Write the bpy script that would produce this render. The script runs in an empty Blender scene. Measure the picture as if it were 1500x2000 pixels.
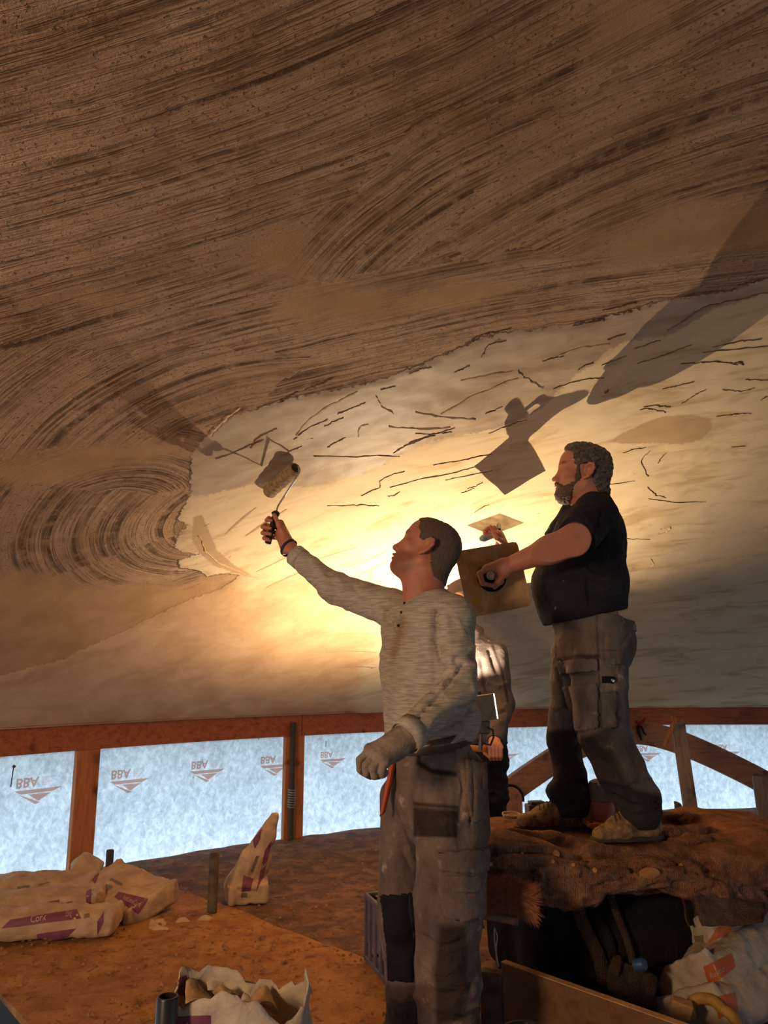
import bpy, bmesh, math, random
import numpy as np
from mathutils import Vector, Matrix
from mathutils.bvhtree import BVHTree

random.seed(7)
rng = np.random.default_rng(7)
C = bpy.context.scene.collection
SC = bpy.context.scene

# ------------------------------------------------------------------ camera
EYE = np.array([0.0, 0.0, 1.27]); PITCH = math.radians(11.5); FPX = 1500.0
cd = bpy.data.cameras.new('camera'); cam = bpy.data.objects.new('camera', cd); C.objects.link(cam)
cd.sensor_fit = 'HORIZONTAL'; cd.sensor_width = 36.0; cd.lens = 36.0 * FPX / 1500.0
cd.clip_start = 0.05; cd.clip_end = 200
cam.location = EYE; cam.rotation_euler = (math.pi / 2 + PITCH, 0, 0)
SC.camera = cam

# ------------------------------------------------------------------ world, lights, exposure
w = bpy.data.worlds.new('sky'); SC.world = w; w.use_nodes = True
nt = w.node_tree; bg = nt.nodes['Background']
bg.inputs[0].default_value = (0.63, 0.81, 1.0, 1); bg.inputs[1].default_value = 1.6
SC.view_settings.view_transform = 'Standard'; SC.view_settings.look = 'None'
SC.view_settings.gamma = 1.0; SC.view_settings.use_curve_mapping = False
SC.view_settings.exposure = 0.68
SC.cycles.use_denoising = True
SC.cycles.max_bounces = 6; SC.cycles.diffuse_bounces = 4; SC.cycles.transmission_bounces = 4
SC.cycles.use_adaptive_sampling = True; SC.cycles.adaptive_threshold = 0.025

def lamp(name, kind, loc, energy, color, size=0.1, target=None, spot=None, blend=0.3, size_y=None):
    d = bpy.data.lights.new(name, kind); d.energy = energy; d.color = color
    if kind == 'AREA':
        d.size = size
        if size_y: d.shape = 'RECTANGLE'; d.size_y = size_y
    else: d.shadow_soft_size = size
    if kind == 'SPOT': d.spot_size = spot; d.spot_blend = blend
    o = bpy.data.objects.new(name, d); C.objects.link(o); o.location = loc
    if target is not None:
        o.rotation_euler = (Vector(target) - Vector(loc)).to_track_quat('-Z', 'Y').to_euler()
    return o

WARM = (1.0, 0.77, 0.48)
# unseen warm fill lamp added behind the camera, brightening floor, beam and men
lamp('fill_lamp_behind', 'AREA', (-2.2, -0.3, 1.6), 46.0, (1.0, 0.70, 0.42), 0.5, (-1.0, 4.0, 0.2))

# ------------------------------------------------------------------ pixel -> place helpers
cP, sP = math.cos(PITCH), math.sin(PITCH)
def ray(px, py):
    a = (px - 750) / FPX; b = (1000 - py) / FPX
    return np.array([a, cP - b * sP, sP + b * cP])
def at(px, py, Y):
    d = ray(px, py); return EYE + d * (Y / d[1])
def onz(px, py, z=0.0):
    d = ray(px, py); return EYE + d * ((z - EYE[2]) / d[2])
def proj(V):
    V = np.asarray(V, float).reshape(-1, 3) - EYE
    dep = V[:, 1] * cP + V[:, 2] * sP; up = -V[:, 1] * sP + V[:, 2] * cP
    return np.c_[750 + FPX * V[:, 0] / dep, 1000 - FPX * up / dep]
RC = np.array([3.45, 0.05]); RR = 7.45; RS = 13.8; ZT = 0.90; ZB = 0.75
_h0 = math.sqrt(RS**2 - RR**2)
def dome_z(x, y):
    r2 = (np.asarray(x) - RC[0])**2 + (np.asarray(y) - RC[1])**2
    return ZT + np.sqrt(np.maximum(RS**2 - r2, 0)) - _h0
def dome(px, py, off=0.0):
    d = ray(px, py); lo, hi = 0.2, 14.0
    for t in np.arange(0.2, 14, 0.05):
        p = EYE + d * t
        if p[2] > dome_z(p[0], p[1]) - off: hi = t; lo = t - 0.05; break
    for _ in range(30):
        m = (lo + hi) / 2; p = EYE + d * m
        if p[2] > dome_z(p[0], p[1]) - off: hi = m
        else: lo = m
    return EYE + d * hi
def cyl(px, py, r):
    d = ray(px, py); o = EYE[:2] - RC; dd = d[:2]
    a = dd @ dd; b = 2 * o @ dd; c = o @ o - r * r
    t = (-b + math.sqrt(b * b - 4 * a * c)) / (2 * a)
    return EYE + d * t
def nrm(v): v = np.asarray(v, float); return v / np.linalg.norm(v)
def srgb(r, g, b):
    def f(c):
        c /= 255.0
        return c / 12.92 if c <= 0.04045 else ((c + 0.055) / 1.055)**2.4
    return (f(r), f(g), f(b))

# ------------------------------------------------------------------ objects
def tag(o, label=None, cat=None, group=None, kind=None):
    if label: o['label'] = label
    if cat: o['category'] = cat
    if group: o['group'] = group
    if kind: o['kind'] = kind
    return o
def empty(name, loc, label=None, cat=None, group=None, kind=None):
    o = bpy.data.objects.new(name, None); C.objects.link(o); o.location = Vector(loc); o.empty_display_size = 0.1
    return tag(o, label, cat, group, kind)
def base_of(o):
    b = np.zeros(3)
    while o is not None: b += np.array(o.location); o = o.parent
    return b
def mk(name, V, F, mat, parent=None, smooth=False, loc=None, attrs=None, **kw):
    V = np.asarray(V, float)
    base = base_of(parent)
    if loc is not None and parent is None: base = np.asarray(loc, float)
    me = bpy.data.meshes.new(name)
    if isinstance(F, np.ndarray): F = F.tolist()
    me.from_pydata((V - base).tolist(), [], F); me.update()
    if mat is not None:
        for m in (mat if isinstance(mat, (list, tuple)) else [mat]): me.materials.append(m)
    if smooth: me.polygons.foreach_set('use_smooth', [True] * len(me.polygons))
    for k, a in (attrs or {}).items():
        a = np.asarray(a, np.float32)
        if a.ndim == 1: at_ = me.attributes.new(k, 'FLOAT', 'POINT'); at_.data.foreach_set('value', a)
        elif a.shape[1] == 4: at_ = me.attributes.new(k, 'FLOAT_COLOR', 'POINT'); at_.data.foreach_set('color', a.ravel())
    if mat is not None and not isinstance(mat, (list, tuple)) and mat.name in VCOL and not (attrs or {}).get('col') is not None:
        at_ = me.attributes.new('col', 'FLOAT_COLOR', 'POINT'); at_.data.foreach_set('color', np.ones(4 * len(me.vertices), np.float32))
    o = bpy.data.objects.new(name, me); C.objects.link(o)
    if parent is not None: o.parent = parent
    elif loc is not None: o.location = Vector(loc)
    return tag(o, **kw)

VCOL = set()
class MB:
    def __init__(s): s.v = []; s.f = []
    def add(s, V, F):
        n = len(s.v); s.v += [tuple(map(float, p)) for p in V]; s.f += [tuple(int(i) + n for i in f) for f in F]; return s
    def box(s, c, size, R=None, bev=0.0, seg=1, jit=0.0):
        bm = bmesh.new(); bmesh.ops.create_cube(bm, size=1.0)
        for v in bm.verts: v.co = Vector((v.co.x * size[0], v.co.y * size[1], v.co.z * size[2]))
        if bev > 0: bmesh.ops.bevel(bm, geom=list(bm.edges), offset=bev, segments=seg, affect='EDGES', profile=0.6)
        bm.verts.ensure_lookup_table(); bm.verts.index_update()
        R = np.eye(3) if R is None else np.asarray(R)
        V = np.array([v.co[:] for v in bm.verts])
        if jit: V += rng.normal(0, jit, V.shape)
        F = [[v.index for v in f.verts] for f in bm.faces]; bm.free()
        return s.add(V @ R + np.asarray(c), F)      # rows of R = local axes in the world
    def tube(s, pts, r, n=10, cap=True, squash=None, closed=False):
        P = np.asarray(pts, float); m = len(P)
        r = np.full(m, r) if np.isscalar(r) else np.asarray(r, float)
        T = np.gradient(P, axis=0) if not closed else np.roll(P, -1, 0) - np.roll(P, 1, 0)
        T /= np.linalg.norm(T, axis=1)[:, None] + 1e-12
        ref = np.array([0, 0, 1.0]) if abs(T[0][2]) < 0.9 else np.array([1.0, 0, 0])
        N = np.cross(T[0], ref); N /= np.linalg.norm(N); V = []
        for i in range(m):
            N = N - T[i] * (N @ T[i]); N /= np.linalg.norm(N) + 1e-12
            B = np.cross(T[i], N)
            for k in range(n):
                a = 2 * math.pi * k / n
                V.append(P[i] + r[i] * (N * math.cos(a) + B * math.sin(a) * (squash or 1.0)))
        F = []
        for i in range(m if closed else m - 1):
            for k in range(n):
                a, b = i * n + k, i * n + (k + 1) % n
                c, d = ((i + 1) % m) * n + (k + 1) % n, ((i + 1) % m) * n + k
                F.append((a, b, c, d))
        if cap and not closed: F.append(tuple(range(n - 1, -1, -1))); F.append(tuple(range((m - 1) * n, m * n)))
        return s.add(V, F)
    def lathe(s, prof, c, axis=(0, 0, 1), n=24):
        ax = nrm(axis); ref = np.array([1.0, 0, 0]) if abs(ax[0]) < 0.9 else np.array([0, 1.0, 0])
        u = nrm(np.cross(ax, ref)); v = np.cross(ax, u); V = []; F = []
        for (r, z) in prof:
            for k in range(n):
                a = 2 * math.pi * k / n
                V.append(np.asarray(c) + ax * z + r * (u * math.cos(a) + v * math.sin(a)))
        for i in range(len(prof) - 1):
            for k in range(n):
                F.append((i * n + k, i * n + (k + 1) % n, (i + 1) * n + (k + 1) % n, (i + 1) * n + k))
        return s.add(V, F)
    def build(s, name, mat, parent=None, smooth=False, loc=None, **kw):
        o = mk(name, s.v, s.f, mat, parent, False, loc, **kw)
        if smooth:
            me = o.data; me.polygons.foreach_set('use_smooth', [True] * len(me.polygons))
            me.set_sharp_from_angle(angle=math.radians(45))
        return o
def axes_from(x=None, z=None):
    """rows: local x, y, z in the world"""
    z = nrm(z); x = np.asarray(x, float); x = nrm(x - z * (x @ z)); return np.array([x, np.cross(z, x), z])

# ------------------------------------------------------------------ materials
class NT:
    def __init__(s, name):
        s.m = bpy.data.materials.new(name); s.m.use_nodes = True; s.t = s.m.node_tree
        s.b = s.t.nodes['Principled BSDF']; s.out = s.t.nodes['Material Output']
    def n(s, typ, **kw):
        nd = s.t.nodes.new(typ)
        for k, v in kw.items(): setattr(nd, k, v)
        return nd
    def l(s, a, b): s.t.links.new(a, b)
    def setin(s, sock, v):
        if hasattr(v, 'is_output') or isinstance(v, bpy.types.NodeSocket): s.l(v, sock)
        else: sock.default_value = v
    def coord(s, which='Object', scale=(1, 1, 1), rot=(0, 0, 0)):
        tc = s.n('ShaderNodeTexCoord'); mp = s.n('ShaderNodeMapping')
        mp.inputs['Scale'].default_value = scale; mp.inputs['Rotation'].default_value = rot
        s.l(tc.outputs[which], mp.inputs['Vector']); return mp.outputs[0]
    def noise(s, vec, scale, detail=3, rough=0.55, dist=0.0):
        nd = s.n('ShaderNodeTexNoise'); s.l(vec, nd.inputs['Vector'])
        nd.inputs['Scale'].default_value = scale; nd.inputs['Detail'].default_value = detail
        nd.inputs['Roughness'].default_value = rough; nd.inputs['Distortion'].default_value = dist
        return nd.outputs['Fac']
    def ramp(s, fac, stops, interp='LINEAR'):
        r = s.n('ShaderNodeValToRGB'); s.l(fac, r.inputs[0]); e = r.color_ramp.elements; r.color_ramp.interpolation = interp
        while len(e) > 1: e.remove(e[-1])
        e[0].position = stops[0][0]; e[0].color = (*stops[0][1], 1) if len(stops[0][1]) == 3 else stops[0][1]
        for p, c in stops[1:]:
            x = e.new(p); x.color = (*c, 1) if len(c) == 3 else c
        return r.outputs[0]
    def ss(s, v, a, b):
        mr = s.n('ShaderNodeMapRange', interpolation_type='SMOOTHSTEP'); s.setin(mr.inputs[0], v)
        mr.inputs[1].default_value = a; mr.inputs[2].default_value = b; return mr.outputs[0]
    def math(s, op, a, b=0.0):
        m = s.n('ShaderNodeMath', operation=op); s.setin(m.inputs[0], a); s.setin(m.inputs[1], b); return m.outputs[0]
    def mix(s, fac, a, b, mode='MIX'):
        m = s.n('ShaderNodeMix', data_type='RGBA', blend_type=mode)
        s.setin(m.inputs[0], fac)
        for sock, v in ((m.inputs[6], a), (m.inputs[7], b)):
            if isinstance(v, (tuple, list)): sock.default_value = (*v, 1) if len(v) == 3 else v
            else: s.l(v, sock)
        return m.outputs[2]
    def attr(s, name): return s.n('ShaderNodeAttribute', attribute_name=name)
    def bump(s, h, dist, strength=1.0, prev=None):
        b = s.n('ShaderNodeBump'); b.inputs['Strength'].default_value = strength; b.inputs['Distance'].default_value = dist
        s.l(h, b.inputs['Height'])
        if prev is not None: s.l(prev, b.inputs['Normal'])
        return b.outputs[0]
    def done(s, color, rough=0.8, normal=None, metal=0.0, spec=0.3):
        s.setin(s.b.inputs['Base Color'], (*color, 1) if isinstance(color, tuple) and len(color) == 3 else color)
        s.setin(s.b.inputs['Roughness'], rough); s.b.inputs['Metallic'].default_value = metal
        s.b.inputs['Specular IOR Level'].default_value = spec
        if normal is not None: s.l(normal, s.b.inputs['Normal'])
        return s.m
def mat(name, c1, c2=None, scale=20, rough=0.8, bump=0.0, bscale=None, metal=0.0, detail=4, st=(1, 1, 1), lo=0.35, hi=0.65, spec=0.3, vcol=False, dist=0.0):
    k = NT(name); co = k.coord('Object', st)
    c2 = c2 or tuple(x * 0.75 for x in c1)
    f = k.noise(co, scale, detail, dist=dist); col = k.ramp(f, [(lo, c2), (hi, c1)])
    if vcol: col = k.mix(1.0, col, k.attr('col').outputs[0], 'MULTIPLY')
    nr = None
    if bump: nr = k.bump(k.noise(co, bscale or scale * 4, 4), bump)
    return k.done(col, rough, nr, metal, spec)
def wood(name, c1, c2, along='Z', scale=1.0, rough=0.65):
    k = NT(name); s = {'X': (1.2, 14, 14), 'Y': (14, 1.2, 14), 'Z': (14, 14, 1.2)}[along]
    co = k.coord('Object', tuple(x * scale for x in s))
    g = k.noise(co, 3.0, 6, 0.6, 0.8); kn = k.noise(k.coord('Object', (3, 3, 3)), 1.6, 3)
    col = k.ramp(g, [(0.28, c2), (0.5, c1), (0.75, tuple(min(1, x * 1.25) for x in c1))])
    col = k.mix(k.ss(kn, 0.56, 0.72), col, tuple(x * 0.45 for x in c2))
    return k.done(col, rough, k.bump(g, 0.0015))
def skin_mat(name, base):
    VCOL.add(name); k = NT(name); co = k.coord('Object')
    f = k.noise(co, 22, 4); col = k.ramp(f, [(0.3, tuple(x * 0.82 for x in base)), (0.7, base)])
    col = k.mix(1.0, col, k.attr('col').outputs[0], 'MULTIPLY')
    k.b.inputs['Subsurface Weight'].default_value = 0.12
    k.b.inputs['Subsurface Radius'].default_value = (0.012, 0.005, 0.003); k.b.inputs['Subsurface Scale'].default_value = 1.0
    return k.done(col, 0.5, k.bump(k.noise(co, 400, 2), 0.0006), 0, 0.4)
# ------------------------------------------------------------------ soft-form modelling (numpy distance fields -> one quad surface)
def smin(a, b, k):
    if k <= 0: return np.minimum(a, b)
    h = np.maximum(k - np.abs(a - b), 0) / k
    return np.minimum(a, b) - h * h * k * 0.25
class Field:
    def __init__(s, lo, hi, h):
        s.h = h; s.lo = np.asarray(lo, float); s.n = np.maximum(np.ceil((np.asarray(hi) - s.lo) / h).astype(int) + 1, 2)
        s.D = np.full(tuple(s.n), 1.0, np.float32)
        s.ax = [(s.lo[i] + h * np.arange(s.n[i])).astype(np.float32) for i in range(3)]
    def _sl(s, lo, hi):
        a = np.clip(np.floor((lo - s.lo) / s.h).astype(int), 0, s.n - 1); b = np.clip(np.ceil((hi - s.lo) / s.h).astype(int) + 1, 1, s.n)
        sl = tuple(slice(int(x), int(y)) for x, y in zip(a, b))
        g = [s.ax[i][sl[i]] for i in range(3)]
        return sl, g[0][:, None, None], g[1][None, :, None], g[2][None, None, :]
    def put(s, lo, hi, fn, k, op):
        m = k + 4 * s.h
        sl, X, Y, Z = s._sl(np.asarray(lo) - m, np.asarray(hi) + m)
        d = fn(X, Y, Z)
        if op == 'u': s.D[sl] = smin(s.D[sl], d, k)
        else: s.D[sl] = -smin(-s.D[sl], d, k)
        return s
    def cone(s, a, b, ra, rb, k=0.02, op='u'):
        a, b = np.asarray(a, float), np.asarray(b, float); ab = b - a; L2 = ab @ ab + 1e-12; r = max(ra, rb)
        def fn(X, Y, Z):
            x, y, z = X - a[0], Y - a[1], Z - a[2]
            t = np.clip((x * ab[0] + y * ab[1] + z * ab[2]) / L2, 0, 1)
            return np.sqrt((x - t * ab[0])**2 + (y - t * ab[1])**2 + (z - t * ab[2])**2) - (ra + t * (rb - ra))
        return s.put(np.minimum(a, b) - r, np.maximum(a, b) + r, fn, k, op)
    def chain(s, pts, rs, k=0.02, op='u'):
        if np.isscalar(rs): rs = [rs] * len(pts)
        for i in range(len(pts) - 1): s.cone(pts[i], pts[i + 1], rs[i], rs[i + 1], k, op)
        return s
    def ecap(s, a, b, wa, wb, u, k=0.03, op='u'):
        """tapered capsule with elliptic section; wa, wb = (half width along u, half depth)"""
        a, b = np.asarray(a, float), np.asarray(b, float); L = np.linalg.norm(b - a); n = (b - a) / L
        u = np.asarray(u, float); u = nrm(u - n * (u @ n)); v = np.cross(n, u); r = max(*wa, *wb)
        def fn(X, Y, Z):
            x, y, z = X - a[0], Y - a[1], Z - a[2]
            d = x * n[0] + y * n[1] + z * n[2]; t = np.clip(d / L, 0, 1); e = d - t * L
            W = wa[0] + t * (wb[0] - wa[0]); H = wa[1] + t * (wb[1] - wa[1]); M = 0.5 * (W + H)
            pu = x * u[0] + y * u[1] + z * u[2]; pv = x * v[0] + y * v[1] + z * v[2]
            q = np.sqrt((pu / W)**2 + (pv / H)**2 + (e / M)**2); g = np.sqrt((pu / W**2)**2 + (pv / H**2)**2 + (e / M**2)**2) + 1e-9
            return q * (q - 1) / g
        return s.put(np.minimum(a, b) - r, np.maximum(a, b) + r, fn, k, op)
    def ell(s, c, rad, R=None, k=0.02, op='u'):
        c = np.asarray(c, float); R = np.eye(3) if R is None else np.asarray(R); r = max(rad)
        def fn(X, Y, Z):
            x, y, z = X - c[0], Y - c[1], Z - c[2]; q = 0; g = 0
            for i in range(3):
                p = x * R[i][0] + y * R[i][1] + z * R[i][2]
                q = q + (p / rad[i])**2; g = g + (p / rad[i]**2)**2
            q = np.sqrt(q); return q * (q - 1) / (np.sqrt(g) + 1e-9)
        return s.put(c - r, c + r, fn, k, op)
    def box(s, c, half, R=None, rnd=0.01, k=0.01, op='u'):
        c = np.asarray(c, float); R = np.eye(3) if R is None else np.asarray(R); r = float(np.linalg.norm(half))
        def fn(X, Y, Z):
            x, y, z = X - c[0], Y - c[1], Z - c[2]; o = 0; mx = -1e9
            for i in range(3):
                q = np.abs(x * R[i][0] + y * R[i][1] + z * R[i][2]) - (half[i] - rnd)
                o = o + np.maximum(q, 0)**2; mx = np.maximum(mx, q)
            return np.sqrt(o) + np.minimum(mx, 0) - rnd
        return s.put(c - r, c + r, fn, k, op)
    def cut(s, p, n, k=0.0):
        """keep the side the normal n points away from"""
        n = nrm(n); d = (s.ax[0][:, None, None] - p[0]) * n[0] + (s.ax[1][None, :, None] - p[1]) * n[1] + (s.ax[2][None, None, :] - p[2]) * n[2]
        s.D = -smin(-s.D, -d, k) if k > 0 else np.maximum(s.D, d); return s
    def union(s, other, k=0.0): s.D = smin(s.D, other.D, k); return s
    def copy(s, off=0.0):
        o = Field.__new__(Field); o.h, o.lo, o.n, o.ax = s.h, s.lo, s.n, s.ax; o.D = s.D - off; return o
    def mesh(s):
        D = s.D; D[0] = D[-1] = 1; D[:, 0] = D[:, -1] = 1; D[:, :, 0] = D[:, :, -1] = 1
        I = D < 0; n0, n1, n2 = D.shape
        cnt = np.zeros((n0 - 1, n1 - 1, n2 - 1), np.int8)
        for dx in (0, 1):
            for dy in (0, 1):
                for dz in (0, 1): cnt += I[dx:n0 - 1 + dx, dy:n1 - 1 + dy, dz:n2 - 1 + dz]
        cells = np.argwhere((cnt > 0) & (cnt < 8))
        idx = np.full(cnt.shape, -1, np.int32); idx[tuple(cells.T)] = np.arange(len(cells))
        acc = np.zeros((len(cells), 3)); num = np.zeros(len(cells))
        cor = [(a, b, c) for a in (0, 1) for b in (0, 1) for c in (0, 1)]
        val = {c: D[cells[:, 0] + c[0], cells[:, 1] + c[1], cells[:, 2] + c[2]] for c in cor}
        for c in cor:
            for axn in range(3):
                if c[axn]: continue
                e = list(c); e[axn] = 1; e = tuple(e); va, vb = val[c], val[e]
                x = (va < 0) != (vb < 0); t = np.where(x, va / np.where(x, va - vb, 1), 0)
                p = np.zeros((len(cells), 3)); p += c; p[:, axn] += t
                acc[x] += p[x]; num[x] += 1
        V = s.lo + s.h * (cells + acc / num[:, None]); F = []
        for axn in range(3):
            sl0 = [slice(1, -1)] * 3; sl1 = [slice(1, -1)] * 3
            sl0[axn] = slice(0, -1); sl1[axn] = slice(1, None)
            A = I[tuple(sl0)]; B = I[tuple(sl1)]; E = np.argwhere(A != B)
            if not len(E): continue
            flip = A[tuple(E.T)]; off = np.ones(3, int); off[axn] = 0; E = E + off
            b, c = (axn + 1) % 3, (axn + 2) % 3
            def cell(db, dc):
                q = E.copy(); q[:, b] -= db; q[:, c] -= dc; return idx[tuple(q.T)]
            Q = np.stack([cell(1, 1), cell(0, 1), cell(0, 0), cell(1, 0)], 1)
            Q[~flip] = Q[~flip][:, ::-1]; F.append(Q)
        F = np.concatenate(F); F = F[(F >= 0).all(1)]
        return V, F
def vnormals(V, F):
    n = np.cross(V[F[:, 2]] - V[F[:, 0]], V[F[:, 3]] - V[F[:, 1]]); N = np.zeros_like(V)
    for i in range(4): np.add.at(N, F[:, i], n)
    return N / (np.linalg.norm(N, axis=1)[:, None] + 1e-12)
def relax(V, F, it=2, lam=0.5):
    E = np.concatenate([F[:, [0, 1]], F[:, [1, 2]], F[:, [2, 3]], F[:, [3, 0]]])
    deg = np.bincount(E[:, 0], minlength=len(V)).astype(float)[:, None] + 1e-9
    for _ in range(it):
        A = np.zeros_like(V)
        for i in range(3): A[:, i] = np.bincount(E[:, 0], V[E[:, 1], i], minlength=len(V))
        V = V + lam * (A / deg - V)
    return V
_perm = np.random.default_rng(3).permutation(256); _perm = np.concatenate([_perm, _perm, _perm])
_val = np.random.default_rng(4).uniform(-1, 1, 1024)
def vnoise(P, scale=1.0, octaves=1, seed=0):
    P = np.asarray(P, float) * scale + seed * 17.31; out = np.zeros(len(P)); amp = 1.0
    for o in range(octaves):
        Q = P * (2**o) + o * 5.7; i = np.floor(Q).astype(int); f = Q - i; f = f * f * (3 - 2 * f); i &= 255; r = 0
        for dx in (0, 1):
            for dy in (0, 1):
                for dz in (0, 1):
                    h = _val[_perm[_perm[_perm[(i[:, 0] + dx) & 255] + ((i[:, 1] + dy) & 255)] + ((i[:, 2] + dz) & 255)]]
                    r = r + h * (f[:, 0] if dx else 1 - f[:, 0]) * (f[:, 1] if dy else 1 - f[:, 1]) * (f[:, 2] if dz else 1 - f[:, 2])
        out += amp * r; amp *= 0.5
    return out
def bvh_of(V, F): return BVHTree.FromPolygons([tuple(p) for p in V], [tuple(f) for f in F])
def hit(bvh, px, py):
    d = ray(px, py); r = bvh.ray_cast(Vector(EYE), Vector(nrm(d)))
    return None if r[0] is None else (np.array(r[0]), np.array(r[1]))
def segdist(V, a, b):
    ab = b - a; t = np.clip(((V - a) @ ab) / (ab @ ab + 1e-12), 0, 1); return np.linalg.norm(V - a - t[:, None] * ab, axis=1)
def folds(V, F, lines):
    """press creases (amp < 0) or raise folds (amp > 0) along lines that are picked on the surface: (pixels, amp, width)"""
    B = bvh_of(V, F); N = vnormals(V, F); D = np.zeros(len(V))
    for px, amp, wd in lines:
        H = [hit(B, *p) for p in px]; H = [h[0] for h in H if h is not None]
        for a, b in zip(H[:-1], H[1:]):
            if np.linalg.norm(a - b) > 0.35: continue
            d = segdist(V, a, b); g = amp * np.exp(-(d / wd)**2)
            D = np.where(np.abs(g) > np.abs(D), np.where(D * g < 0, D + g, g), D)
    return V + N * D[:, None]
def patch(V, F, poly, off, thick=0.003, facing=-0.15, parent=None, name='patch', mat=None, lift=None, **kw):
    """a piece of cloth sewn on the surface inside a pixel outline, with its own thickness"""
    N = vnormals(V, F); P = proj(V); poly = np.asarray(poly, float)
    ins = inpoly(P, poly); vis = ((EYE - V) * N).sum(1) / np.linalg.norm(EYE - V, axis=1) > facing
    ok = ins & vis; FS = F[ok[F].all(1)]
    if len(FS) == 0: return None
    # nearest layer only
    u = np.unique(FS); mp = np.full(len(V), -1); mp[u] = np.arange(len(u)); n = len(u)
    A = V[u] + N[u] * off; Bv = V[u] - N[u] * thick; G = mp[FS]
    ed = {}
    for f in G:
        for i in range(4):
            a, b = int(f[i]), int(f[(i + 1) % 4])
            if (b, a) in ed: del ed[(b, a)]
            else: ed[(a, b)] = 1
    faces = [tuple(map(int, f)) for f in G] + [tuple(int(i) + n for i in f[::-1]) for f in G] + [(b, a, a + n, b + n) for a, b in ed]
    return mk(name, np.concatenate([A, Bv]), faces, mat, parent, True, **kw)
def inpoly(P, poly):
    x, y = P[:, 0], P[:, 1]; c = np.zeros(len(P), bool); m = len(poly); j = m - 1
    for i in range(m):
        xi, yi = poly[i]; xj, yj = poly[j]
        if yi != yj: c ^= ((yi > y) != (yj > y)) & (x < (xj - xi) * (y - yi) / (yj - yi) + xi)
        j = i
    return c
def polysd(P, poly):
    """signed distance, positive inside"""
    poly = np.asarray(poly, float); d = np.full(len(P), 1e9)
    for i in range(len(poly)):
        a, b = poly[i], poly[(i + 1) % len(poly)]; ab = b - a
        t = np.clip(((P - a) @ ab) / (ab @ ab + 1e-12), 0, 1); d = np.minimum(d, np.hypot(*(P - a - t[:, None] * ab).T))
    return np.where(inpoly(P, poly), d, -d)
def decal(bvh, quad, n, m, off, name, mat, parent, **kw):
    """flat print laid on a surface between four pixel corners (tl, tr, br, bl)"""
    q = np.asarray(quad, float); V = []; ok = []
    for j in range(m + 1):
        for i in range(n + 1):
            u, v = i / n, j / m
            p = (q[0] * (1 - u) + q[1] * u) * (1 - v) + (q[3] * (1 - u) + q[2] * u) * v
            h = hit(bvh, *p); ok.append(h is not None); V.append(np.zeros(3) if h is None else h[0] + h[1] * off * (1 if h[1] @ (EYE - h[0]) > 0 else -1))
    F = [(j * (n + 1) + i, (j + 1) * (n + 1) + i, (j + 1) * (n + 1) + i + 1, j * (n + 1) + i + 1) for j in range(m) for i in range(n)]
    F = [f for f in F if all(ok[k] for k in f)]
    if not F: return None
    used = sorted({k for f in F for k in f}); mp = {k: i for i, k in enumerate(used)}
    return mk(name, [V[k] for k in used], [tuple(mp[k] for k in f) for f in F], mat, parent, True, **kw)
def text_mesh(s, bold=0.0):
    """outline of words in a 1 x 1 box: verts (u right, v up)"""
    cu = bpy.data.curves.new('t', 'FONT'); cu.body = s; cu.size = 1; cu.offset = bold; cu.resolution_u = 2
    o = bpy.data.objects.new('t', cu); C.objects.link(o); dg = bpy.context.evaluated_depsgraph_get(); dg.update()
    me = bpy.data.meshes.new_from_object(o.evaluated_get(dg)); V = np.array([v.co[:2] for v in me.vertices]); F = [list(p.vertices) for p in me.polygons]
    bpy.data.objects.remove(o); bpy.data.curves.remove(cu); bpy.data.meshes.remove(me)
    V -= V.min(0); V /= V.max(0); return V, F
def text_on(bvh, s, quad, off, name, mat, parent, bold=0.0, **kw):
    V, F = text_mesh(s, bold); q = np.asarray(quad, float); W = []; ok = []
    for u, v in V:
        p = (q[0] * (1 - u) + q[1] * u) * v + (q[3] * (1 - u) + q[2] * u) * (1 - v)
        h = hit(bvh, *p); ok.append(h is not None); W.append(np.zeros(3) if h is None else h[0] + h[1] * off * (1 if h[1] @ (EYE - h[0]) > 0 else -1))
    F = [f for f in F if all(ok[k] for k in f)]
    if not F: return None
    return mk(name, W, F, mat, parent, **kw)
# ------------------------------------------------------------------ the shell: ceiling
def px_dome(poly):
    o = []
    for x, y in poly:
        if y > 1385: q = cyl(x, 1385, RR)[:2] - RC; o.append(RC + q * 1.25)       # past the rim
        else: o.append(dome(x, y)[:2])
    return np.array(o)
FIN = [(1600, 520), (1500, 548), (1440, 566), (1380, 578), (1300, 588), (1250, 601), (1180, 617), (1100, 633), (1000, 646), (930, 662), (860, 690), (800, 715), (750, 735),
       (700, 746), (650, 757), (600, 768), (560, 776), (520, 790), (480, 802), (440, 816), (412, 842), (388, 866), (375, 888), (371, 930), (373, 958), (362, 985),
       (350, 1000), (346, 1012), (368, 1022), (352, 1036), (340, 1066), (352, 1078), (388, 1084), (346, 1098), (352, 1112), (395, 1120), (405, 1128), (440, 1122), (470, 1124),
       (430, 1150), (360, 1175), (250, 1230), (120, 1290), (-80, 1340), (-200, 1425), (-200, 1500), (1700, 1500), (1700, 900)]
WET = [(1600, 545), (1500, 574), (1450, 588), (1400, 602), (1365, 622), (1330, 640), (1290, 655), (1220, 664), (1190, 676), (1165, 700), (1130, 722), (1090, 760), (1060, 795),
       (1000, 826), (940, 840), (890, 846), (830, 862), (775, 882), (745, 905), (700, 925), (640, 938), (590, 948), (520, 938), (450, 950), (400, 962), (360, 966),
       (340, 900), (360, 850), (440, 800), (560, 760), (750, 720), (930, 640), (1250, 580), (1500, 530)]
SMO = [(-300, 1120), (0, 1125), (120, 1135), (240, 1150), (330, 1150), (420, 1135), (500, 1130), (760, 1130), (800, 1500), (-300, 1500)]
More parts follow.
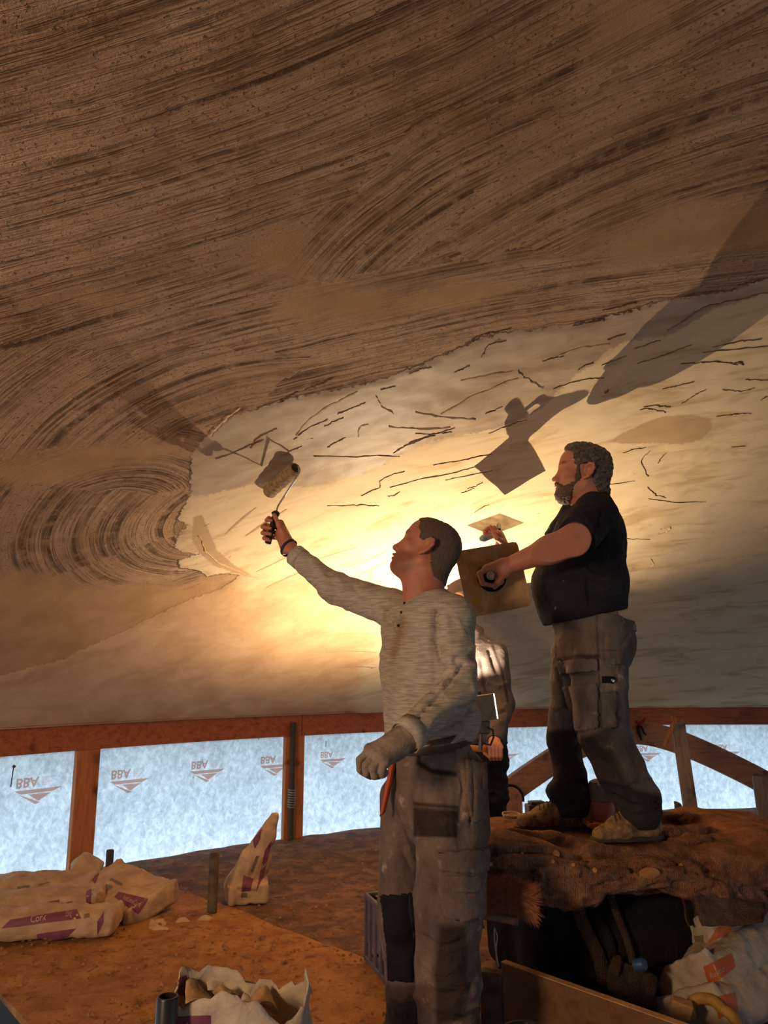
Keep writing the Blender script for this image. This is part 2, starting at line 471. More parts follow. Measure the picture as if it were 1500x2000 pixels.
PAT = [(1190, 862), (1215, 845), (1260, 825), (1300, 812), (1350, 808), (1388, 818), (1390, 838), (1370, 858), (1330, 868), (1270, 866), (1230, 868)]
TAN = [(395, 1000), (410, 1035), (425, 1075), (460, 1105), (505, 1128), (470, 1122), (420, 1105), (390, 1080), (375, 1050), (378, 1005)]
fam_arc = {0: [(0, 450), (370, 345), (750, 205)], 1: [(28, 862), (235, 715), (640, 618)], 2: [(605, 530), (710, 420), (900, 295)], 3: [(1000, 420), (1250, 305), (1500, 225)],
           4: [(400, 702), (800, 602), (1300, 520)], 5: [(172, 985), (143, 1040), (205, 1140)], 6: [(40, 985), (120, 930), (350, 905)]}
fam_mask = {2: [(575, 545), (585, 470), (600, 400), (700, 345), (830, 215), (960, 190), (1060, 215), (1010, 300), (940, 380), (880, 450), (800, 520), (700, 540)],
            3: [(870, 470), (930, 400), (1010, 310), (1080, 220), (1200, 150), (1700, 20), (1700, 470), (1500, 500), (1200, 490), (1000, 500)],
            4: [(-300, 660), (200, 640), (560, 560), (740, 530), (900, 490), (1200, 480), (1700, 440), (1700, 600), (1100, 660), (700, 760), (480, 820), (620, 690), (400, 690), (150, 690)],
            1: [(-300, 640), (0, 700), (300, 660), (640, 590), (760, 620), (640, 720), (480, 810), (400, 840), (300, 870), (-50, 905), (-300, 920)],
            5: [(-200, 960), (60, 955), (380, 950), (380, 1110), (300, 1170), (-200, 1180)], 6: [(-300, 880), (0, 880), (330, 850), (420, 850), (400, 950), (0, 985), (-300, 990)]}
def circ3(p):
    (x1, y1), (x2, y2), (x3, y3) = p
    A = np.array([[x2 - x1, y2 - y1], [x3 - x1, y3 - y1]]) * 2; b = np.array([x2**2 - x1**2 + y2**2 - y1**2, x3**2 - x1**2 + y3**2 - y1**2])
    return np.linalg.solve(A, b)
th = np.radians(np.arange(72.0, 178.0, 0.2)); rr = np.concatenate([np.arange(1.6, 7.42, 0.018), [7.42]])
T, Rg = np.meshgrid(th, rr)
XY = np.c_[(RC[0] + Rg * np.cos(T)).ravel(), (RC[1] + Rg * np.sin(T)).ravel()]
fin = np.clip(polysd(XY, px_dome(FIN)), -.5, .5); wet = np.clip(polysd(XY, px_dome(WET)), -.5, .5); smo = np.clip(polysd(XY, px_dome(SMO)), -.6, .6)
for pg in ([(470, 492), (540, 462), (585, 455), (600, 520), (590, 545), (520, 530)], [(1130, 470), (1180, 440), (1500, 405), (1700, 390), (1700, 470), (1400, 480), (1200, 500)], [(-200, 905), (120, 880), (330, 855), (400, 862), (300, 900), (100, 935), (-200, 985)], [(60, 590), (170, 575), (240, 585), (150, 605)], [(560, 590), (800, 560), (1000, 560), (900, 600), (700, 610)], [(1120, 40), (1260, 10), (1330, 30), (1180, 80)]): smo = np.maximum(smo, np.clip(polysd(XY, px_dome(pg)) * 1.3, -.6, .25))
pat = np.maximum(polysd(XY, px_dome(PAT)), polysd(XY, px_dome(TAN)) * 2); pat = np.clip(pat, -.5, .5)
Z = dome_z(XY[:, 0], XY[:, 1]); P3 = np.c_[XY, Z]
edge = np.clip((fin + 0.012 * vnoise(P3, 30, 2)) / 0.02, 0, 1)
Z = Z - 0.009 * edge + 0.010 * vnoise(P3, 1.3, 2) * np.clip((2.5 - np.abs(Z - 2.0)), 0, 1) * np.clip((Rg.ravel() < 7.3), 0, 1)
lump = 0.0035 * vnoise(P3 * [1, 1.0, 1], 7, 3); Z = Z + lump * np.clip(1 - np.clip(smo * 4, 0, 0.7), 0, 1) + (wet > 0) * 0.003 * vnoise(P3, 16, 2)
nT, nR = len(th), len(rr)
ii = np.arange(nR - 1)[:, None] * nT + np.arange(nT - 1)[None, :]; ii = ii.ravel()
FC = np.stack([ii, ii + 1, ii + nT + 1, ii + nT], 1)
VC = np.c_[XY, Z]
# the rest of the shell (out of the picture), coarser
th2 = np.radians(np.arange(177.8, 432.1, 3.0)); th2[-1] = np.radians(432.0); r2 = np.linspace(1.6, 7.42, 24)
T2, R2 = np.meshgrid(th2, r2); X2 = np.c_[(RC[0] + R2 * np.cos(T2)).ravel(), (RC[1] + R2 * np.sin(T2)).ravel()]
V2 = np.c_[X2, dome_z(X2[:, 0], X2[:, 1])]; m2 = len(th2); i2 = (np.arange(23)[:, None] * m2 + np.arange(m2 - 1)[None]).ravel()
F2 = np.stack([i2, i2 + 1, i2 + m2 + 1, i2 + m2], 1) + len(VC)
th3 = np.radians(np.arange(0, 360, 10.0)); VV = np.concatenate([VC, V2]); nb = len(VV)
cap = np.c_[RC[0] + 1.62 * np.cos(th3), RC[1] + 1.62 * np.sin(th3)]; cap = np.c_[cap, dome_z(cap[:, 0], cap[:, 1])]
VV = np.concatenate([VV, cap]); FF = FC.tolist() + F2.tolist() + [list(range(nb, nb + 36))]
def padv(a, fill): return np.concatenate([a, np.full(len(VV) - len(a), fill)])

def ceiling_mat():
    k = NT('shell_plaster'); pos = k.coord('Object')
    fin_, wet_, smo_, pat_ = (k.attr(n).outputs['Fac'] for n in ('fin', 'wet', 'smo', 'pat'))
    br = k.attr('brush').outputs['Vector']
    big = k.noise(pos, 3.2, 4, 0.6); med = k.noise(pos, 18, 4, 0.6); fine = k.noise(pos, 160, 3, 0.7); rag = k.noise(pos, 45, 5, 0.65)
    r0 = k.math('MULTIPLY', k.math('SUBTRACT', rag, 0.5), 0.06)
    fm = k.ss(k.math('ADD', fin_, r0), -0.004, 0.004)
    wm = k.math('MULTIPLY', k.ss(k.math('ADD', wet_, k.math('MULTIPLY', r0, 1.6)), -0.006, 0.012), fm)
    sm = k.ss(k.math('ADD', smo_, k.math('MULTIPLY', k.math('SUBTRACT', big, 0.5), 0.5)), -0.12, 0.12)
    pm_ = k.math('MULTIPLY', k.ss(k.math('ADD', pat_, k.math('MULTIPLY', r0, 0.8)), -0.01, 0.01), fm)
    def strk(sx, sy, det, dist=0.0):
        mp = k.n('ShaderNodeMapping'); mp.inputs['Scale'].default_value = (sx, sy, 9); k.l(br, mp.inputs['Vector'])
        return k.noise(mp.outputs[0], 1.0, det, 0.6, dist)
    s1 = strk(52, 0.9, 4); s2 = strk(150, 3.0, 3); s3 = strk(14, 0.8, 3)
    brk = k.ss(med, 0.30, 0.58)
    g1 = k.math('MULTIPLY', k.ss(s1, 0.52, 0.38), 1.0); g2 = k.math('MULTIPLY', k.ss(s2, 0.52, 0.34), 0.8)
    groove = k.math('MAXIMUM', g1, g2); groove = k.math('MULTIPLY', groove, k.math('ADD', 0.35, k.math('MULTIPLY', brk, 0.65)))
    groove = k.math('MULTIPLY', groove, k.math('ADD', 0.30, k.math('MULTIPLY', k.ss(s3, 0.62, 0.42), 0.85)))
    groove = k.math('MULTIPLY', groove, k.math('SUBTRACT', 1.0, k.math('MULTIPLY', sm, 0.95)))
    pit = k.math('MULTIPLY', k.ss(k.noise(pos, 75, 3, 0.75), 0.42, 0.30), k.math('SUBTRACT', 1.0, sm))
    dark = k.math('MAXIMUM', groove, k.math('MULTIPLY', pit, 0.8))
    base = k.ramp(k.math('ADD', k.math('MULTIPLY', big, 0.6), k.math('MULTIPLY', fine, 0.4)), [(0.36, (0.40, 0.235, 0.13)), (0.5, (0.52, 0.325, 0.195)), (0.64, (0.62, 0.41, 0.26))])
    scr = k.mix(k.math('MULTIPLY', dark, 0.85), base, (0.12, 0.062, 0.032))
    sc2 = k.ramp(k.noise(pos, 5, 5, 0.6), [(0.36, (0.42, 0.235, 0.105)), (0.62, (0.54, 0.325, 0.155))]); scr = k.mix(k.math('MULTIPLY', sm, 0.85), scr, sc2)
    # finish coat: pale, trowelled, with drier and damper drifts
    mp = k.coord('Object', (1.0, 3.2, 2.2), (0, 0, 0.5)); drift = k.noise(mp, 2.4, 5, 0.62, 0.6)
    fcol = k.ramp(drift, [(0.34, (0.55, 0.385, 0.215)), (0.47, (0.72, 0.545, 0.345)), (0.64, (0.76, 0.59, 0.39))])
    sf = k.ramp(k.noise(pos, 4, 5, 0.6, 0.4), [(0.36, (0.48, 0.275, 0.15)), (0.62, (0.62, 0.385, 0.225))]); fcol = k.mix(k.math('MULTIPLY', sm, 0.9), fcol, sf)
    wcol = k.ramp(drift, [(0.36, (0.38, 0.26, 0.165)), (0.55, (0.50, 0.365, 0.255)), (0.68, (0.56, 0.43, 0.32))])
    fcol = k.mix(wm, fcol, wcol); fcol = k.mix(k.math('MULTIPLY', pm_, 0.8), fcol, (0.46, 0.29, 0.15))
    # trowel drag marks in the finish: short dark tears running with the shell
    tv = k.coord('Object', (2.2, 10, 8), (0, 0, 0.42)); tear = k.noise(tv, 3.1, 6, 0.62, 0.3)
    tear = k.math('MULTIPLY', k.ss(tear, 0.30, 0.265), k.math('MULTIPLY', fm, k.math('SUBTRACT', 1.0, k.math('MULTIPLY', sm, 0.85))))
    fcol = k.mix(k.math('MULTIPLY', tear, 0.85), fcol, (0.13, 0.07, 0.035))
    col = k.mix(fm, scr, fcol)
    lip = k.math('MULTIPLY', k.ss(k.math('ABSOLUTE', k.math('ADD', k.math('ADD', fin_, r0), 0.004)), 0.007, 0.002), k.ss(big, 0.42, 0.56)); lip = k.math('MULTIPLY', lip, k.math('SUBTRACT', 1.0, sm))
    col = k.mix(k.math('MULTIPLY', lip, 0.8), col, (0.10, 0.055, 0.03))
    h = k.math('MULTIPLY', k.math('SUBTRACT', 1.0, fm), k.math('SUBTRACT', k.math('MULTIPLY', fine, 0.35), k.math('MULTIPLY', dark, 1.0)))
    h2 = k.math('ADD', k.math('MULTIPLY', fm, k.math('ADD', 0.4, k.math('ADD', k.math('MULTIPLY', k.noise(pos, 60, 3), 0.06), k.math('MULTIPLY', drift, 0.25)))), k.math('MULTIPLY', tear, -0.7))
    hh = k.math('ADD', h, h2)
    sp = k.math('MULTIPLY', wm, 0.3)
    k.setin(k.b.inputs['Roughness'], k.math('SUBTRACT', 0.85, sp))
    col_m = k.done(col, 0.8, k.bump(hh, 0.009, 1.0), 0, 0.2); 
    k.setin(k.b.inputs['Roughness'], k.math('SUBTRACT', 0.85, sp)); return col_m
M = {}
M['shell'] = ceiling_mat()
ceil = mk('ceiling', VV, FF, M['shell'], None, True, attrs=dict(fin=padv(fin, -.5), wet=padv(wet, -.5), smo=padv(smo, -.5), pat=padv(pat, -.5)),
          kind='structure', label='wide low domed ceiling of brushed brown plaster with a pale fresh coat')
# brush direction per face: every stroke family is a set of rings about its own centre
ctr = VC[FC].mean(1)[:, :2]; jit = ctr + 0.05 * np.c_[vnoise(np.c_[ctr, ctr[:, 0] * 0], 9, 2), vnoise(np.c_[ctr, ctr[:, 0] * 0], 9, 2, 5)]
fam = np.zeros(len(FC), int)
for q in (6, 5, 1, 4, 3, 2): fam[inpoly(jit, px_dome(fam_mask[q]))] = q
cen = {q: circ3(px_dome(a)) for q, a in fam_arc.items()}
CX = np.array([cen[q] for q in range(7)])
loops = FC.ravel(); lf = np.repeat(fam, 4); d = XY[loops] - CX[lf]; rad = np.hypot(d[:, 0], d[:, 1]); ang = np.arctan2(d[:, 1], d[:, 0])
fc = np.repeat(ctr, 4, 0) - CX[lf]; fa = np.arctan2(fc[:, 1], fc[:, 0]); ang = fa + np.arctan2(np.sin(ang - fa), np.cos(ang - fa))
bv = np.zeros((len(ceil.data.loops), 3), np.float32); bv[:len(loops)] = np.c_[rad, ang * np.minimum(np.hypot(fc[:, 0], fc[:, 1]), 60), lf * 3.7]
ba = ceil.data.attributes.new('brush', 'FLOAT_VECTOR', 'CORNER'); ba.data.foreach_set('vector', bv.ravel())

# ------------------------------------------------------------------ ring beam, posts, membrane wall
M['beam'] = wood('ring_beam_wood', (0.36, 0.10, 0.038), (0.20, 0.05, 0.02), 'X', 0.8, 0.6)
M['post'] = wood('post_wood', (0.42, 0.145, 0.045), (0.28, 0.08, 0.026), 'Z', 1.0, 0.6)
M['arch'] = wood('arch_wood', (0.36, 0.15, 0.075), (0.24, 0.09, 0.045), 'X', 0.7, 0.6)
def memb():
    k = NT('breather_membrane'); co = k.coord('Object', (1, 1, 0.8)); f = k.noise(co, 26, 6, 0.7, 0.5); g = k.noise(co, 3.5, 3)
    c = k.ramp(k.math('ADD', k.math('MULTIPLY', f, 0.75), k.math('MULTIPLY', g, 0.25)), [(0.36, (0.50, 0.53, 0.56)), (0.5, (0.72, 0.75, 0.78)), (0.62, (0.95, 0.97, 1.0))])
    st = k.ss(k.noise(k.coord('Object', (1, 1, 0.35)), 19, 4, 0.7), 0.70, 0.74); c = k.mix(k.math('MULTIPLY', st, 0.7), c, (0.10, 0.07, 0.05))
    tr = k.n('ShaderNodeBsdfTranslucent'); k.l(c, tr.inputs[0]); df = k.n('ShaderNodeBsdfDiffuse'); k.l(k.mix(0.5, c, (0.3, 0.3, 0.3)), df.inputs[0])
    mx = k.n('ShaderNodeMixShader'); mx.inputs[0].default_value = 0.22; k.l(tr.outputs[0], mx.inputs[1]); k.l(df.outputs[0], mx.inputs[2]); k.l(mx.outputs[0], k.out.inputs[0]); return k.m
M['memb'] = memb()
def ring_pt(a, r, z): return (RC[0] + r * math.cos(a), RC[1] + r * math.sin(a), z)
def ring_ang(px, py, r): p = cyl(px, py, r); return math.atan2(p[1] - RC[1], p[0] - RC[0])
A0, A1 = math.radians(62), math.radians(305)
def ring_wall(name, r, z0, z1, a0, a1, mat, parent=None, n=160, **kw):
    a = np.linspace(a0, a1, n); V = [ring_pt(x, r, z0) for x in a] + [ring_pt(x, r, z1) for x in a]
    return mk(name, V, [(i, i + 1, n + i + 1, n + i) for i in range(n - 1)], mat, parent, True, **kw)
wall = ring_wall('wall_back', RR + 0.06, -0.03, ZB + 0.03, A0, A1, M['memb'], kind='structure', label='low curved wall of translucent white membrane lit by daylight')
def ring_beam(name, r0, r1, z0, z1, a0, a1, mat, parent=None, **kw):
    n = max(2, int((a1 - a0) / 0.03)); b = MB(); a = np.linspace(a0, a1, n); V = []
    for x in a: V += [ring_pt(x, r0, z0), ring_pt(x, r1, z0), ring_pt(x, r1, z1), ring_pt(x, r0, z1)]
    F = [(0, 1, 2, 3), tuple(4 * (n - 1) + i for i in (3, 2, 1, 0))]
    for i in range(n - 1):
        for q in range(4): F.append((4 * i + q, 4 * (i + 1) + q, 4 * (i + 1) + (q + 1) % 4, 4 * i + (q + 1) % 4))
    return mk(name, V, F, mat, parent, **kw)
# beam laid in lengths with butt joints
bj = [62, 84, 98, ring_ang(1085, 1400, RR), None, None]
cuts = [A0, math.radians(80), ring_ang(1210, 1400, RR), ring_ang(590, 1420, RR), ring_ang(-60, 1450, RR), math.radians(165), math.radians(190), math.radians(220), math.radians(250), math.radians(280), A1]
beam = empty('trim_1', ring_pt(cuts[3], RR, ZB), 'reddish timber ring beam running under the dome edge', kind='structure')
for a, b in zip(cuts[:-1], cuts[1:]): ring_beam('beam_length', RR, RR + 0.10, ZB, ZT + 0.02, a + 0.0004, b - 0.0004, M['beam'], beam)
ring_beam('soffit', RR - 0.05, RR + 0.12, ZT + 0.021, ZT + 0.05, A0, A1, M['beam'], beam)
def ring_post(a, w, d, mat, r=RR, parent=wall):
    rad = np.array([math.cos(a), math.sin(a), 0]); tan = np.array([-rad[1], rad[0], 0]); b = MB()
    b.box(np.array(ring_pt(a, r + d / 2, ZB / 2 - 0.01)), (w, d, ZB + 0.02), np.array([tan, rad, [0, 0, 1]]), 0.004)
    return b.build('post', mat, parent)
pl = (cyl(145, 1560, RR), cyl(192, 1560, RR)); wdt = np.linalg.norm(pl[0] - pl[1])
ring_post(ring_ang(168, 1560, RR), wdt * 0.95, 0.05, M['post'])
ring_post(ring_ang(575, 1540, RR), 0.165, 0.05, M['post'])
for dg in (153, 172, 190, 208, 226, 244, 262, 280, 298): ring_post(math.radians(dg), 0.14, 0.05, M['post'])
# red print on the membrane, seen from its back: letters upside down over a pointed roof mark
def logo_mat():
    k = NT('red_print'); tr = k.n('ShaderNodeBsdfTranslucent'); tr.inputs[0].default_value = (0.88, 0.56, 0.48, 1); df = k.n('ShaderNodeBsdfDiffuse'); df.inputs[0].default_value = (0.6, 0.32, 0.26, 1)
    mx = k.n('ShaderNodeMixShader'); mx.inputs[0].default_value = 0.3; k.l(tr.outputs[0], mx.inputs[1]); k.l(df.outputs[0], mx.inputs[2]); k.l(mx.outputs[0], k.out.inputs[0]); return k.m
M['logo'] = logo_mat()
tV, tF = text_mesh('BBA', 0.03); sV, sF = text_mesh('APPROVAL\nINSPECTION\nTESTING\nCERTIFICATION')
def logo(px, py, wpx, flip=1):
    """px, py = left end of the roof mark"""
    p0 = cyl(px, py, RR + 0.055); a0 = math.atan2(p0[1] - RC[1], p0[0] - RC[0]); p1 = cyl(px + wpx, py, RR + 0.055); W = np.linalg.norm((p1 - p0)[:2]); z0 = p0[2]
    V = []; F = []
    def put(pts, faces):
        n = len(V)
        for u, v in pts: V.append(ring_pt(a0 - u * W / RR, RR + 0.052, z0 + v * W))
        F.extend([tuple(i + n for i in f) for f in faces])
    put([(0.0, 0.0), (1.0, 0.0), (0.80, -0.075), (0.13, -0.075)], [(0, 1, 2, 3)])
    put([(0.02, -0.03), (0.12, -0.085), (0.56, -0.27), (0.46, -0.30)], [(0, 1, 2, 3)])
    put([(0.30, -0.095), (0.78, -0.095), (0.52, -0.245)], [(0, 1, 2)])
    put([(0.03 + 0.47 * u, 0.045 + 0.20 * (1 - v)) for u, v in tV], tF)
    put([(0.55 + 0.30 * u, 0.06 + 0.18 * (1 - v)) for u, v in sV], sF)
    return mk('printed_mark', V, F, M['logo'], wall)
for q in ((27, 1546, 92), (214, 1527, 78), (371, 1507, 68), (507, 1496, 62), (624, 1484, 52), (962, 1474, 52), (1240, 1471, 52), (1394, 1468, 54), (-135, 1560, 100)): logo(*q)
# ------------------------------------------------------------------ outside: ground, and eaves added for their shade, both out of view
M['ground'] = mat('outside_ground', (0.34, 0.36, 0.30), (0.22, 0.25, 0.17), 2.0, 0.95)
g = MB(); n = 72
V = [ring_pt(2 * math.pi * i / n, RR + 0.35, -0.12) for i in range(n)] + [ring_pt(2 * math.pi * i / n, 45, -0.12) for i in range(n)]
mk('ground', V, [(i, (i + 1) % n, n + (i + 1) % n, n + i) for i in range(n)], M['ground'], kind='structure', label='pale ground outside the wall')
M['eave_shade'] = mat('shading_eave', (0.25, 0.22, 0.2), None, 5, 0.9)
ring_beam('shading_eave', RR - 0.02, RR + 0.55, ZT + 0.08, ZT + 0.12, A0, A1, M['eave_shade'], kind='structure', label='unseen roof overhang added to shade the top of the membrane wall')  # overhang added out of view to dim the membrane's upper part

# ------------------------------------------------------------------ floor: dirty sheets laid over joists
def dirt(name, c1, c2, c3, sc=1.0):
    k = NT(name); co = k.coord('Object'); f = k.noise(co, 7 * sc, 7, 0.68, 0.3); s = k.noise(co, 55 * sc, 5, 0.75); b = k.noise(co, 1.4 * sc, 4, 0.6)
    col = k.ramp(f, [(0.30, c3), (0.46, c2), (0.62, c1)]); col = k.mix(k.math('MULTIPLY', k.ss(s, 0.60, 0.70), 0.75), col, tuple(x * 0.35 for x in c3))
    col = k.mix(k.math('MULTIPLY', k.ss(b, 0.52, 0.66), 0.65), col, c3); b2 = k.noise(co, 17 * sc, 6, 0.7, 0.6); col = k.mix(k.math('MULTIPLY', k.ss(b2, 0.54, 0.66), 0.7), col, tuple(x * 0.5 for x in c3))
    return k.done(col, 0.92, k.bump(k.math('ADD', f, k.math('ADD', k.math('MULTIPLY', s, 0.6), k.math('MULTIPLY', b2, -0.8))), 0.018), 0, 0.2)
M['dirt_a'] = dirt('sandy_board', (0.46, 0.215, 0.068), (0.36, 0.15, 0.045), (0.22, 0.082, 0.025))
M['dirt_b'] = dirt('dark_dirty_board', (0.27, 0.135, 0.06), (0.16, 0.08, 0.04), (0.085, 0.045, 0.025))
M['void'] = mat('under_floor', (0.03, 0.028, 0.026), None, 6, 0.95)
def slab(name, poly, z1, t, mat, parent=None, n=0, lump=0.0, **kw):
    """sheet with a thickness; lumpy top"""
    P = np.asarray(poly, float); bm = bmesh.new(); vs = [bm.verts.new((x, y, 0)) for x, y in P]; bm.faces.new(vs)
    if n: 
        x0, y0 = P.min(0); x1, y1 = P.max(0)
        for x in np.arange(x0 + n, x1, n): bmesh.ops.bisect_plane(bm, geom=bm.verts[:] + bm.edges[:] + bm.faces[:], plane_co=(x, 0, 0), plane_no=(1, 0, 0))
        for y in np.arange(y0 + n, y1, n): bmesh.ops.bisect_plane(bm, geom=bm.verts[:] + bm.edges[:] + bm.faces[:], plane_co=(0, y, 0), plane_no=(0, 1, 0))
    r = bmesh.ops.extrude_face_region(bm, geom=bm.faces[:]); 
    for e in r['geom']:
        if isinstance(e, bmesh.types.BMVert): e.co.z -= t
    bmesh.ops.recalc_face_normals(bm, faces=bm.faces[:]); bm.verts.ensure_lookup_table(); bm.verts.index_update()
    V = np.array([v.co[:] for v in bm.verts]); F = [[v.index for v in f.verts] for f in bm.faces]; bm.free()
    top = V[:, 2] > -1e-6; V[:, 2] += z1
    if lump: V[top, 2] += lump * (vnoise(V[top], 4, 3) - 0.3)
    return mk(name, V, F, mat, parent, **kw)
def fz(*pp): return [tuple(onz(x, y)[:2]) for x, y in pp]
floor = empty('floor', (0, 3, 0), 'dirty work floor of board sheets', kind='structure')
J0, J1, J2, J3 = fz((228, 1695), (412, 1761), (645, 1846), (790, 1900))
back = [ring_pt(math.radians(a), RR + 0.05, 0)[:2] for a in range(150, 58, -4)]
S0 = ring_pt(ring_ang(228, 1693, RR + 0.05), RR + 0.05, 0)[:2]
aS = math.degrees(ring_ang(228, 1693, RR + 0.05))
arcL = [ring_pt(math.radians(a), RR + 0.05, 0)[:2] for a in np.arange(aS, 186, 4)]; arcR = [ring_pt(math.radians(a), RR + 0.05, 0)[:2] for a in np.arange(aS - 0.1, 60, -4)]
e0, e1 = fz((-12, 1926), (52, 2003))
e0, e1 = np.array(e0), np.array(e1); ed = (e1 - e0) / np.linalg.norm(e1 - e0)
slab('board', [S0, J0, J1, J2, J3, (0.35, 2.2), (0.35, 1.2), tuple(e1 + ed * 0.55), tuple(e1), tuple(e0), tuple(e0 - ed * 0.5), (-2.6, 2.6)] + [p for p in arcL[1:] if p[1] > 2.7][::-1], 0.004, 0.022, M['dirt_a'], floor, 0.12, 0.012)
slab('board', [S0] + [tuple(p) for p in arcR] + [(3.45, -3.0), (0.36, -3.0), (0.36, 2.2), tuple(np.array(J3) + [0.012, 0]), tuple(np.array(J2) + [0.008, 0.008]), tuple(np.array(J1) + [0.008, 0.008]), tuple(np.array(J0) + [0.006, 0.006])], -0.002, 0.022, M['dirt_b'], floor, 0.15, 0.010)
slab('board', [(-4.2, 2.5), (-2.75, 2.5), (-1.2, 0.6), (0.34, 1.1), (0.34, -3.4), (-2.5, -4.2), (-4.3, -1)], -0.26, 0.022, M['dirt_a'], floor, 0)
V = [ring_pt(2 * math.pi * i / 48, RR + 0.4, -0.55) for i in range(48)]; mk('joist_bed', V, [tuple(range(48))], M['void'], floor)
# crumbs of dried plaster trodden over the boards
def crumbs():
    V = []; F = []
    for i in range(2600):
        px = rng.uniform(0, 940); py = rng.uniform(1660, 2000); p = onz(px, py, 0.004)
        if (p[0] - RC[0])**2 + (p[1] - RC[1])**2 > (RR - 0.05)**2: continue
        if p[1] > 6.5: continue
        if np.cross(e1 - e0, p[:2] - e0) < 0.02: continue
        s = 0.003 + 0.013 * rng.random()**4; n = len(V); R = rng.normal(0, 1, (4, 3)); R /= np.linalg.norm(R, axis=1)[:, None]
        Q = np.array([[1, 0, 0], [-.5, .8, 0], [-.5, -.8, .1], [0.1, 0.1, 0.9]]) * s * rng.uniform(0.7, 1.3, (4, 3)); a = rng.uniform(0, 6.28)
        Q[:, :2] = Q[:, :2] @ np.array([[math.cos(a), -math.sin(a)], [math.sin(a), math.cos(a)]]); V += list(Q + p); F += [(n, n + 1, n + 3), (n + 1, n + 2, n + 3), (n + 2, n, n + 3)]
    return V, F
M['crumb'] = mat('crumbs', (0.36, 0.19, 0.085), (0.16, 0.075, 0.03), 30, 0.95)
cv, cf = crumbs(); mk('crumbs', cv, cf, M['crumb'], floor, kind='stuff')
# ------------------------------------------------------------------ people
def joinm(parts):
    V = []; F = []; K = []; n = 0
    for v, f, c in parts:
        V.append(v); F.append(f + n); K.append(c if c is not None else np.ones((len(v), 4))); n += len(v)
    return np.concatenate(V), np.concatenate(F), np.concatenate(K)
def col1(n, c=(1, 1, 1)): return np.tile(np.array([*c, 1.0]), (n, 1))
def paint(K, m, c, a=1.0):
    """blend colour c in with weights m (0..1)"""
    m = np.clip(m, 0, 1)[:, None] * a; K[:, :3] = K[:, :3] * (1 - m) + np.asarray(c) * m
def px_line_w(V, line, wpx):
    P = proj(V); d = np.full(len(V), 1e9); L = np.asarray(line, float)
    for a, b in zip(L[:-1], L[1:]):
        ab = b - a; t = np.clip(((P - a) @ ab) / (ab @ ab + 1e-9), 0, 1); d = np.minimum(d, np.hypot(*(P - a - t[:, None] * ab).T))
    return np.clip(1.3 - d / wpx, 0, 1)
def px_poly_w(V, poly, soft=3.0): return np.clip(0.5 + polysd(proj(V), np.asarray(poly, float)) / soft, 0, 1)
class Frame:
    def __init__(s, c, F, U, k=1.0):
        s.c = np.asarray(c, float); s.F = nrm(F); U = np.asarray(U, float); s.U = nrm(U - s.F * (U @ s.F)); s.R = np.cross(s.F, s.U); s.k = k
        s.M = np.array([s.F, s.U, s.R])
    def __call__(s, f, u, r): return s.c + s.k * (f * s.F + u * s.U + r * s.R)
    def loc(s, V): return ((V - s.c) @ s.M.T) / s.k
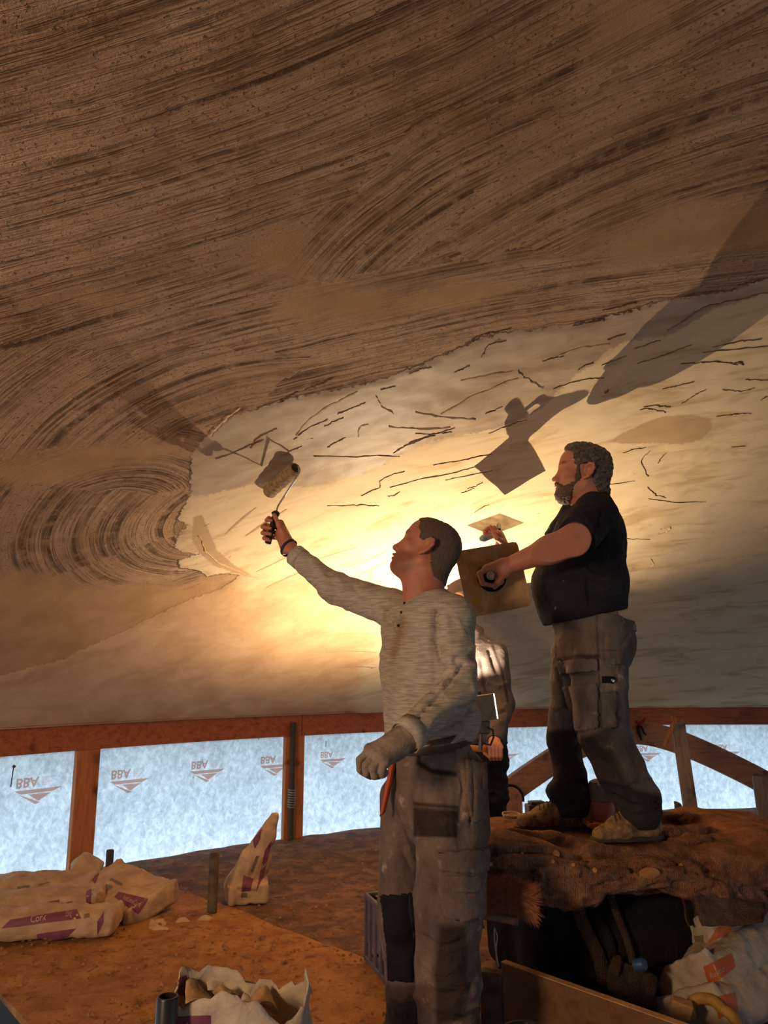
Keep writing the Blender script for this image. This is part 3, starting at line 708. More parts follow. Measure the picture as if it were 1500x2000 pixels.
def head_field(fr, lo, hi, h, neck=None, chin=1.0, nose=1.0, beard=False):
    k = fr.k; A = Field(lo, hi, h); E_ = lambda c, r, kk=0.02, op='u', M_=None: A.ell(fr(*c), np.array(r) * k, fr.M if M_ is None else M_, kk * k, op)
    Cn = lambda a, b, ra, rb, kk=0.012, op='u': A.cone(fr(*a), fr(*b), ra * k, rb * k, kk * k, op)
    E_((-0.018, 0.045, 0), (0.098, 0.083, 0.076), 0.0)
    E_((0.035, 0.055, 0), (0.058, 0.062, 0.066), 0.03)
    E_((0.038, -0.025, 0), (0.058, 0.085, 0.060), 0.035)
    for sgn in (-1, 1):
        Cn((-0.012, -0.045, 0.052 * sgn), (0.062, -0.092, 0.020 * sgn), 0.022, 0.020, 0.03)
        E_((0.062, -0.008, 0.042 * sgn), (0.025, 0.020, 0.022), 0.02)
    E_((0.074, -0.092, 0), (0.022, 0.021, 0.026), 0.03)
    Cn((0.078, 0.033, -0.034), (0.078, 0.033, 0.034), 0.013, 0.013, 0.018)
    for sgn in (-1, 1): E_((0.098, 0.010, 0.033 * sgn), (0.015, 0.012, 0.017), 0.016, 's')
    Cn((0.084, 0.022, 0), (0.106, -0.024, 0), 0.0095, 0.012, 0.012); E_((0.109 * nose, -0.028, 0), (0.0135, 0.0120, 0.0130), 0.008)
    for sgn in (-1, 1): E_((0.100, -0.034, 0.012 * sgn), (0.0105, 0.008, 0.0075), 0.006)
    Cn((0.092, -0.057, -0.017), (0.092, -0.057, 0.017), 0.008, 0.008, 0.01); Cn((0.1045, -0.0555, -0.006), (0.1045, -0.0555, 0.006), 0.0058, 0.0058, 0.006)
    Cn((0.089, -0.070, -0.014), (0.089, -0.070, 0.014), 0.009, 0.009, 0.01); Cn((0.1000, -0.0705, -0.006), (0.1000, -0.0705, 0.006), 0.0062, 0.0062, 0.006)
    A.box(fr(0.108, -0.0628, 0), np.array((0.016, 0.0016, 0.024)) * k, fr.M, 0.001, 0.004 * k, 's')
    if neck is not None: A.cone(fr(-0.020, -0.040, 0), neck[0], 0.060 * k, neck[1], 0.03); A.cone(fr(0.02, -0.075, 0), neck[0] + fr.F * 0.01, 0.042 * k, neck[1] * 0.9, 0.04); A.cone(fr(-0.058, 0.0, 0), neck[0] + [-0.004, 0, 0.03], 0.051 * k, neck[1] * 0.87, 0.03)
    for sgn in (-1, 1):                                        # ears
        def e(a, b, c): return fr(-0.012 + a - 0.25 * b, -0.002 + b, sgn * (0.073 + 1.3 * c))
        pts = [e(0.012, 0.008, 0.004), e(0.014, 0.022, 0.010), e(0.004, 0.033, 0.016), e(-0.010, 0.030, 0.021), e(-0.018, 0.014, 0.023), e(-0.016, -0.006, 0.020), e(-0.006, -0.022, 0.014), e(0.006, -0.030, 0.008)]
        A.chain(pts, [x * k for x in (0.0042, 0.005, 0.0056, 0.0060, 0.0060, 0.0058, 0.006, 0.0065)], 0.006 * k)
        A.ell(e(-0.002, 0.006, 0.009), np.array((0.017, 0.027, 0.006)) * k, np.array([nrm(fr.F + fr.R * sgn * -0.45), fr.U, nrm(fr.R * sgn + fr.F * 0.45)]), 0.006 * k)
        A.ell(e(0.002, 0.000, 0.016), np.array((0.009, 0.013, 0.007)) * k, fr.M, 0.005 * k, 's')
        A.cone(e(0.010, -0.004, 0.006), e(0.012, 0.006, 0.006), 0.005 * k, 0.004 * k, 0.006 * k)
    return A
def grid_local(A, fr):
    P = np.stack(np.meshgrid(*A.ax, indexing='ij'), -1).reshape(-1, 3); return fr.loc(P), P
def crop_profile(A, fr, poly, soft=0.0):
    L, P = grid_local(A, fr); sd = polysd(L[:, :2], np.asarray(poly, float)) * fr.k
    A.D = np.maximum(A.D, (-sd).reshape(A.D.shape).astype(np.float32)); return A
def hand_field(A, wrist, mcps, fingers, thumb, rw=0.022, rf=0.0092, rm=0.0145, k=0.006):
    for m in mcps: A.cone(wrist, m, rw, rm, 0.018)
    for f in fingers: A.chain(f, [rf * 1.12, rf * 1.05, rf, rf * 0.86][:len(f)], k * 0.45)
    A.chain(thumb, [rf * 1.7, rf * 1.2, rf * 0.95][:len(thumb)], 0.008)
def band(name, c, u, v, wu, wv, hgt, t, mat, parent, n=56, a0=0.0, a1=2 * math.pi, **kw):
    """flat strip around an oval"""
    u, v = nrm(u), nrm(v); ax = np.cross(u, v); V = []; closed = abs(a1 - a0 - 2 * math.pi) < 1e-6; m = n if closed else n + 1
    for i in range(m):
        a = a0 + (a1 - a0) * i / n; d = u * math.cos(a) * wu + v * math.sin(a) * wv; o = nrm(u * math.cos(a) / wu + v * math.sin(a) / wv)
        for hh, oo in ((-.5, 0), (-.5, 1), (.5, 1), (.5, 0)): V.append(c + d + ax * hgt * hh + o * t * oo)
    F = []
    for i in range(m if closed else m - 1):
        for q in range(4): F.append((4 * i + q, 4 * ((i + 1) % m) + q, 4 * ((i + 1) % m) + (q + 1) % 4, 4 * i + (q + 1) % 4))
    if not closed: F += [(3, 2, 1, 0), tuple(4 * (m - 1) + i for i in range(4))]
    return mk(name, V, F, mat, parent, True, **kw)
def endcut(A, p, d, r=0.11, L=0.2):
    d = nrm(d); A.box(np.asarray(p) + d * L / 2, (L / 2, r, r), axes_from(x=np.cross(d, [0.3, 0.2, 0.9]), z=d)[[2, 0, 1]], 0.003, 0.004, 's')
def cloth(A, it=2, amp=0.004, sc=9, st=(1, 1, 1), seed=0, lines=()):
    V, F = A.mesh(); V = relax(V, F, it); N = vnormals(V, F)
    r = 1 - np.abs(vnoise(V * np.array(st), sc, 2, seed)) * 1.6
    V = V + N * (amp * (r - 0.4))[:, None]
    if lines: V = folds(V, F, lines)
    return V, F
def darkfolds(K, V, lines): return K
# materials of clothes and skin
M['skin'] = skin_mat('skin_ruddy', (0.47, 0.165, 0.095)); M['skin2'] = skin_mat('skin_fair', (0.52, 0.20, 0.12))
def fabric(name, base, st=(1, 1, 1), sc=30, c2=0.7, rough=0.9, bump=0.0012, stain=None, stsc=9, stlo=0.56, sth=0.68):
    VCOL.add(name); k = NT(name); f = k.noise(k.coord('Object', st), sc, 4, 0.6, 0.2); col = k.ramp(f, [(0.34, tuple(x * c2 for x in base)), (0.62, base)])
    if stain: col = k.mix(k.math('MULTIPLY', k.ss(k.noise(k.coord('Object'), stsc, 5, 0.65), stlo, sth), 0.8), col, stain)
    col = k.mix(1.0, col, k.attr('col').outputs[0], 'MULTIPLY')
    wv = k.noise(k.coord('Object', (1, 1, 1)), 420, 2); big = k.noise(k.coord('Object', (1, 1, 1.6)), 26, 4, 0.6, 0.5)
    return k.done(col, rough, k.bump(k.math('ADD', k.math('MULTIPLY', big, 4.0), k.math('MULTIPLY', wv, 0.25)), bump), 0, 0.15)
M['henley'] = fabric('grey_melange_jersey', (0.46, 0.385, 0.30), (6, 6, 82), 3.0, 0.58)
M['henley_band'] = fabric('grey_jersey_rib', (0.46, 0.39, 0.31), (8, 8, 20), 5.0, 0.7)
M['tee'] = fabric('black_jersey', (0.020, 0.018, 0.023), (1, 1, 1), 14, 0.75, 0.85, 0.0012, (0.16, 0.13, 0.11), 16, 0.66, 0.74)
M['work_trouser'] = fabric('grey_brown_canvas', (0.185, 0.13, 0.105), (1, 1, 0.5), 9, 0.5, 0.8, 0.0024, (0.42, 0.33, 0.25), 14, 0.58, 0.76)
M['work_trouser_b'] = fabric('faded_dark_canvas', (0.17, 0.135, 0.115), (1, 1, 0.6), 9, 0.5, 0.85, 0.0018, (0.40, 0.31, 0.23), 11, 0.58, 0.74)
M['black_cloth'] = fabric('black_reinforcement', (0.012, 0.010, 0.010), (1, 1, 1), 20, 0.6, 0.8, 0.001)
M['glove'] = fabric('grey_knit_glove', (0.30, 0.225, 0.165), (1, 1, 1), 30, 0.6, 0.95, 0.0015)
M['jacket'] = fabric('grey_jacket', (0.085, 0.068, 0.072), (1, 1, 1), 10, 0.8, 0.9, 0.0015, (0.62, 0.55, 0.48), 24, 0.66, 0.72)
M['leather'] = mat('belt_leather', (0.10, 0.075, 0.055), None, 30, 0.28, 0.0005, spec=0.6)
M['black_leather'] = mat('dark_belt', (0.018, 0.014, 0.013), None, 30, 0.5)
def hairm(name, c, c2, sc=(60, 60, 60)):
    k = NT(name); f = k.noise(k.coord('Object', sc), 3.0, 4, 0.6, 0.5); col = k.ramp(f, [(0.36, c2), (0.66, c)]); return k.done(col, 0.55, k.bump(f, 0.004), 0, 0.4)
M['buzz'] = hairm('short_brown_hair', (0.19, 0.12, 0.08), (0.085, 0.05, 0.034), (150, 150, 150))
M['greyhair'] = hairm('greying_dark_hair', (0.17, 0.13, 0.10), (0.035, 0.022, 0.017), (40, 40, 40))
M['beardm'] = hairm('greying_beard', (0.16, 0.10, 0.075), (0.055, 0.03, 0.022), (70, 70, 70))
M['eye'] = mat('eyeball', (0.30, 0.26, 0.23), None, 5, 0.2); M['button'] = mat('dark_button', (0.03, 0.022, 0.018), None, 10, 0.4)
M['boot'] = fabric('tan_boot_leather', (0.33, 0.19, 0.085), (1, 1, 1), 22, 0.4, 0.75, 0.003, (0.10, 0.055, 0.03), 20, 0.5, 0.62)
M['sole'] = mat('boot_sole', (0.06, 0.04, 0.028), None, 30, 0.8); M['lace'] = mat('boot_lace', (0.07, 0.045, 0.03), None, 30, 0.8)
def boot(parent, heel, toe, ank, h=0.005, k=1.0, lace=True):
    heel, toe, ank = (np.asarray(x, float) for x in (heel, toe, ank)); d = nrm(toe - heel); up = np.array([0, 0, 1.0]); s = np.cross(up, d); L = np.linalg.norm(toe - heel)
    lo = np.minimum(np.minimum(heel, toe), ank) - 0.1; hi = np.maximum(np.maximum(heel, toe), ank) + 0.12
    q = lambda f, g, z: heel + d * f * L + s * g + up * z
    A = Field(lo, hi, h)
    A.ecap(q(0.14, 0, 0.045), q(0.62, 0, 0.045), (0.036, 0.042), (0.046, 0.040), s, 0.01); A.ecap(q(0.55, 0, 0.045), q(0.86, 0.004, 0.036), (0.048, 0.042), (0.042, 0.034), s, 0.03)
    A.cone(q(0.20, 0, 0.06), ank, 0.046, 0.050, 0.03); A.cone(q(0.60, 0, 0.065), ank + d * 0.015, 0.032, 0.045, 0.03)
    A.cut(heel + up * 0.012, -up); V, F = A.mesh(); V = relax(V, F, 1); N = vnormals(V, F); V = V + N * (0.0035 * vnoise(V, 28, 3))[:, None]
    o = mk('boot', V, F, M['boot'], parent, True, attrs=dict(col=col1(len(V))))
    B = Field(lo, hi, h); B.ecap(q(0.12, 0, 0.0), q(0.6, 0, 0.0), (0.040, 0.05), (0.050, 0.05), s, 0.01); B.ecap(q(0.55, 0, 0), q(0.87, 0.004, 0), (0.051, 0.05), (0.045, 0.05), s, 0.02)
    B.cut(heel + up * 0.022, up); B.cut(heel + up * 0.0, -up); v, f = B.mesh(); mk('sole', v, f, M['sole'], o, True)
    if lace:
        bb = bvh_of(V, F); 
        for i in range(5):
            t = 0.66 - i * 0.055; m = MB(); P = []
            for g in np.linspace(-0.03, 0.03, 7):
                c = q(t + (0.02 if g > 0 else -0.02) * (g / 0.03), g, 0.25 + 0.0); r = bb.ray_cast(Vector(c), Vector((0, 0, -1)))
                if r[0] is not None: P.append(np.array(r[0]) + up * 0.002)
            if len(P) > 3: m.tube(P, 0.0028, 6); m.build('lace', M['lace'], o, True)
    return o
# ---- the man with the roller
P1 = empty('person', onz(845, 2100, 0), 'man in grey long-sleeved shirt reaching up with a paint roller', 'person')
fr1 = Frame(at(831, 1079, 2.82), (-0.885, 0.20, 0.42), (0.40, 0.10, 0.9), 1.0)
nb1 = at(829, 1172, 2.81)
lo = np.minimum(fr1.c, nb1) - 0.20; hi = np.maximum(fr1.c, nb1) + 0.18
A = head_field(fr1, lo, hi, 0.003, (nb1, 0.066))
A.cone(nb1, nb1 - [0, 0, 0.10], 0.064, 0.062, 0.02)
hv, hf = A.mesh(); hv = relax(hv, hf, 1, 0.4); Lc = fr1.loc(hv); hk = col1(len(hv))
stub = np.clip((-0.030 - Lc[:, 1]) / 0.02, 0, 1) * np.clip((Lc[:, 0] + 0.005) / 0.03, 0, 1) * np.clip((Lc[:, 1] + 0.135) / 0.03, 0, 1)
paint(hk, stub, (0.46, 0.44, 0.46), 0.8); paint(hk, np.exp(-((Lc[:, 0] - 0.098) / 0.02)**2 - ((Lc[:, 1] + 0.063) / 0.011)**2 - (Lc[:, 2] / 0.024)**2), (0.85, 0.5, 0.5), 0.8)
paint(hk, np.exp(-((Lc[:, 0] - 0.085) / 0.014)**2 - ((Lc[:, 1] - 0.036) / 0.006)**2), (0.35, 0.28, 0.25), 0.7)
# hair: a close-cropped cap
B = Field(lo, hi, 0.003); B.ell(fr1(-0.018, 0.045, 0), (0.1025, 0.0875, 0.0805), fr1.M); B.ell(fr1(0.035, 0.055, 0), (0.061, 0.0665, 0.0695), fr1.M, 0.03); B.cone(fr1(-0.020, -0.030, 0), nb1, 0.0625, 0.067, 0.03); B.cone(fr1(-0.058, 0.0, 0), nb1 + [-0.004, 0, 0.03], 0.0545, 0.0605, 0.03)
crop_profile(B, fr1, [(0.078, 0.16), (0.070, 0.098), (0.056, 0.085), (0.052, 0.062), (0.034, 0.046), (0.030, 0.024), (0.010, 0.020), (0.004, 0.033), (-0.022, 0.036), (-0.034, 0.018), (-0.034, -0.012), (-0.038, -0.040), (-0.060, -0.062), (-0.075, -0.082), (-0.16, -0.085), (-0.2, 0.1), (-0.05, 0.2)])
bv1, bf1 = B.mesh(); N = vnormals(bv1, bf1); bv1 = bv1 + N * (0.0016 * vnoise(bv1, 160, 2))[:, None]
# right hand on the roller
f = lambda *q: [at(*p) for p in q]
W1 = at(567, 1076, 3.20); E1 = at(655, 1149, 3.08); S1 = at(770, 1190, 2.95)
mc = f((548, 1021, 3.265), (547, 1032, 3.262), (547, 1042, 3.255), (548, 1051, 3.245))
fin1 = [f((548, 1021, 3.265), (525, 1012, 3.262), (521, 1016, 3.236), (530, 1017, 3.212)), f((547, 1032, 3.262), (518, 1025, 3.258), (513, 1029, 3.232), (528, 1032, 3.207)),
        f((547, 1042, 3.255), (517, 1037, 3.252), (513, 1041, 3.228), (528, 1043, 3.205)), f((548, 1051, 3.245), (520, 1048, 3.244), (516, 1051, 3.222), (525, 1055, 3.204))]
A = Field(np.min(fin1 + [fin1[0]], (0, 1)) - 0.06, np.maximum(np.max(fin1, (0, 1)), E1) + 0.05, 0.003)
A.cone(W1, E1, 0.027, 0.040, 0.02); hand_field(A, W1, mc, fin1, f((556, 1046, 3.205), (545, 1026, 3.192), (536, 1006, 3.200)), 0.026)
A.cone(at(560, 1062, 3.20), at(549, 1040, 3.225), 0.026, 0.022, 0.02)
rv, rf_ = A.mesh(); rv = relax(rv, rf_, 1, 0.3)
# the rest of the body, slim under the clothes
rU = np.array([-0.55, 0.84, 0.0]); chest1 = at(826, 1245, 2.80); waist1 = at(836, 1450, 2.79); crot1 = at(842, 1560, 2.80)
SL = at(884, 1204, 2.67); EL = at(897, 1345, 2.60); WL = at(793, 1440, 2.44)
A = Field((-0.6, 2.2, -0.05), (0.65, 3.4, 1.7), 0.012)
A.ecap(waist1, chest1, (0.15, 0.10), (0.16, 0.10), rU); A.cone(chest1, nb1 - [0, 0, 0.06], 0.09, 0.05, 0.04); A.ecap(crot1, waist1, (0.13, 0.10), (0.145, 0.10), rU)
for a, b in ((SL, EL), (S1, E1)): A.cone(a, b, 0.042, 0.036, 0.04)
A.cone(EL, WL, 0.036, 0.026, 0.04)
A.cone(chest1 + [0, 0, 0.04], SL, 0.08, 0.045, 0.04); A.cone(chest1 + [0, 0, 0.04], S1, 0.08, 0.045, 0.04); A.cone(WL, at(770, 1458, 2.45), 0.028, 0.022)
HL, KL, NL = at(880, 1560, 2.72), at(872, 1785, 2.62), at(880, 2085, 2.62); HR, KR, NR = at(800, 1560, 2.90), at(784, 1790, 2.86), at(800, 2070, 2.84)
for h_, k_, n_ in ((HL, KL, NL), (HR, KR, NR)): A.cone(h_, k_, 0.075, 0.055, 0.04); A.cone(k_, n_, 0.055, 0.04, 0.04)
cv_, cf_ = A.mesh(); V, F, K = joinm([(hv, hf, hk), (rv, rf_, None), (cv_, cf_, None)])
body1 = mk('body', V, F, M['skin'], P1, True, attrs=dict(col=K))
mk('hair', bv1, bf1, M['buzz'], body1, True)
for sg in (-1, 1): m = MB(); m.lathe([(0.0125 * math.sin(t), -0.0125 * math.cos(t)) for t in np.linspace(0.01, 3.13, 9)], fr1(0.0725, 0.012, 0.031 * sg), n=14); m.build('eye', M['eye'], body1, True)
# shirt
A = Field((-0.5, 2.25, 0.95), (0.55, 3.35, 2.0), 0.006)
A.ecap(waist1 - [0, 0, 0.05], at(830, 1300, 2.80), (0.182, 0.132), (0.190, 0.135), rU, 0.03); A.ecap(at(830, 1300, 2.80), chest1 + [0, 0, 0.04], (0.190, 0.135), (0.188, 0.125), rU, 0.04)
A.ecap(chest1 + [0, 0, 0.04], nb1 - [0, 0, 0.012], (0.15, 0.10), (0.072, 0.064), rU, 0.06)
A.cone(at(905, 1405, 2.72), at(880, 1440, 2.70), 0.06, 0.05, 0.05)
A.cut(waist1 + [0, 0, 0.005], (0.0, 0, -1.0), 0.02); A.cut(nb1 + [0, 0, 0.006], (-0.30, 0.1, 1.0))
A.cone(nb1 - [0, 0, 0.075], SL + [0, 0, -0.005], 0.066, 0.076, 0.04); A.cone(nb1 - [0, 0, 0.075], S1, 0.066, 0.068, 0.04)
A.cone(SL, EL, 0.074, 0.062, 0.018); A.cone(EL, WL, 0.062, 0.050, 0.007); A.chain([S1, E1, W1 + 0.12 * nrm(E1 - W1)], [0.072, 0.060, 0.044], 0.03)
endcut(A, WL, WL - EL); cuffR = W1 + 0.035 * nrm(E1 - W1); A.cone(W1 + 0.12 * nrm(E1 - W1), W1 + 0.01 * nrm(E1 - W1), 0.044, 0.041, 0.02); endcut(A, cuffR, W1 - E1)
lines = [([(742, 1195), (760, 1215), (770, 1245)], -0.012, 0.012), ([(748, 1180), (775, 1200), (790, 1240)], -0.010, 0.012), ([(800, 1180), (790, 1230), (775, 1290)], 0.006, 0.012),
         ([(852, 1190), (850, 1250), (858, 1300)], -0.018, 0.010), ([(905, 1300), (882, 1325), (850, 1366), (818, 1398), (796, 1412)], -0.016, 0.007), ([(918, 1385), (880, 1418), (840, 1448)], -0.014, 0.008), ([(872, 1210), (880, 1260), (884, 1310)], 0.006, 0.012), ([(838, 1200), (835, 1260), (845, 1320)], 0.006, 0.014),
         ([(925, 1280), (890, 1290), (862, 1305)], -0.014, 0.010), ([(926, 1300), (890, 1315), (865, 1338)], 0.010, 0.012), ([(925, 1262), (895, 1268), (865, 1280)], 0.008, 0.010),
         ([(920, 1340), (880, 1345), (850, 1370)], -0.010, 0.010), ([(915, 1370), (880, 1375), (840, 1405)], 0.008, 0.012), ([(905, 1400), (870, 1410), (830, 1440)], -0.008, 0.010),
         ([(750, 1350), (800, 1345), (850, 1352)], -0.005, 0.010), ([(745, 1385), (790, 1392), (840, 1380)], 0.005, 0.012), ([(742, 1300), (790, 1310), (845, 1296)], -0.004, 0.010),
         ([(905, 1425), (895, 1440), (880, 1450)], 0.010, 0.010), ([(640, 1120), (655, 1150), (650, 1180)], -0.007, 0.010), ([(660, 1128), (680, 1160), (676, 1190)], 0.005, 0.012),
         ([(600, 1092), (612, 1120), (606, 1140)], -0.005, 0.009), ([(690, 1145), (720, 1180), (735, 1215)], -0.007, 0.010), ([(868, 1180), (890, 1200), (905, 1235)], 0.004, 0.010)]
V, F = cloth(A, 2, 0.0045, 11, (1, 1, 1.8), 1, lines); K = col1(len(V))
paint(K, px_poly_w(V, [(756, 1200), (800, 1170), (800, 1240), (780, 1330), (762, 1380), (748, 1300)], 40), (0.78, 0.62, 0.48), 0.5)
paint(K, px_line_w(V, [(786, 1215), (778, 1240), (770, 1275)], 9), (0.6, 0.4, 0.25), 0.6)
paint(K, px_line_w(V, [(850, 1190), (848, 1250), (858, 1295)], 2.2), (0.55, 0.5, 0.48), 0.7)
shirt1 = mk('shirt', V, F, M['henley'], body1, True, attrs=dict(col=K), label='grey melange long-sleeved shirt')
m = MB(); e = []
for i in range(28):
    a = 2 * math.pi * i / 28; e.append(nb1 + [0, 0, 0.006] + nrm((0.95, 0.1, 0.33)) * 0.080 * math.cos(a) + nrm((0.0, 1, -0.05)) * 0.077 * math.sin(a))
m.tube(e, 0.0095, 8, closed=True); m.build('collar', M['henley_band'], shirt1, True)
b1 = bvh_of(V, F)
for (x, y) in ((790, 1178), (784, 1196), (778, 1222)):
    h_ = hit(b1, x, y)
    if h_: m = MB(); m.lathe([(0.0, 0.004), (0.0045, 0.0035), (0.0055, 0.0), (0.0, -0.002)], h_[0], h_[1], 12); m.build('button', M['button'], shirt1, True)
dL = nrm(WL - EL); uL = nrm(np.cross(dL, [0, 1, 0.2])); band('cuff', WL - dL * 0.018, uL, np.cross(uL, dL) * -1, 0.052, 0.052, 0.05, 0.003, M['henley_band'], shirt1, attrs=None)
dR = nrm(W1 - E1); uR = nrm(np.cross(dR, [0, 1, 0.2])); band('cuff', cuffR - dR * 0.02, uR, np.cross(dR, uR), 0.043, 0.043, 0.045, 0.003, M['henley_band'], shirt1)
M['wrist'] = mat('dark_blue_band', (0.02, 0.025, 0.05), None, 20, 0.7); wb = at(564, 1070, 3.205)
band('wristband', wb, uR, np.cross(dR, uR), 0.038, 0.0365, 0.013, 0.003, M['wrist'], body1)
# glove on the left hand
fl = [f((722, 1464, 2.410), (703, 1484, 2.400), (703, 1503, 2.410), (712, 1510, 2.435)), f((732, 1472, 2.390), (715, 1494, 2.370), (715, 1511, 2.380), (724, 1516, 2.405)),
      f((742, 1480, 2.380), (729, 1502, 2.360), (731, 1516, 2.370), (740, 1516, 2.395)), f((752, 1486, 2.380), (745, 1505, 2.365), (747, 1512, 2.375), (753, 1509, 2.400))]
wl2 = at(783, 1447, 2.445); A = Field(np.min(fl, (0, 1)) - 0.05, np.maximum(np.max(fl, (0, 1)), WL) + 0.07, 0.0032)
hand_field(A, at(772, 1456, 2.435), [q[0] for q in fl], fl, f((755, 1462, 2.455), (738, 1482, 2.475), (728, 1500, 2.470)), 0.034, 0.0115, 0.02)
A.cone(WL - dL * 0.035, at(765, 1460, 2.432), 0.046, 0.038, 0.02); v, f_ = A.mesh(); v = relax(v, f_, 1, 0.4); n_ = vnormals(v, f_); v = v + n_ * (0.0015 * vnoise(v, 45, 3))[:, None]
mk('work_glove', v, f_, M['glove'], body1, True, attrs=dict(col=col1(len(v))), label='dusty grey-brown work glove')
# trousers
A = Field((-0.15, 2.3, -0.02), (0.60, 3.15, 1.12), 0.006)
A.ecap(waist1 - [0, 0, 0.01], crot1, (0.172, 0.125), (0.185, 0.135), rU, 0.02)
A.chain([HL, KL, at(876, 1900, 2.62), NL], [0.118, 0.102, 0.094, 0.098], 0.04); A.chain([HR, KR, at(800, 1905, 2.85), NR], [0.105, 0.078, 0.076, 0.085], 0.03)
A.cone(at(912, 1500, 2.72), at(918, 1620, 2.70), 0.06, 0.062, 0.03)
A.cut(waist1 + [0, 0, 0.012], (0, 0, 1)); A.cut((0, 0, 0.03), (0, 0, -1))
lines = [([(895, 1460), (905, 1540), (898, 1600)], -0.008, 0.007), ([(915, 1470), (922, 1540), (920, 1610)], -0.009, 0.006), ([(930, 1480), (938, 1540)], -0.006, 0.006), ([(880, 1480), (884, 1600), (890, 1660)], 0.004, 0.004),
         ([(800, 1560), (815, 1640), (812, 1720)], -0.012, 0.012), ([(820, 1620), (860, 1640), (905, 1630)], -0.007, 0.010), ([(815, 1660), (840, 1720), (848, 1800)], 0.006, 0.012),
         ([(750, 1650), (785, 1660), (800, 1690)], -0.008, 0.010), ([(748, 1700), (780, 1712), (800, 1735)], 0.006, 0.010), ([(825, 1830), (860, 1850), (900, 1840)], -0.010, 0.010),
         ([(822, 1870), (850, 1900), (890, 1890)], 0.008, 0.010), ([(835, 1930), (870, 1945), (920, 1930)], -0.012, 0.012), ([(765, 1945), (790, 1955), (815, 1945)], 0.012, 0.014), ([(760, 1975), (800, 1985)], -0.01, 0.01), ([(850, 1965), (900, 1975), (930, 1962)], 0.010, 0.012)]
V, F = cloth(A, 2, 0.007, 8, (1, 1, 1.2), 5, lines); K = col1(len(V))
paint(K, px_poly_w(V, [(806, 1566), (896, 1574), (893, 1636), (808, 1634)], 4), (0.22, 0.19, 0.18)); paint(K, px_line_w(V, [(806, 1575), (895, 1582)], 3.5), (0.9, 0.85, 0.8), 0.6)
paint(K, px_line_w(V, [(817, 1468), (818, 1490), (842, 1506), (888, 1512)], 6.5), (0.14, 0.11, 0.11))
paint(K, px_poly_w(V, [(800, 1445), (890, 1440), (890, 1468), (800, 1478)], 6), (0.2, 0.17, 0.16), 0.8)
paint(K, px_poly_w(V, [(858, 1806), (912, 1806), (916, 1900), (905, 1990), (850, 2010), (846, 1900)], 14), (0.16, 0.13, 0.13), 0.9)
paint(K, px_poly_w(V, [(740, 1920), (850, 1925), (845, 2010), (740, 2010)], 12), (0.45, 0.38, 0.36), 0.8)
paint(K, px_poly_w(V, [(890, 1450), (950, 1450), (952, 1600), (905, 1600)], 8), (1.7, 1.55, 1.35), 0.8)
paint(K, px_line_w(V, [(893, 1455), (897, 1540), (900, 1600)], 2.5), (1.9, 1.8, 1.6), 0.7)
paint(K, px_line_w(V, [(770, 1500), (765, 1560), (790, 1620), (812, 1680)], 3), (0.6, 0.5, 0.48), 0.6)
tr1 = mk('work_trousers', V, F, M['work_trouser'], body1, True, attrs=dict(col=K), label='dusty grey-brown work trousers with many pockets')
def pocket(V, F, poly, off, name='cargo_pocket', m='work_trouser', c=(1, 1, 1), par=None, **kw):
    o = patch(V, F, poly, off, 0.004, -0.05, par, name, M[m], **kw)
    if o is not None: a_ = o.data.attributes.new('col', 'FLOAT_COLOR', 'POINT'); a_.data.foreach_set('color', np.tile(np.array([*c, 1], np.float32), len(o.data.vertices)))
    return o
pocket(V, F, [(858, 1690), (946, 1684), (950, 1782), (935, 1796), (900, 1802), (868, 1792), (856, 1750)], 0.014, 'cargo_pocket', 'work_trouser', (0.75, 0.68, 0.66), tr1)
pocket(V, F, [(854, 1664), (946, 1656), (946, 1700), (925, 1708), (860, 1704)], 0.021, 'pocket_flap', 'work_trouser', (0.85, 0.8, 0.78), tr1)
pocket(V, F, [(870, 1708), (935, 1708), (925, 1748), (880, 1746)], 0.020, 'pocket_flap', 'work_trouser', (0.8, 0.75, 0.74), tr1)
pocket(V, F, [(906, 1482), (946, 1492), (948, 1600), (920, 1612), (908, 1560)], 0.013, 'holster_pocket', 'work_trouser', (1.7, 1.5, 1.2), tr1)
pocket(V, F, [(744, 1747), (806, 1744), (812, 1830), (806, 1920), (760, 1916), (756, 1840)], 0.009, 'knee_pad', 'black_cloth', (1, 1, 1), tr1, label='black knee pad')
M['red'] = mat('red_tab', (0.42, 0.09, 0.06), None, 30, 0.8); bb = bvh_of(V, F); decal(bb, [(905, 1747), (917, 1747), (917, 1752), (905, 1752)], 2, 1, 0.024, 'label_tab', M['red'], tr1)
bt = band('belt', waist1 + [0, 0, 0.020], rU, nrm((0.84, 0.55, 0.25)), 0.180, 0.133, 0.046, 0.005, M['leather'], body1)
M['orange'] = mat('orange_lining', (0.48, 0.085, 0.02), None, 20, 0.7); m = MB(); m.tube(f((768, 1490, 2.74), (760, 1530, 2.72), (748, 1585, 2.73), (743, 1592, 2.75)), [0.02, 0.022, 0.016, 0.006], 10, squash=0.5); m.build('pocket_lining', M['orange'], tr1, True, label='orange pocket lining')
boot(body1, at(896, 2118, 2.68), at(815, 2150, 2.52), NL + [0, 0, 0.06], 0.006, lace=False); boot(body1, at(820, 2085, 2.90), at(738, 2105, 2.78), NR + [0, 0, 0.06], 0.006, lace=False)
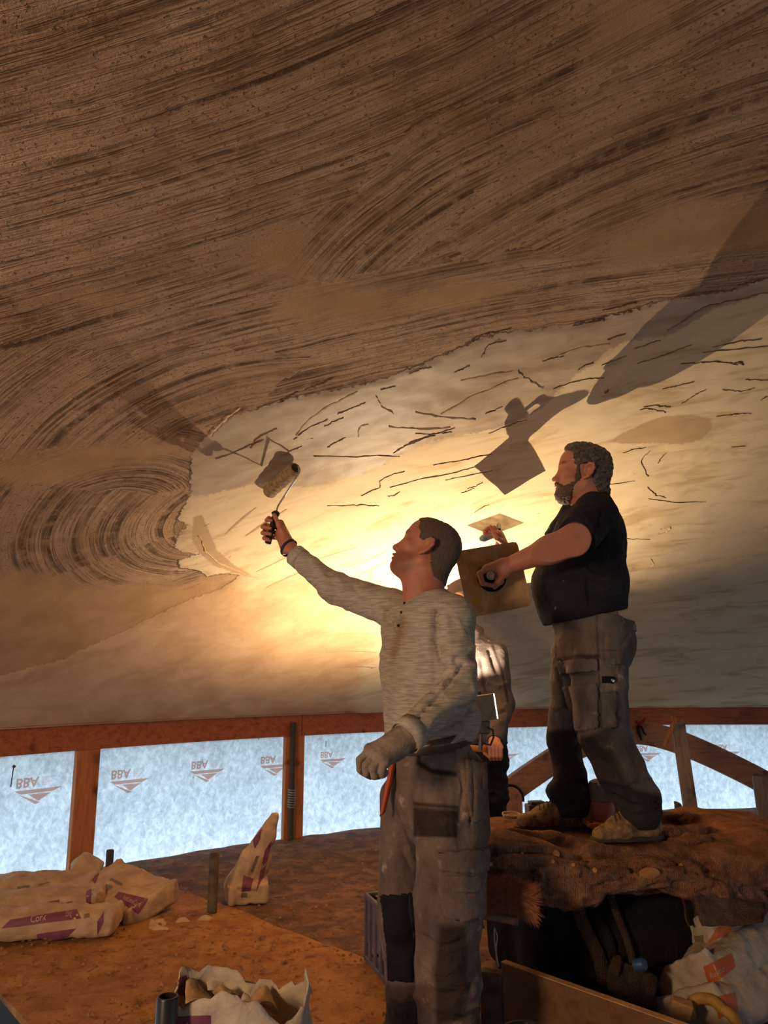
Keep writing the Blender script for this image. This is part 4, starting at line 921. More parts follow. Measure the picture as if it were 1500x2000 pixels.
# ---- paint roller in his raised hand
rl = empty('paint_roller', at(533, 1030, 3.23), 'long-nap paint roller with black handle raised to the ceiling in a hand', 'roller')
M['blackplastic'] = mat('black_plastic', (0.018, 0.015, 0.015), None, 20, 0.35); M['steel'] = mat('bright_steel', (0.62, 0.60, 0.56), None, 30, 0.25, metal=1.0)
M['nap'] = mat('roller_nap', (0.40, 0.26, 0.14), (0.22, 0.13, 0.065), 60, 0.95, 0.006, 220, st=(1, 1, 1))
h0, h1 = at(523, 1062, 3.222), at(540, 999, 3.238); m = MB(); t = lambda s_: h0 + (h1 - h0) * s_
m.tube([t(0), t(0.02), t(0.25), t(0.6), t(0.86), t(0.93), t(1.0)], [0.010, 0.0145, 0.0125, 0.0135, 0.0135, 0.021, 0.012], 14); m.build('handle', M['blackplastic'], rl, True)
r0 = dome(577, 914, 0.052); r1 = min((at(524, 962, y) for y in np.arange(r0[1], r0[1] + 0.5, 0.01)), key=lambda p: abs(np.linalg.norm(p - r0) - 0.24)); dv = nrm(r1 - r0)
m = MB(); m.tube([h1, at(542, 990, 3.24), at(556, 968, 3.29), at(577, 935, r0[1] - 0.05), at(584, 924, r0[1] - 0.02), r0 - dv * 0.022, r0, r0 + dv * 0.05], 0.0042, 8); m.build('wire_frame', M['steel'], rl, True)
m = MB(); L = np.linalg.norm(r1 - r0); m.lathe([(0.020, 0), (0.026, 0.002), (0.031, 0.012)] + [(0.032 + 0.0015 * math.sin(i * 1.7), 0.012 + (L - 0.024) * i / 16) for i in range(17)] + [(0.030, L - 0.006), (0.024, L), (0.0, L)], r0, dv, 28); m.build('roller_sleeve', M['nap'], rl, True)
m = MB(); m.lathe([(0.0, -0.004), (0.012, -0.005), (0.0195, -0.002), (0.0195, 0.012)], r0, dv, 20); m.build('end_cap', M['blackplastic'], rl, True)
# ---- the man with the hawk and trowel, standing on the covered stack
P2 = empty('person', at(1170, 1640, 3.33), 'bearded man in black T-shirt and faded work trousers standing on the covered stack', 'person')
fr2 = Frame(at(1135, 929, 3.42), (-0.985, 0.06, 0.10), (0.10, 0, 1), 1.06); nb2 = at(1156, 988, 3.42)
lo = np.minimum(fr2.c, nb2) - 0.20; hi = np.maximum(fr2.c, nb2) + 0.20
A = head_field(fr2, lo, hi, 0.003, (nb2, 0.068), nose=1.02); A.cone(nb2, nb2 - [0, 0, 0.10], 0.066, 0.066, 0.02)
hv, hf = A.mesh(); hv = relax(hv, hf, 1, 0.4); Lc = fr2.loc(hv); hk = col1(len(hv))
paint(hk, np.exp(-((Lc[:, 0] - 0.098) / 0.02)**2 - ((Lc[:, 1] + 0.063) / 0.010)**2 - (Lc[:, 2] / 0.022)**2), (0.85, 0.5, 0.48), 0.8)
paint(hk, np.exp(-((Lc[:, 0] - 0.088) / 0.014)**2 - ((Lc[:, 1] - 0.040) / 0.007)**2), (0.3, 0.22, 0.2), 0.85)
# swept-back greying hair
B = Field(lo, hi, 0.003); k_ = fr2.k
for c_, r_, kk in (((-0.022, 0.050, 0), (0.106, 0.095, 0.086), 0), ((0.030, 0.075, 0), (0.056, 0.060, 0.064), 0.03), ((-0.062, -0.01, 0), (0.058, 0.075, 0.068), 0.03), ((-0.074, -0.062, 0), (0.042, 0.040, 0.060), 0.03)): B.ell(fr2(*c_), np.array(r_) * k_, fr2.M, kk)
crop_profile(B, fr2, [(0.060, 0.16), (0.075, 0.118), (0.062, 0.105), (0.048, 0.088), (0.046, 0.050), (0.042, 0.034), (0.034, 0.026), (0.006, 0.026), (-0.014, 0.036), (-0.034, 0.022), (-0.036, -0.015), (-0.034, -0.050), (-0.045, -0.085), (-0.065, -0.105), (-0.20, -0.11), (-0.2, 0.2)])
v, f_ = B.mesh(); v = relax(v, f_, 1); N = vnormals(v, f_); L = fr2.loc(v)
ang = np.c_[L[:, 1] * 1.0 + L[:, 0] * 0.55, L[:, 2] * 1.0, (L[:, 0] - L[:, 1]) * 0.18]
v = v + N * (0.0055 * (1 - 1.8 * np.abs(vnoise(ang, 62, 2))) + 0.004 * vnoise(v, 40, 2) + 0.006 * np.clip((-0.03 - L[:, 1]) / 0.03, 0, 1) * vnoise(v, 75, 2))[:, None]
h2v, h2f = v, f_
B = Field(lo, hi, 0.003)
B.ell(fr2(0.048, -0.078, 0), np.array((0.052, 0.052, 0.052)) * k_, fr2.M, 0.0); B.ell(fr2(0.074, -0.095, 0), np.array((0.032, 0.036, 0.036)) * k_, fr2.M, 0.02)
for sg in (-1, 1): B.cone(fr2(0.024, 0.030, 0.066 * sg), fr2(0.026, -0.03, 0.058 * sg), 0.0085 * k_, 0.011 * k_, 0.01); B.cone(fr2(0.020, -0.025, 0.056 * sg), fr2(0.058, -0.082, 0.036 * sg), 0.011 * k_, 0.024 * k_, 0.02); B.cone(fr2(0.101, -0.046, 0.004 * sg), fr2(0.088, -0.066, 0.026 * sg), 0.0085 * k_, 0.010 * k_, 0.01)
B.box(fr2(0.112, -0.064, 0), np.array((0.026, 0.007, 0.016)) * k_, fr2.M, 0.004, 0.006, 's')
crop_profile(B, fr2, [(0.13, -0.044), (0.088, -0.040), (0.064, -0.056), (0.036, -0.040), (0.038, 0.03), (0.012, 0.034), (0.010, -0.03), (0.010, -0.075), (0.022, -0.115), (0.05, -0.15), (0.14, -0.15)])
v, f_ = B.mesh(); v = relax(v, f_, 1); N = vnormals(v, f_); v = v + N * (0.0028 * vnoise(v, 110, 2))[:, None]; be = (v, f_)
# arms and hands
SL2 = at(1163, 1003, 3.24); EL2 = at(1120, 1056, 3.03); WL2 = at(985, 1108, 3.07); SR2 = at(1128, 1008, 3.60); ER2 = at(1046, 1117, 3.80); WR2 = at(981, 1070, 3.80)
f = lambda *q: [at(*p) for p in q]
hl = []
for i, (Y, dx, dy) in enumerate(((3.068, 0, 0), (3.088, -1, -1), (3.108, -2, -1), (3.128, -1, 0))): hl.append(f((951 + dx, 1112 + dy, Y), (938 + dx, 1121 + dy, Y), (943 + dx, 1140 + dy, Y), (961, 1144, Y)))
A = Field(np.min(hl, (0, 1)) - 0.06, np.array([max(EL2[0], SL2[0]) + 0.08, SL2[1] + 0.08, SL2[2] + 0.09]), 0.0034)
A.cone(SL2, EL2, 0.062, 0.057, 0.02); A.cone(EL2, EL2 + 0.35 * (WL2 - EL2), 0.056, 0.054, 0.04); A.cone(EL2 + 0.3 * (WL2 - EL2), WL2, 0.054, 0.031, 0.03)
hand_field(A, WL2, [q[0] for q in hl], hl, f((975, 1114, 3.14), (978, 1136, 3.145), (966, 1147, 3.14)), 0.028, 0.0098, 0.016); A.cone(at(983, 1112, 3.075), at(973, 1135, 3.085), 0.024, 0.016, 0.02)
lv, lf_ = A.mesh(); lv = relax(lv, lf_, 1, 0.3)
hr = [f((973, 1043, 3.755), (953, 1031, 3.765), (946, 1037, 3.730), (947, 1047, 3.712)), f((975, 1042, 3.775), (958, 1029, 3.790), (952, 1034, 3.755), (953, 1048, 3.735)),
      f((977, 1043, 3.795), (965, 1030, 3.815), (959, 1035, 3.780), (959, 1048, 3.760)), f((979, 1046, 3.815), (971, 1033, 3.835), (966, 1038, 3.805), (965, 1049, 3.785))]
A = Field(np.min(hr, (0, 1)) - 0.06, np.array([SR2[0] + .08, SR2[1] + 0.5, SR2[2] + 0.09]), 0.0034)
A.cone(SR2, ER2, 0.056, 0.05, 0.02); A.cone(ER2, WR2, 0.05, 0.029, 0.03); hand_field(A, WR2, [q[0] for q in hr], hr, f((980, 1058, 3.75), (971, 1052, 3.715), (963, 1040, 3.715)), 0.026, 0.0095, 0.016)
rv, rf_ = A.mesh(); rv = relax(rv, rf_, 1, 0.3)
uY = np.array([0.08, 1.0, 0]); waist2 = at(1150, 1215, 3.42); belly2 = at(1130, 1150, 3.42); chest2 = at(1150, 1052, 3.42); hip2 = at(1158, 1250, 3.42)
HL2, KL2, CL2, NL2 = at(1166, 1275, 3.33), at(1179, 1432, 3.22), at(1208, 1510, 3.19), at(1246, 1580, 3.19); HR2, KR2, CR2, NR2 = at(1128, 1275, 3.50), at(1100, 1440, 3.48), at(1112, 1510, 3.48), at(1118, 1575, 3.48)
A = Field((0.3, 2.9, 0.55), (1.4, 3.95, 2.3), 0.012)
A.ecap(waist2, chest2, (0.15, 0.12), (0.16, 0.11), uY); A.cone(chest2, nb2, 0.11, 0.06, 0.04); A.ecap(hip2, waist2, (0.14, 0.12), (0.15, 0.12), uY)
A.cone(chest2 + [0, 0, 0.08], SL2, 0.08, 0.05, 0.05); A.cone(chest2 + [0, 0, 0.08], SR2, 0.08, 0.05, 0.05)
for h_, k2, c_, n_ in ((HL2, KL2, CL2, NL2), (HR2, KR2, CR2, NR2)): A.chain([h_, k2, c_, n_], [0.08, 0.055, 0.05, 0.04], 0.04)
cv_, cf_ = A.mesh(); V, F, K = joinm([(hv, hf, hk), (lv, lf_, None), (rv, rf_, None), (cv_, cf_, None)])
body2 = mk('body', V, F, M['skin2'], P2, True, attrs=dict(col=K)); mk('hair', h2v, h2f, M['greyhair'], body2, True, label='greying dark swept-back hair'); mk('beard', be[0], be[1], M['beardm'], body2, True, label='greying full beard')
for sg in (-1, 1): m = MB(); m.lathe([(0.0125 * math.sin(t), -0.0125 * math.cos(t)) for t in np.linspace(0.01, 3.13, 9)], fr2(0.0725, 0.012, 0.031 * sg), n=14); m.build('eye', M['eye'], body2, True)
# T-shirt
A = Field((0.35, 2.92, 1.35), (1.4, 3.95, 2.20), 0.006)
A.ecap(at(1143, 1226, 3.42), belly2 + [0.01, 0, 0.02], (0.188, 0.170), (0.205, 0.200), uY, 0.03); A.ecap(belly2, chest2, (0.20, 0.195), (0.205, 0.155), uY, 0.06); A.ecap(chest2, at(1157, 1005, 3.42), (0.19, 0.145), (0.12, 0.095), uY, 0.05); A.cone(at(1157, 1010, 3.42), nb2 + [0.006, 0, 0.012], 0.085, 0.074, 0.05)
A.cut(at(1145, 1205, 3.42), (0.20, 0, -1.0), 0.01); A.cut(nb2 + [0, 0, 0.035], (-0.55, 0, 1.0))
A.cone(at(1157, 1020, 3.36), SL2, 0.085, 0.090, 0.05); A.cone(at(1157, 1020, 3.5), SR2, 0.085, 0.085, 0.05)
d2 = nrm(EL2 - SL2); A.cone(SL2, EL2 + d2 * 0.03, 0.090, 0.082, 0.02); endcut(A, EL2 - d2 * 0.045, d2, 0.11, 0.3)
d3 = nrm(ER2 - SR2); A.cone(SR2, SR2 + d3 * 0.24, 0.083, 0.076, 0.02); endcut(A, SR2 + d3 * 0.17, d3, 0.11, 0.3)
lines = [([(1150, 1080), (1148, 1130), (1152, 1180)], -0.012, 0.010), ([(1210, 1110), (1180, 1120), (1150, 1108)], -0.010, 0.010), ([(1214, 1135), (1185, 1150), (1155, 1140)], 0.008, 0.010), ([(1216, 1165), (1190, 1172), (1155, 1168)], -0.010, 0.010),
         ([(1060, 1120), (1100, 1128), (1145, 1110)], 0.006, 0.014), ([(1055, 1170), (1100, 1185), (1150, 1172)], -0.006, 0.014), ([(1175, 1000), (1165, 1040), (1150, 1075)], -0.012, 0.012), ([(1195, 1010), (1190, 1060), (1170, 1090)], 0.008, 0.012),
         ([(1140, 1000), (1130, 1025), (1110, 1040)], 0.006, 0.010), ([(1155, 1010), (1148, 1035), (1135, 1055)], -0.007, 0.009), ([(1205, 1070), (1190, 1095), (1165, 1112)], -0.007, 0.009)]
V, F = cloth(A, 2, 0.005, 9, (1, 1, 1.4), 11, lines); K = col1(len(V)); paint(K, px_poly_w(V, [(1160, 1120), (1225, 1125), (1225, 1170), (1165, 1175)], 20), (2.2, 2.0, 1.9), 0.5)
tee = mk('t_shirt', V, F, M['tee'], body2, True, attrs=dict(col=K), label='black short-sleeved T-shirt with plaster marks')
# trousers
A = Field((0.50, 2.98, 0.58), (1.45, 3.80, 1.55), 0.006)
A.ecap(waist2 + [0.012, 0, 0.05], hip2, (0.175, 0.165), (0.185, 0.170), uY, 0.02); A.ell(at(1178, 1240, 3.42), (0.118, 0.165, 0.19), None, 0.06)
A.chain([HL2, KL2, at(1213, 1505, 3.2), at(1243, 1560, 3.19), NL2], [0.125, 0.100, 0.092, 0.086, 0.086], 0.02); A.chain([HR2, KR2, CR2, NR2], [0.115, 0.070, 0.070, 0.066], 0.015)
A.cone(at(1268, 1552, 3.19), at(1236, 1560, 3.17), 0.042, 0.05, 0.015); A.cone(at(1246, 1578, 3.19), at(1252, 1592, 3.19), 0.078, 0.072, 0.02); A.cone(at(1092, 1545, 3.47), at(1130, 1552, 3.46), 0.055, 0.06, 0.02); A.cone(at(1116, 1580, 3.47), at(1118, 1598, 3.47), 0.072, 0.066, 0.02)
A.cut(waist2 + [0, 0, 0.035], (0.2, 0, 1.0)); A.cut((0, 0, 0.655), (0, 0, -1))
lines = [([(1165, 1210), (1168, 1290), (1172, 1420)], -0.005, 0.004), ([(1182, 1220), (1182, 1290), (1185, 1300)], -0.005, 0.004), ([(1100, 1290), (1140, 1282), (1168, 1285)], 0.006, 0.006), ([(1096, 1325), (1130, 1330), (1168, 1318)], -0.005, 0.007), ([(1120, 1430), (1160, 1436), (1205, 1422)], -0.008, 0.008),
         ([(1068, 1265), (1090, 1310), (1108, 1380), (1130, 1440)], -0.018, 0.012), ([(1205, 1400), (1185, 1420), (1150, 1440)], 0.007, 0.010), ([(1220, 1430), (1190, 1440), (1160, 1470)], -0.008, 0.010), ([(1165, 1480), (1200, 1500), (1240, 1490)], -0.008, 0.012), ([(1175, 1520), (1215, 1530), (1262, 1515)], 0.008, 0.012),
         ([(1200, 1555), (1240, 1575), (1285, 1565)], -0.016, 0.009), ([(1205, 1585), (1245, 1592), (1285, 1582)], -0.012, 0.009), ([(1080, 1560), (1115, 1572), (1145, 1560)], -0.010, 0.008), ([(1062, 1380), (1085, 1390), (1110, 1385)], -0.006, 0.010), ([(1068, 1430), (1095, 1428), (1125, 1440)], -0.006, 0.006), ([(1090, 1480), (1115, 1490), (1140, 1480)], 0.006, 0.010), ([(1230, 1240), (1215, 1260), (1190, 1270)], -0.007, 0.009), ([(1215, 1300), (1200, 1330), (1180, 1350)], -0.005, 0.009)]
V, F = cloth(A, 2, 0.006, 9, (1, 1, 1.3), 21, lines); K = col1(len(V)); z = proj(V)
paint(K, px_poly_w(V, [(1030, 1428), (1128, 1424), (1130, 1440), (1180, 1430), (1215, 1490), (1240, 1540), (1320, 1560), (1320, 1660), (1040, 1660)], 10), (0.17, 0.145, 0.15), 0.95)
paint(K, px_poly_w(V, [(1196, 1400), (1240, 1470), (1262, 1540), (1225, 1530), (1200, 1470), (1165, 1440)], 16), (0.62, 0.55, 0.52), 0.9)
paint(K, px_poly_w(V, [(1092, 1235), (1162, 1220), (1165, 1285), (1096, 1290)], 14), (1.35, 1.2, 1.05), 0.7); paint(K, px_poly_w(V, [(1172, 1225), (1235, 1225), (1215, 1300), (1182, 1300)], 12), (1.5, 1.4, 1.25), 0.7)
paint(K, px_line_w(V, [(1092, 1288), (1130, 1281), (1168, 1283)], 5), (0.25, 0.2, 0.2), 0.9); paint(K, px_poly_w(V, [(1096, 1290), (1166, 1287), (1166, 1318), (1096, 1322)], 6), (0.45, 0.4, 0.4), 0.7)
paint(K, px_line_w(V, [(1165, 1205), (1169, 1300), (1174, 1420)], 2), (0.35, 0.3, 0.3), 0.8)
tr2 = mk('work_trousers', V, F, M['work_trouser_b'], body2, True, attrs=dict(col=K), label='faded grey-brown work trousers, black below the knees')
pocket(V, F, [(1100, 1342), (1168, 1335), (1170, 1424), (1124, 1432), (1112, 1390)], 0.010, 'cargo_pocket', 'work_trouser_b', (1.0, 0.95, 0.92), tr2)
pocket(V, F, [(1174, 1355), (1204, 1350), (1204, 1420), (1176, 1426)], 0.010, 'tool_pocket', 'work_trouser_b', (0.9, 0.85, 0.8), tr2)
pocket(V, F, [(1092, 1290), (1167, 1284), (1168, 1312), (1094, 1318)], 0.012, 'pocket_flap', 'work_trouser_b', (0.42, 0.38, 0.38), tr2)
pocket(V, F, [(1184, 1272), (1216, 1270), (1210, 1300), (1186, 1300)], 0.010, 'back_pocket', 'work_trouser_b', (1.5, 1.4, 1.2), tr2)
pocket(V, F, [(1174, 1322), (1199, 1322), (1199, 1336), (1174, 1336)], 0.012, 'hammer_loop', 'black_cloth', (2, 2, 2), tr2)
m = MB(); bb = bvh_of(V, F); h_ = hit(bb, 1193, 1329)
if h_: m.lathe([(0, 0.018), (0.006, 0.0175), (0.008, 0.014), (0.008, 0)], h_[0], h_[1], 14); m.build('snap_button', M['steel'], tr2, True)
m = MB(); m.tube(f((1212, 1216, 3.36), (1228, 1224, 3.32), (1240, 1224, 3.31), (1241, 1229, 3.31), (1226, 1231, 3.33)), 0.007, 8, squash=1.6); m.build('pocket_flap', M['work_trouser_b'], tr2, True)
bo = boot(body2, at(1291, 1638, 3.20), at(1156, 1652, 3.16), at(1250, 1590, 3.19), 0.0045); boot(body2, at(1150, 1621, 3.48), at(1006, 1621, 3.46), at(1116, 1575, 3.48), 0.0045)
# ---- hawk held out in his left hand
hk_ = empty('hawk', at(960, 1126, 3.165), 'square plasterer\'s hawk of worn brown board gripped by its round handle', 'hawk')
M['hawkw'] = mat('worn_plywood', (0.30, 0.165, 0.055), (0.17, 0.08, 0.03), 9, 0.6, 0.001, 60, lo=0.36, hi=0.62, st=(1, 1, 1)); 
k = NT('worn_hawk_board'); co = k.coord('Object'); n1 = k.noise(co, 9, 6, 0.65, 0.4); c = k.ramp(n1, [(0.32, (0.30, 0.135, 0.045)), (0.5, (0.42, 0.225, 0.085)), (0.66, (0.54, 0.36, 0.19))])
vd = k.n('ShaderNodeVectorMath', operation='DISTANCE'); k.l(co, vd.inputs[0]); sp = at(931, 1172, 3.165) - at(960, 1126, 3.165); vd.inputs[1].default_value = tuple(sp); c = k.mix(k.math('MULTIPLY', k.ss(vd.outputs['Value'], 0.035, 0.005), 0.8), c, (0.55, 0.27, 0.02)); M['hawkw'] = k.done(c, 0.65, k.bump(n1, 0.002))
q = [at(888, 1077, 3.165), at(1010, 1057, 3.165), at(1039, 1183, 3.165), at(915, 1207, 3.165)]
cq = sum(q) / 4; ex = nrm((q[1] - q[0]) + (q[2] - q[3])); ey = nrm((q[3] - q[0]) + (q[2] - q[1])); nz = nrm(np.cross(ex, ey)); 
if nz[1] > 0: nz = -nz
t_ = 0.012; V = []
for s_ in (0, 1):
    for i in range(4):
        a, b, c_ = q[i - 1], q[i], q[(i + 1) % 4]; rr_ = 0.018
        for w_ in (0, 0.5, 1): pa = b + nrm(a - b) * rr_; pb = b + nrm(c_ - b) * rr_; V.append((1 - w_)**2 * pa + 2 * w_ * (1 - w_) * b + w_**2 * pb - nz * t_ * s_)
F = [tuple(range(12)), tuple(range(23, 11, -1))] + [(i, i + 12, (i + 1) % 12 + 12, (i + 1) % 12) for i in range(12)]
mk('plate', V, F, M['hawkw'], hk_)
M['handlew'] = mat('grey_worn_handle', (0.36, 0.28, 0.21), (0.26, 0.19, 0.14), 30, 0.6); m = MB(); m.lathe([(0.026, 0), (0.026, 0.006), (0.0155, 0.012), (0.0165, 0.06), (0.0175, 0.11), (0.0165, 0.126), (0.012, 0.131), (0, 0.131)], at(960, 1126, 3.163), at(958, 1124, 3.03) - at(960, 1126, 3.163), 24); m.build('handle', M['handlew'], hk_, True)
M['rubber'] = mat('black_foam', (0.015, 0.013, 0.012), None, 30, 0.9); m = MB(); m.lathe([(0.0, 0.001), (0.058, 0.001), (0.060, 0.008), (0.056, 0.012), (0.0, 0.012)], at(960, 1128, 3.163), nz, 30); m.build('foam_disc', M['rubber'], hk_, True)
# ---- trowel in his right hand
tw = empty('trowel', at(955, 1045, 3.950), 'rectangular steel finishing trowel with a grey-blue handle held up in a hand', 'trowel')
Aq, Bq, Cq = at(912, 1026, 3.870), at(976, 1003, 4.090), at(1023, 1021, 4.015); Dq = Aq + Cq - Bq; n_ = nrm(np.cross(Bq - Aq, Cq - Bq)); n_ = n_ if n_[2] > 0 else -n_
V = [p + n_ * s_ for s_ in (0, 0.0016) for p in (Aq, Bq, Cq, Dq)]; M['blade'] = mat('worn_steel', (0.55, 0.52, 0.46), (0.30, 0.25, 0.20), 14, 0.4, 0.0005, metal=0.75)
mk('blade', V, [(3, 2, 1, 0), (4, 5, 6, 7)] + [(i, (i + 1) % 4, (i + 1) % 4 + 4, i + 4) for i in range(4)], M['blade'], tw)
c0 = (Aq + Bq + Cq + Dq) / 4; la = nrm(Bq - Aq); m = MB(); m.box(c0 - n_ * 0.006, (0.22, 0.028, 0.010), axes_from(x=la, z=n_), 0.003); m.build('mounting_bar', M['blackplastic'], tw)
M['bluehandle'] = mat('grey_blue_grip', (0.30, 0.36, 0.39), None, 20, 0.5); ha, hb = at(940, 1053, 3.695), at(971, 1043, 3.81); m = MB(); dd = hb - ha; m.tube([ha, ha + dd * 0.03, ha + dd * 0.12, ha + dd * 0.5, ha + dd * 0.88, hb], [0.008, 0.015, 0.0185, 0.0165, 0.018, 0.011], 16); m.build('handle', M['bluehandle'], tw, True)
m = MB(); m.tube([hb, hb + n_ * 0.02 + la * 0.01, c0 - n_ * 0.01 + la * 0.03], [0.009, 0.010, 0.012], 10); m.build('post', M['blackplastic'], tw, True)
# ---- the helper who holds the lamp bar, mostly hidden
P3 = empty('person', onz(955, 1705, 0), 'helper in a plaster-spotted grey jacket half hidden behind the man with the roller', 'person')
fr3 = Frame(at(902, 1196, 4.950), (-0.75, -0.55, 0.10), (0, 0, 1)); nb3 = at(912, 1243, 4.970)
lo = np.minimum(fr3.c, nb3) - 0.2; hi = np.maximum(fr3.c, nb3) + 0.2
A = head_field(fr3, lo, hi, 0.005, (nb3, 0.062)); A.cone(nb3, nb3 - [0, 0, 0.12], 0.062, 0.1, 0.03); hv, hf = A.mesh()
B = Field(lo, hi, 0.005); B.ell(fr3(-0.018, 0.047, 0), (0.108, 0.093, 0.086), fr3.M); crop_profile(B, fr3, [(0.08, 0.2), (0.07, 0.09), (0.03, 0.04), (0.0, 0.03), (-0.035, 0.0), (-0.05, -0.07), (-0.2, -0.07), (-0.2, 0.2)]); h3 = B.mesh()
u3 = np.array([0.85, -0.45, 0]); ch3 = at(926, 1300, 4.970); wa3 = at(932, 1420, 4.970); SL3, EL3, WL3 = at(964, 1278, 4.900), at(981, 1375, 4.850), at(966, 1449, 4.590); SR3, ER3, WR3 = at(880, 1275, 4.990), at(862, 1360, 4.920), at(880, 1420, 4.820)
f = lambda *q: [at(*p) for p in q]
h3l = [f((957 + i * 7, 1459, 4.445), (957 + i * 7, 1463, 4.370), (957.5 + i * 7, 1477, 4.365), (958 + i * 6.5, 1483, 4.400)) for i in range(4)]
A = Field(np.min(h3l, (0, 1)) - 0.06, np.maximum(np.max(h3l, (0, 1)), WL3) + 0.08, 0.004); hand_field(A, WL3, [q[0] for q in h3l], h3l, f((950, 1457, 4.470), (948, 1470, 4.490), (955, 1478, 4.450)), 0.028, 0.0105, 0.016); lv, lf_ = A.mesh()
A = Field((-0.1, 4.1, -0.02), (1.15, 5.4, 1.75), 0.012); A.ecap(wa3, ch3, (0.15, 0.10), (0.16, 0.10), u3); A.cone(ch3, nb3, 0.1, 0.055, 0.04); A.chain([SL3, EL3, WL3], [0.05, 0.04, 0.028], 0.03); A.chain([SR3, ER3, WR3], [0.05, 0.04, 0.03], 0.03)
leg3 = ((at(955, 1460, 4.950), at(962, 1560, 4.910), onz(958, 1695, 0.06)), (at(918, 1460, 5.020), at(915, 1560, 5.000), onz(905, 1692, 0.06)))
for a, b, c_ in leg3: A.chain([a, b, c_], [0.075, 0.055, 0.04], 0.03)
A.chain([WR3, WR3 + [0.0, -0.05, -0.05]], [0.03, 0.035], 0.02)
cv_, cf_ = A.mesh(); V, F, K = joinm([(hv, hf, None), (lv, lf_, None), (cv_, cf_, None)]); body3 = mk('body', V, F, M['skin2'], P3, True, attrs=dict(col=K)); mk('hair', h3[0], h3[1], M['buzz'], body3, True)
A = Field((-0.1, 4.2, 0.7), (1.2, 5.4, 1.75), 0.007); A.ecap(at(934, 1450, 4.970), ch3, (0.19, 0.14), (0.20, 0.14), u3, 0.03); A.ecap(ch3, at(915, 1250, 4.970), (0.19, 0.13), (0.09, 0.085), u3, 0.05); A.cut(at(934, 1450, 4.970), (0, 0, -1)); A.cone(ch3 + [0, 0, 0.1], SL3, 0.1, 0.085, 0.04); A.cone(ch3 + [0, 0, 0.1], SR3, 0.1, 0.085, 0.04)
A.chain([SL3, EL3, WL3], [0.082, 0.072, 0.05], 0.02); A.chain([SR3, ER3, WR3], [0.082, 0.07, 0.05], 0.02); endcut(A, WL3, WL3 - EL3)
A.cone(at(918, 1250, 4.970), at(922, 1238, 4.950), 0.075, 0.07, 0.02); A.cone(at(930, 1252, 4.990), at(938, 1232, 4.990), 0.05, 0.028, 0.02)
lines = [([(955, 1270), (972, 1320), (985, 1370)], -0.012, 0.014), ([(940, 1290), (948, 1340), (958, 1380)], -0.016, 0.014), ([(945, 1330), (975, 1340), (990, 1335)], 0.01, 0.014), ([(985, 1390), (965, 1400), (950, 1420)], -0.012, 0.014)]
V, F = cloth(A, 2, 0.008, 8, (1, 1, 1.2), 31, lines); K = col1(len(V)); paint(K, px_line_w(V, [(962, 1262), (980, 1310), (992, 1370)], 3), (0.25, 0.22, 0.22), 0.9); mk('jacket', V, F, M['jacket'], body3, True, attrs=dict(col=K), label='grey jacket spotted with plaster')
A = Field((0.1, 4.4, -0.02), (1.05, 5.4, 1.0), 0.008); A.ecap(at(936, 1445, 4.970), at(936, 1480, 4.970), (0.175, 0.125), (0.18, 0.13), u3, 0.02)
for a, b, c_ in leg3: A.chain([a, b, c_], [0.115, 0.092, 0.085], 0.03)
A.cut((0, 0, 0.03), (0, 0, -1)); V, F = cloth(A, 2, 0.010, 9, (0.6, 0.6, 1.8), 41); mk('work_trousers', V, F, M['black_cloth'], body3, True, label='black work trousers')
for a, b, c_ in leg3: boot(body3, c_ * [1, 1, 0] + [0.06, 0.02, 0], c_ * [1, 1, 0] + [-0.19, -0.10, 0], c_ + [0, 0, 0.08], 0.008, lace=False)
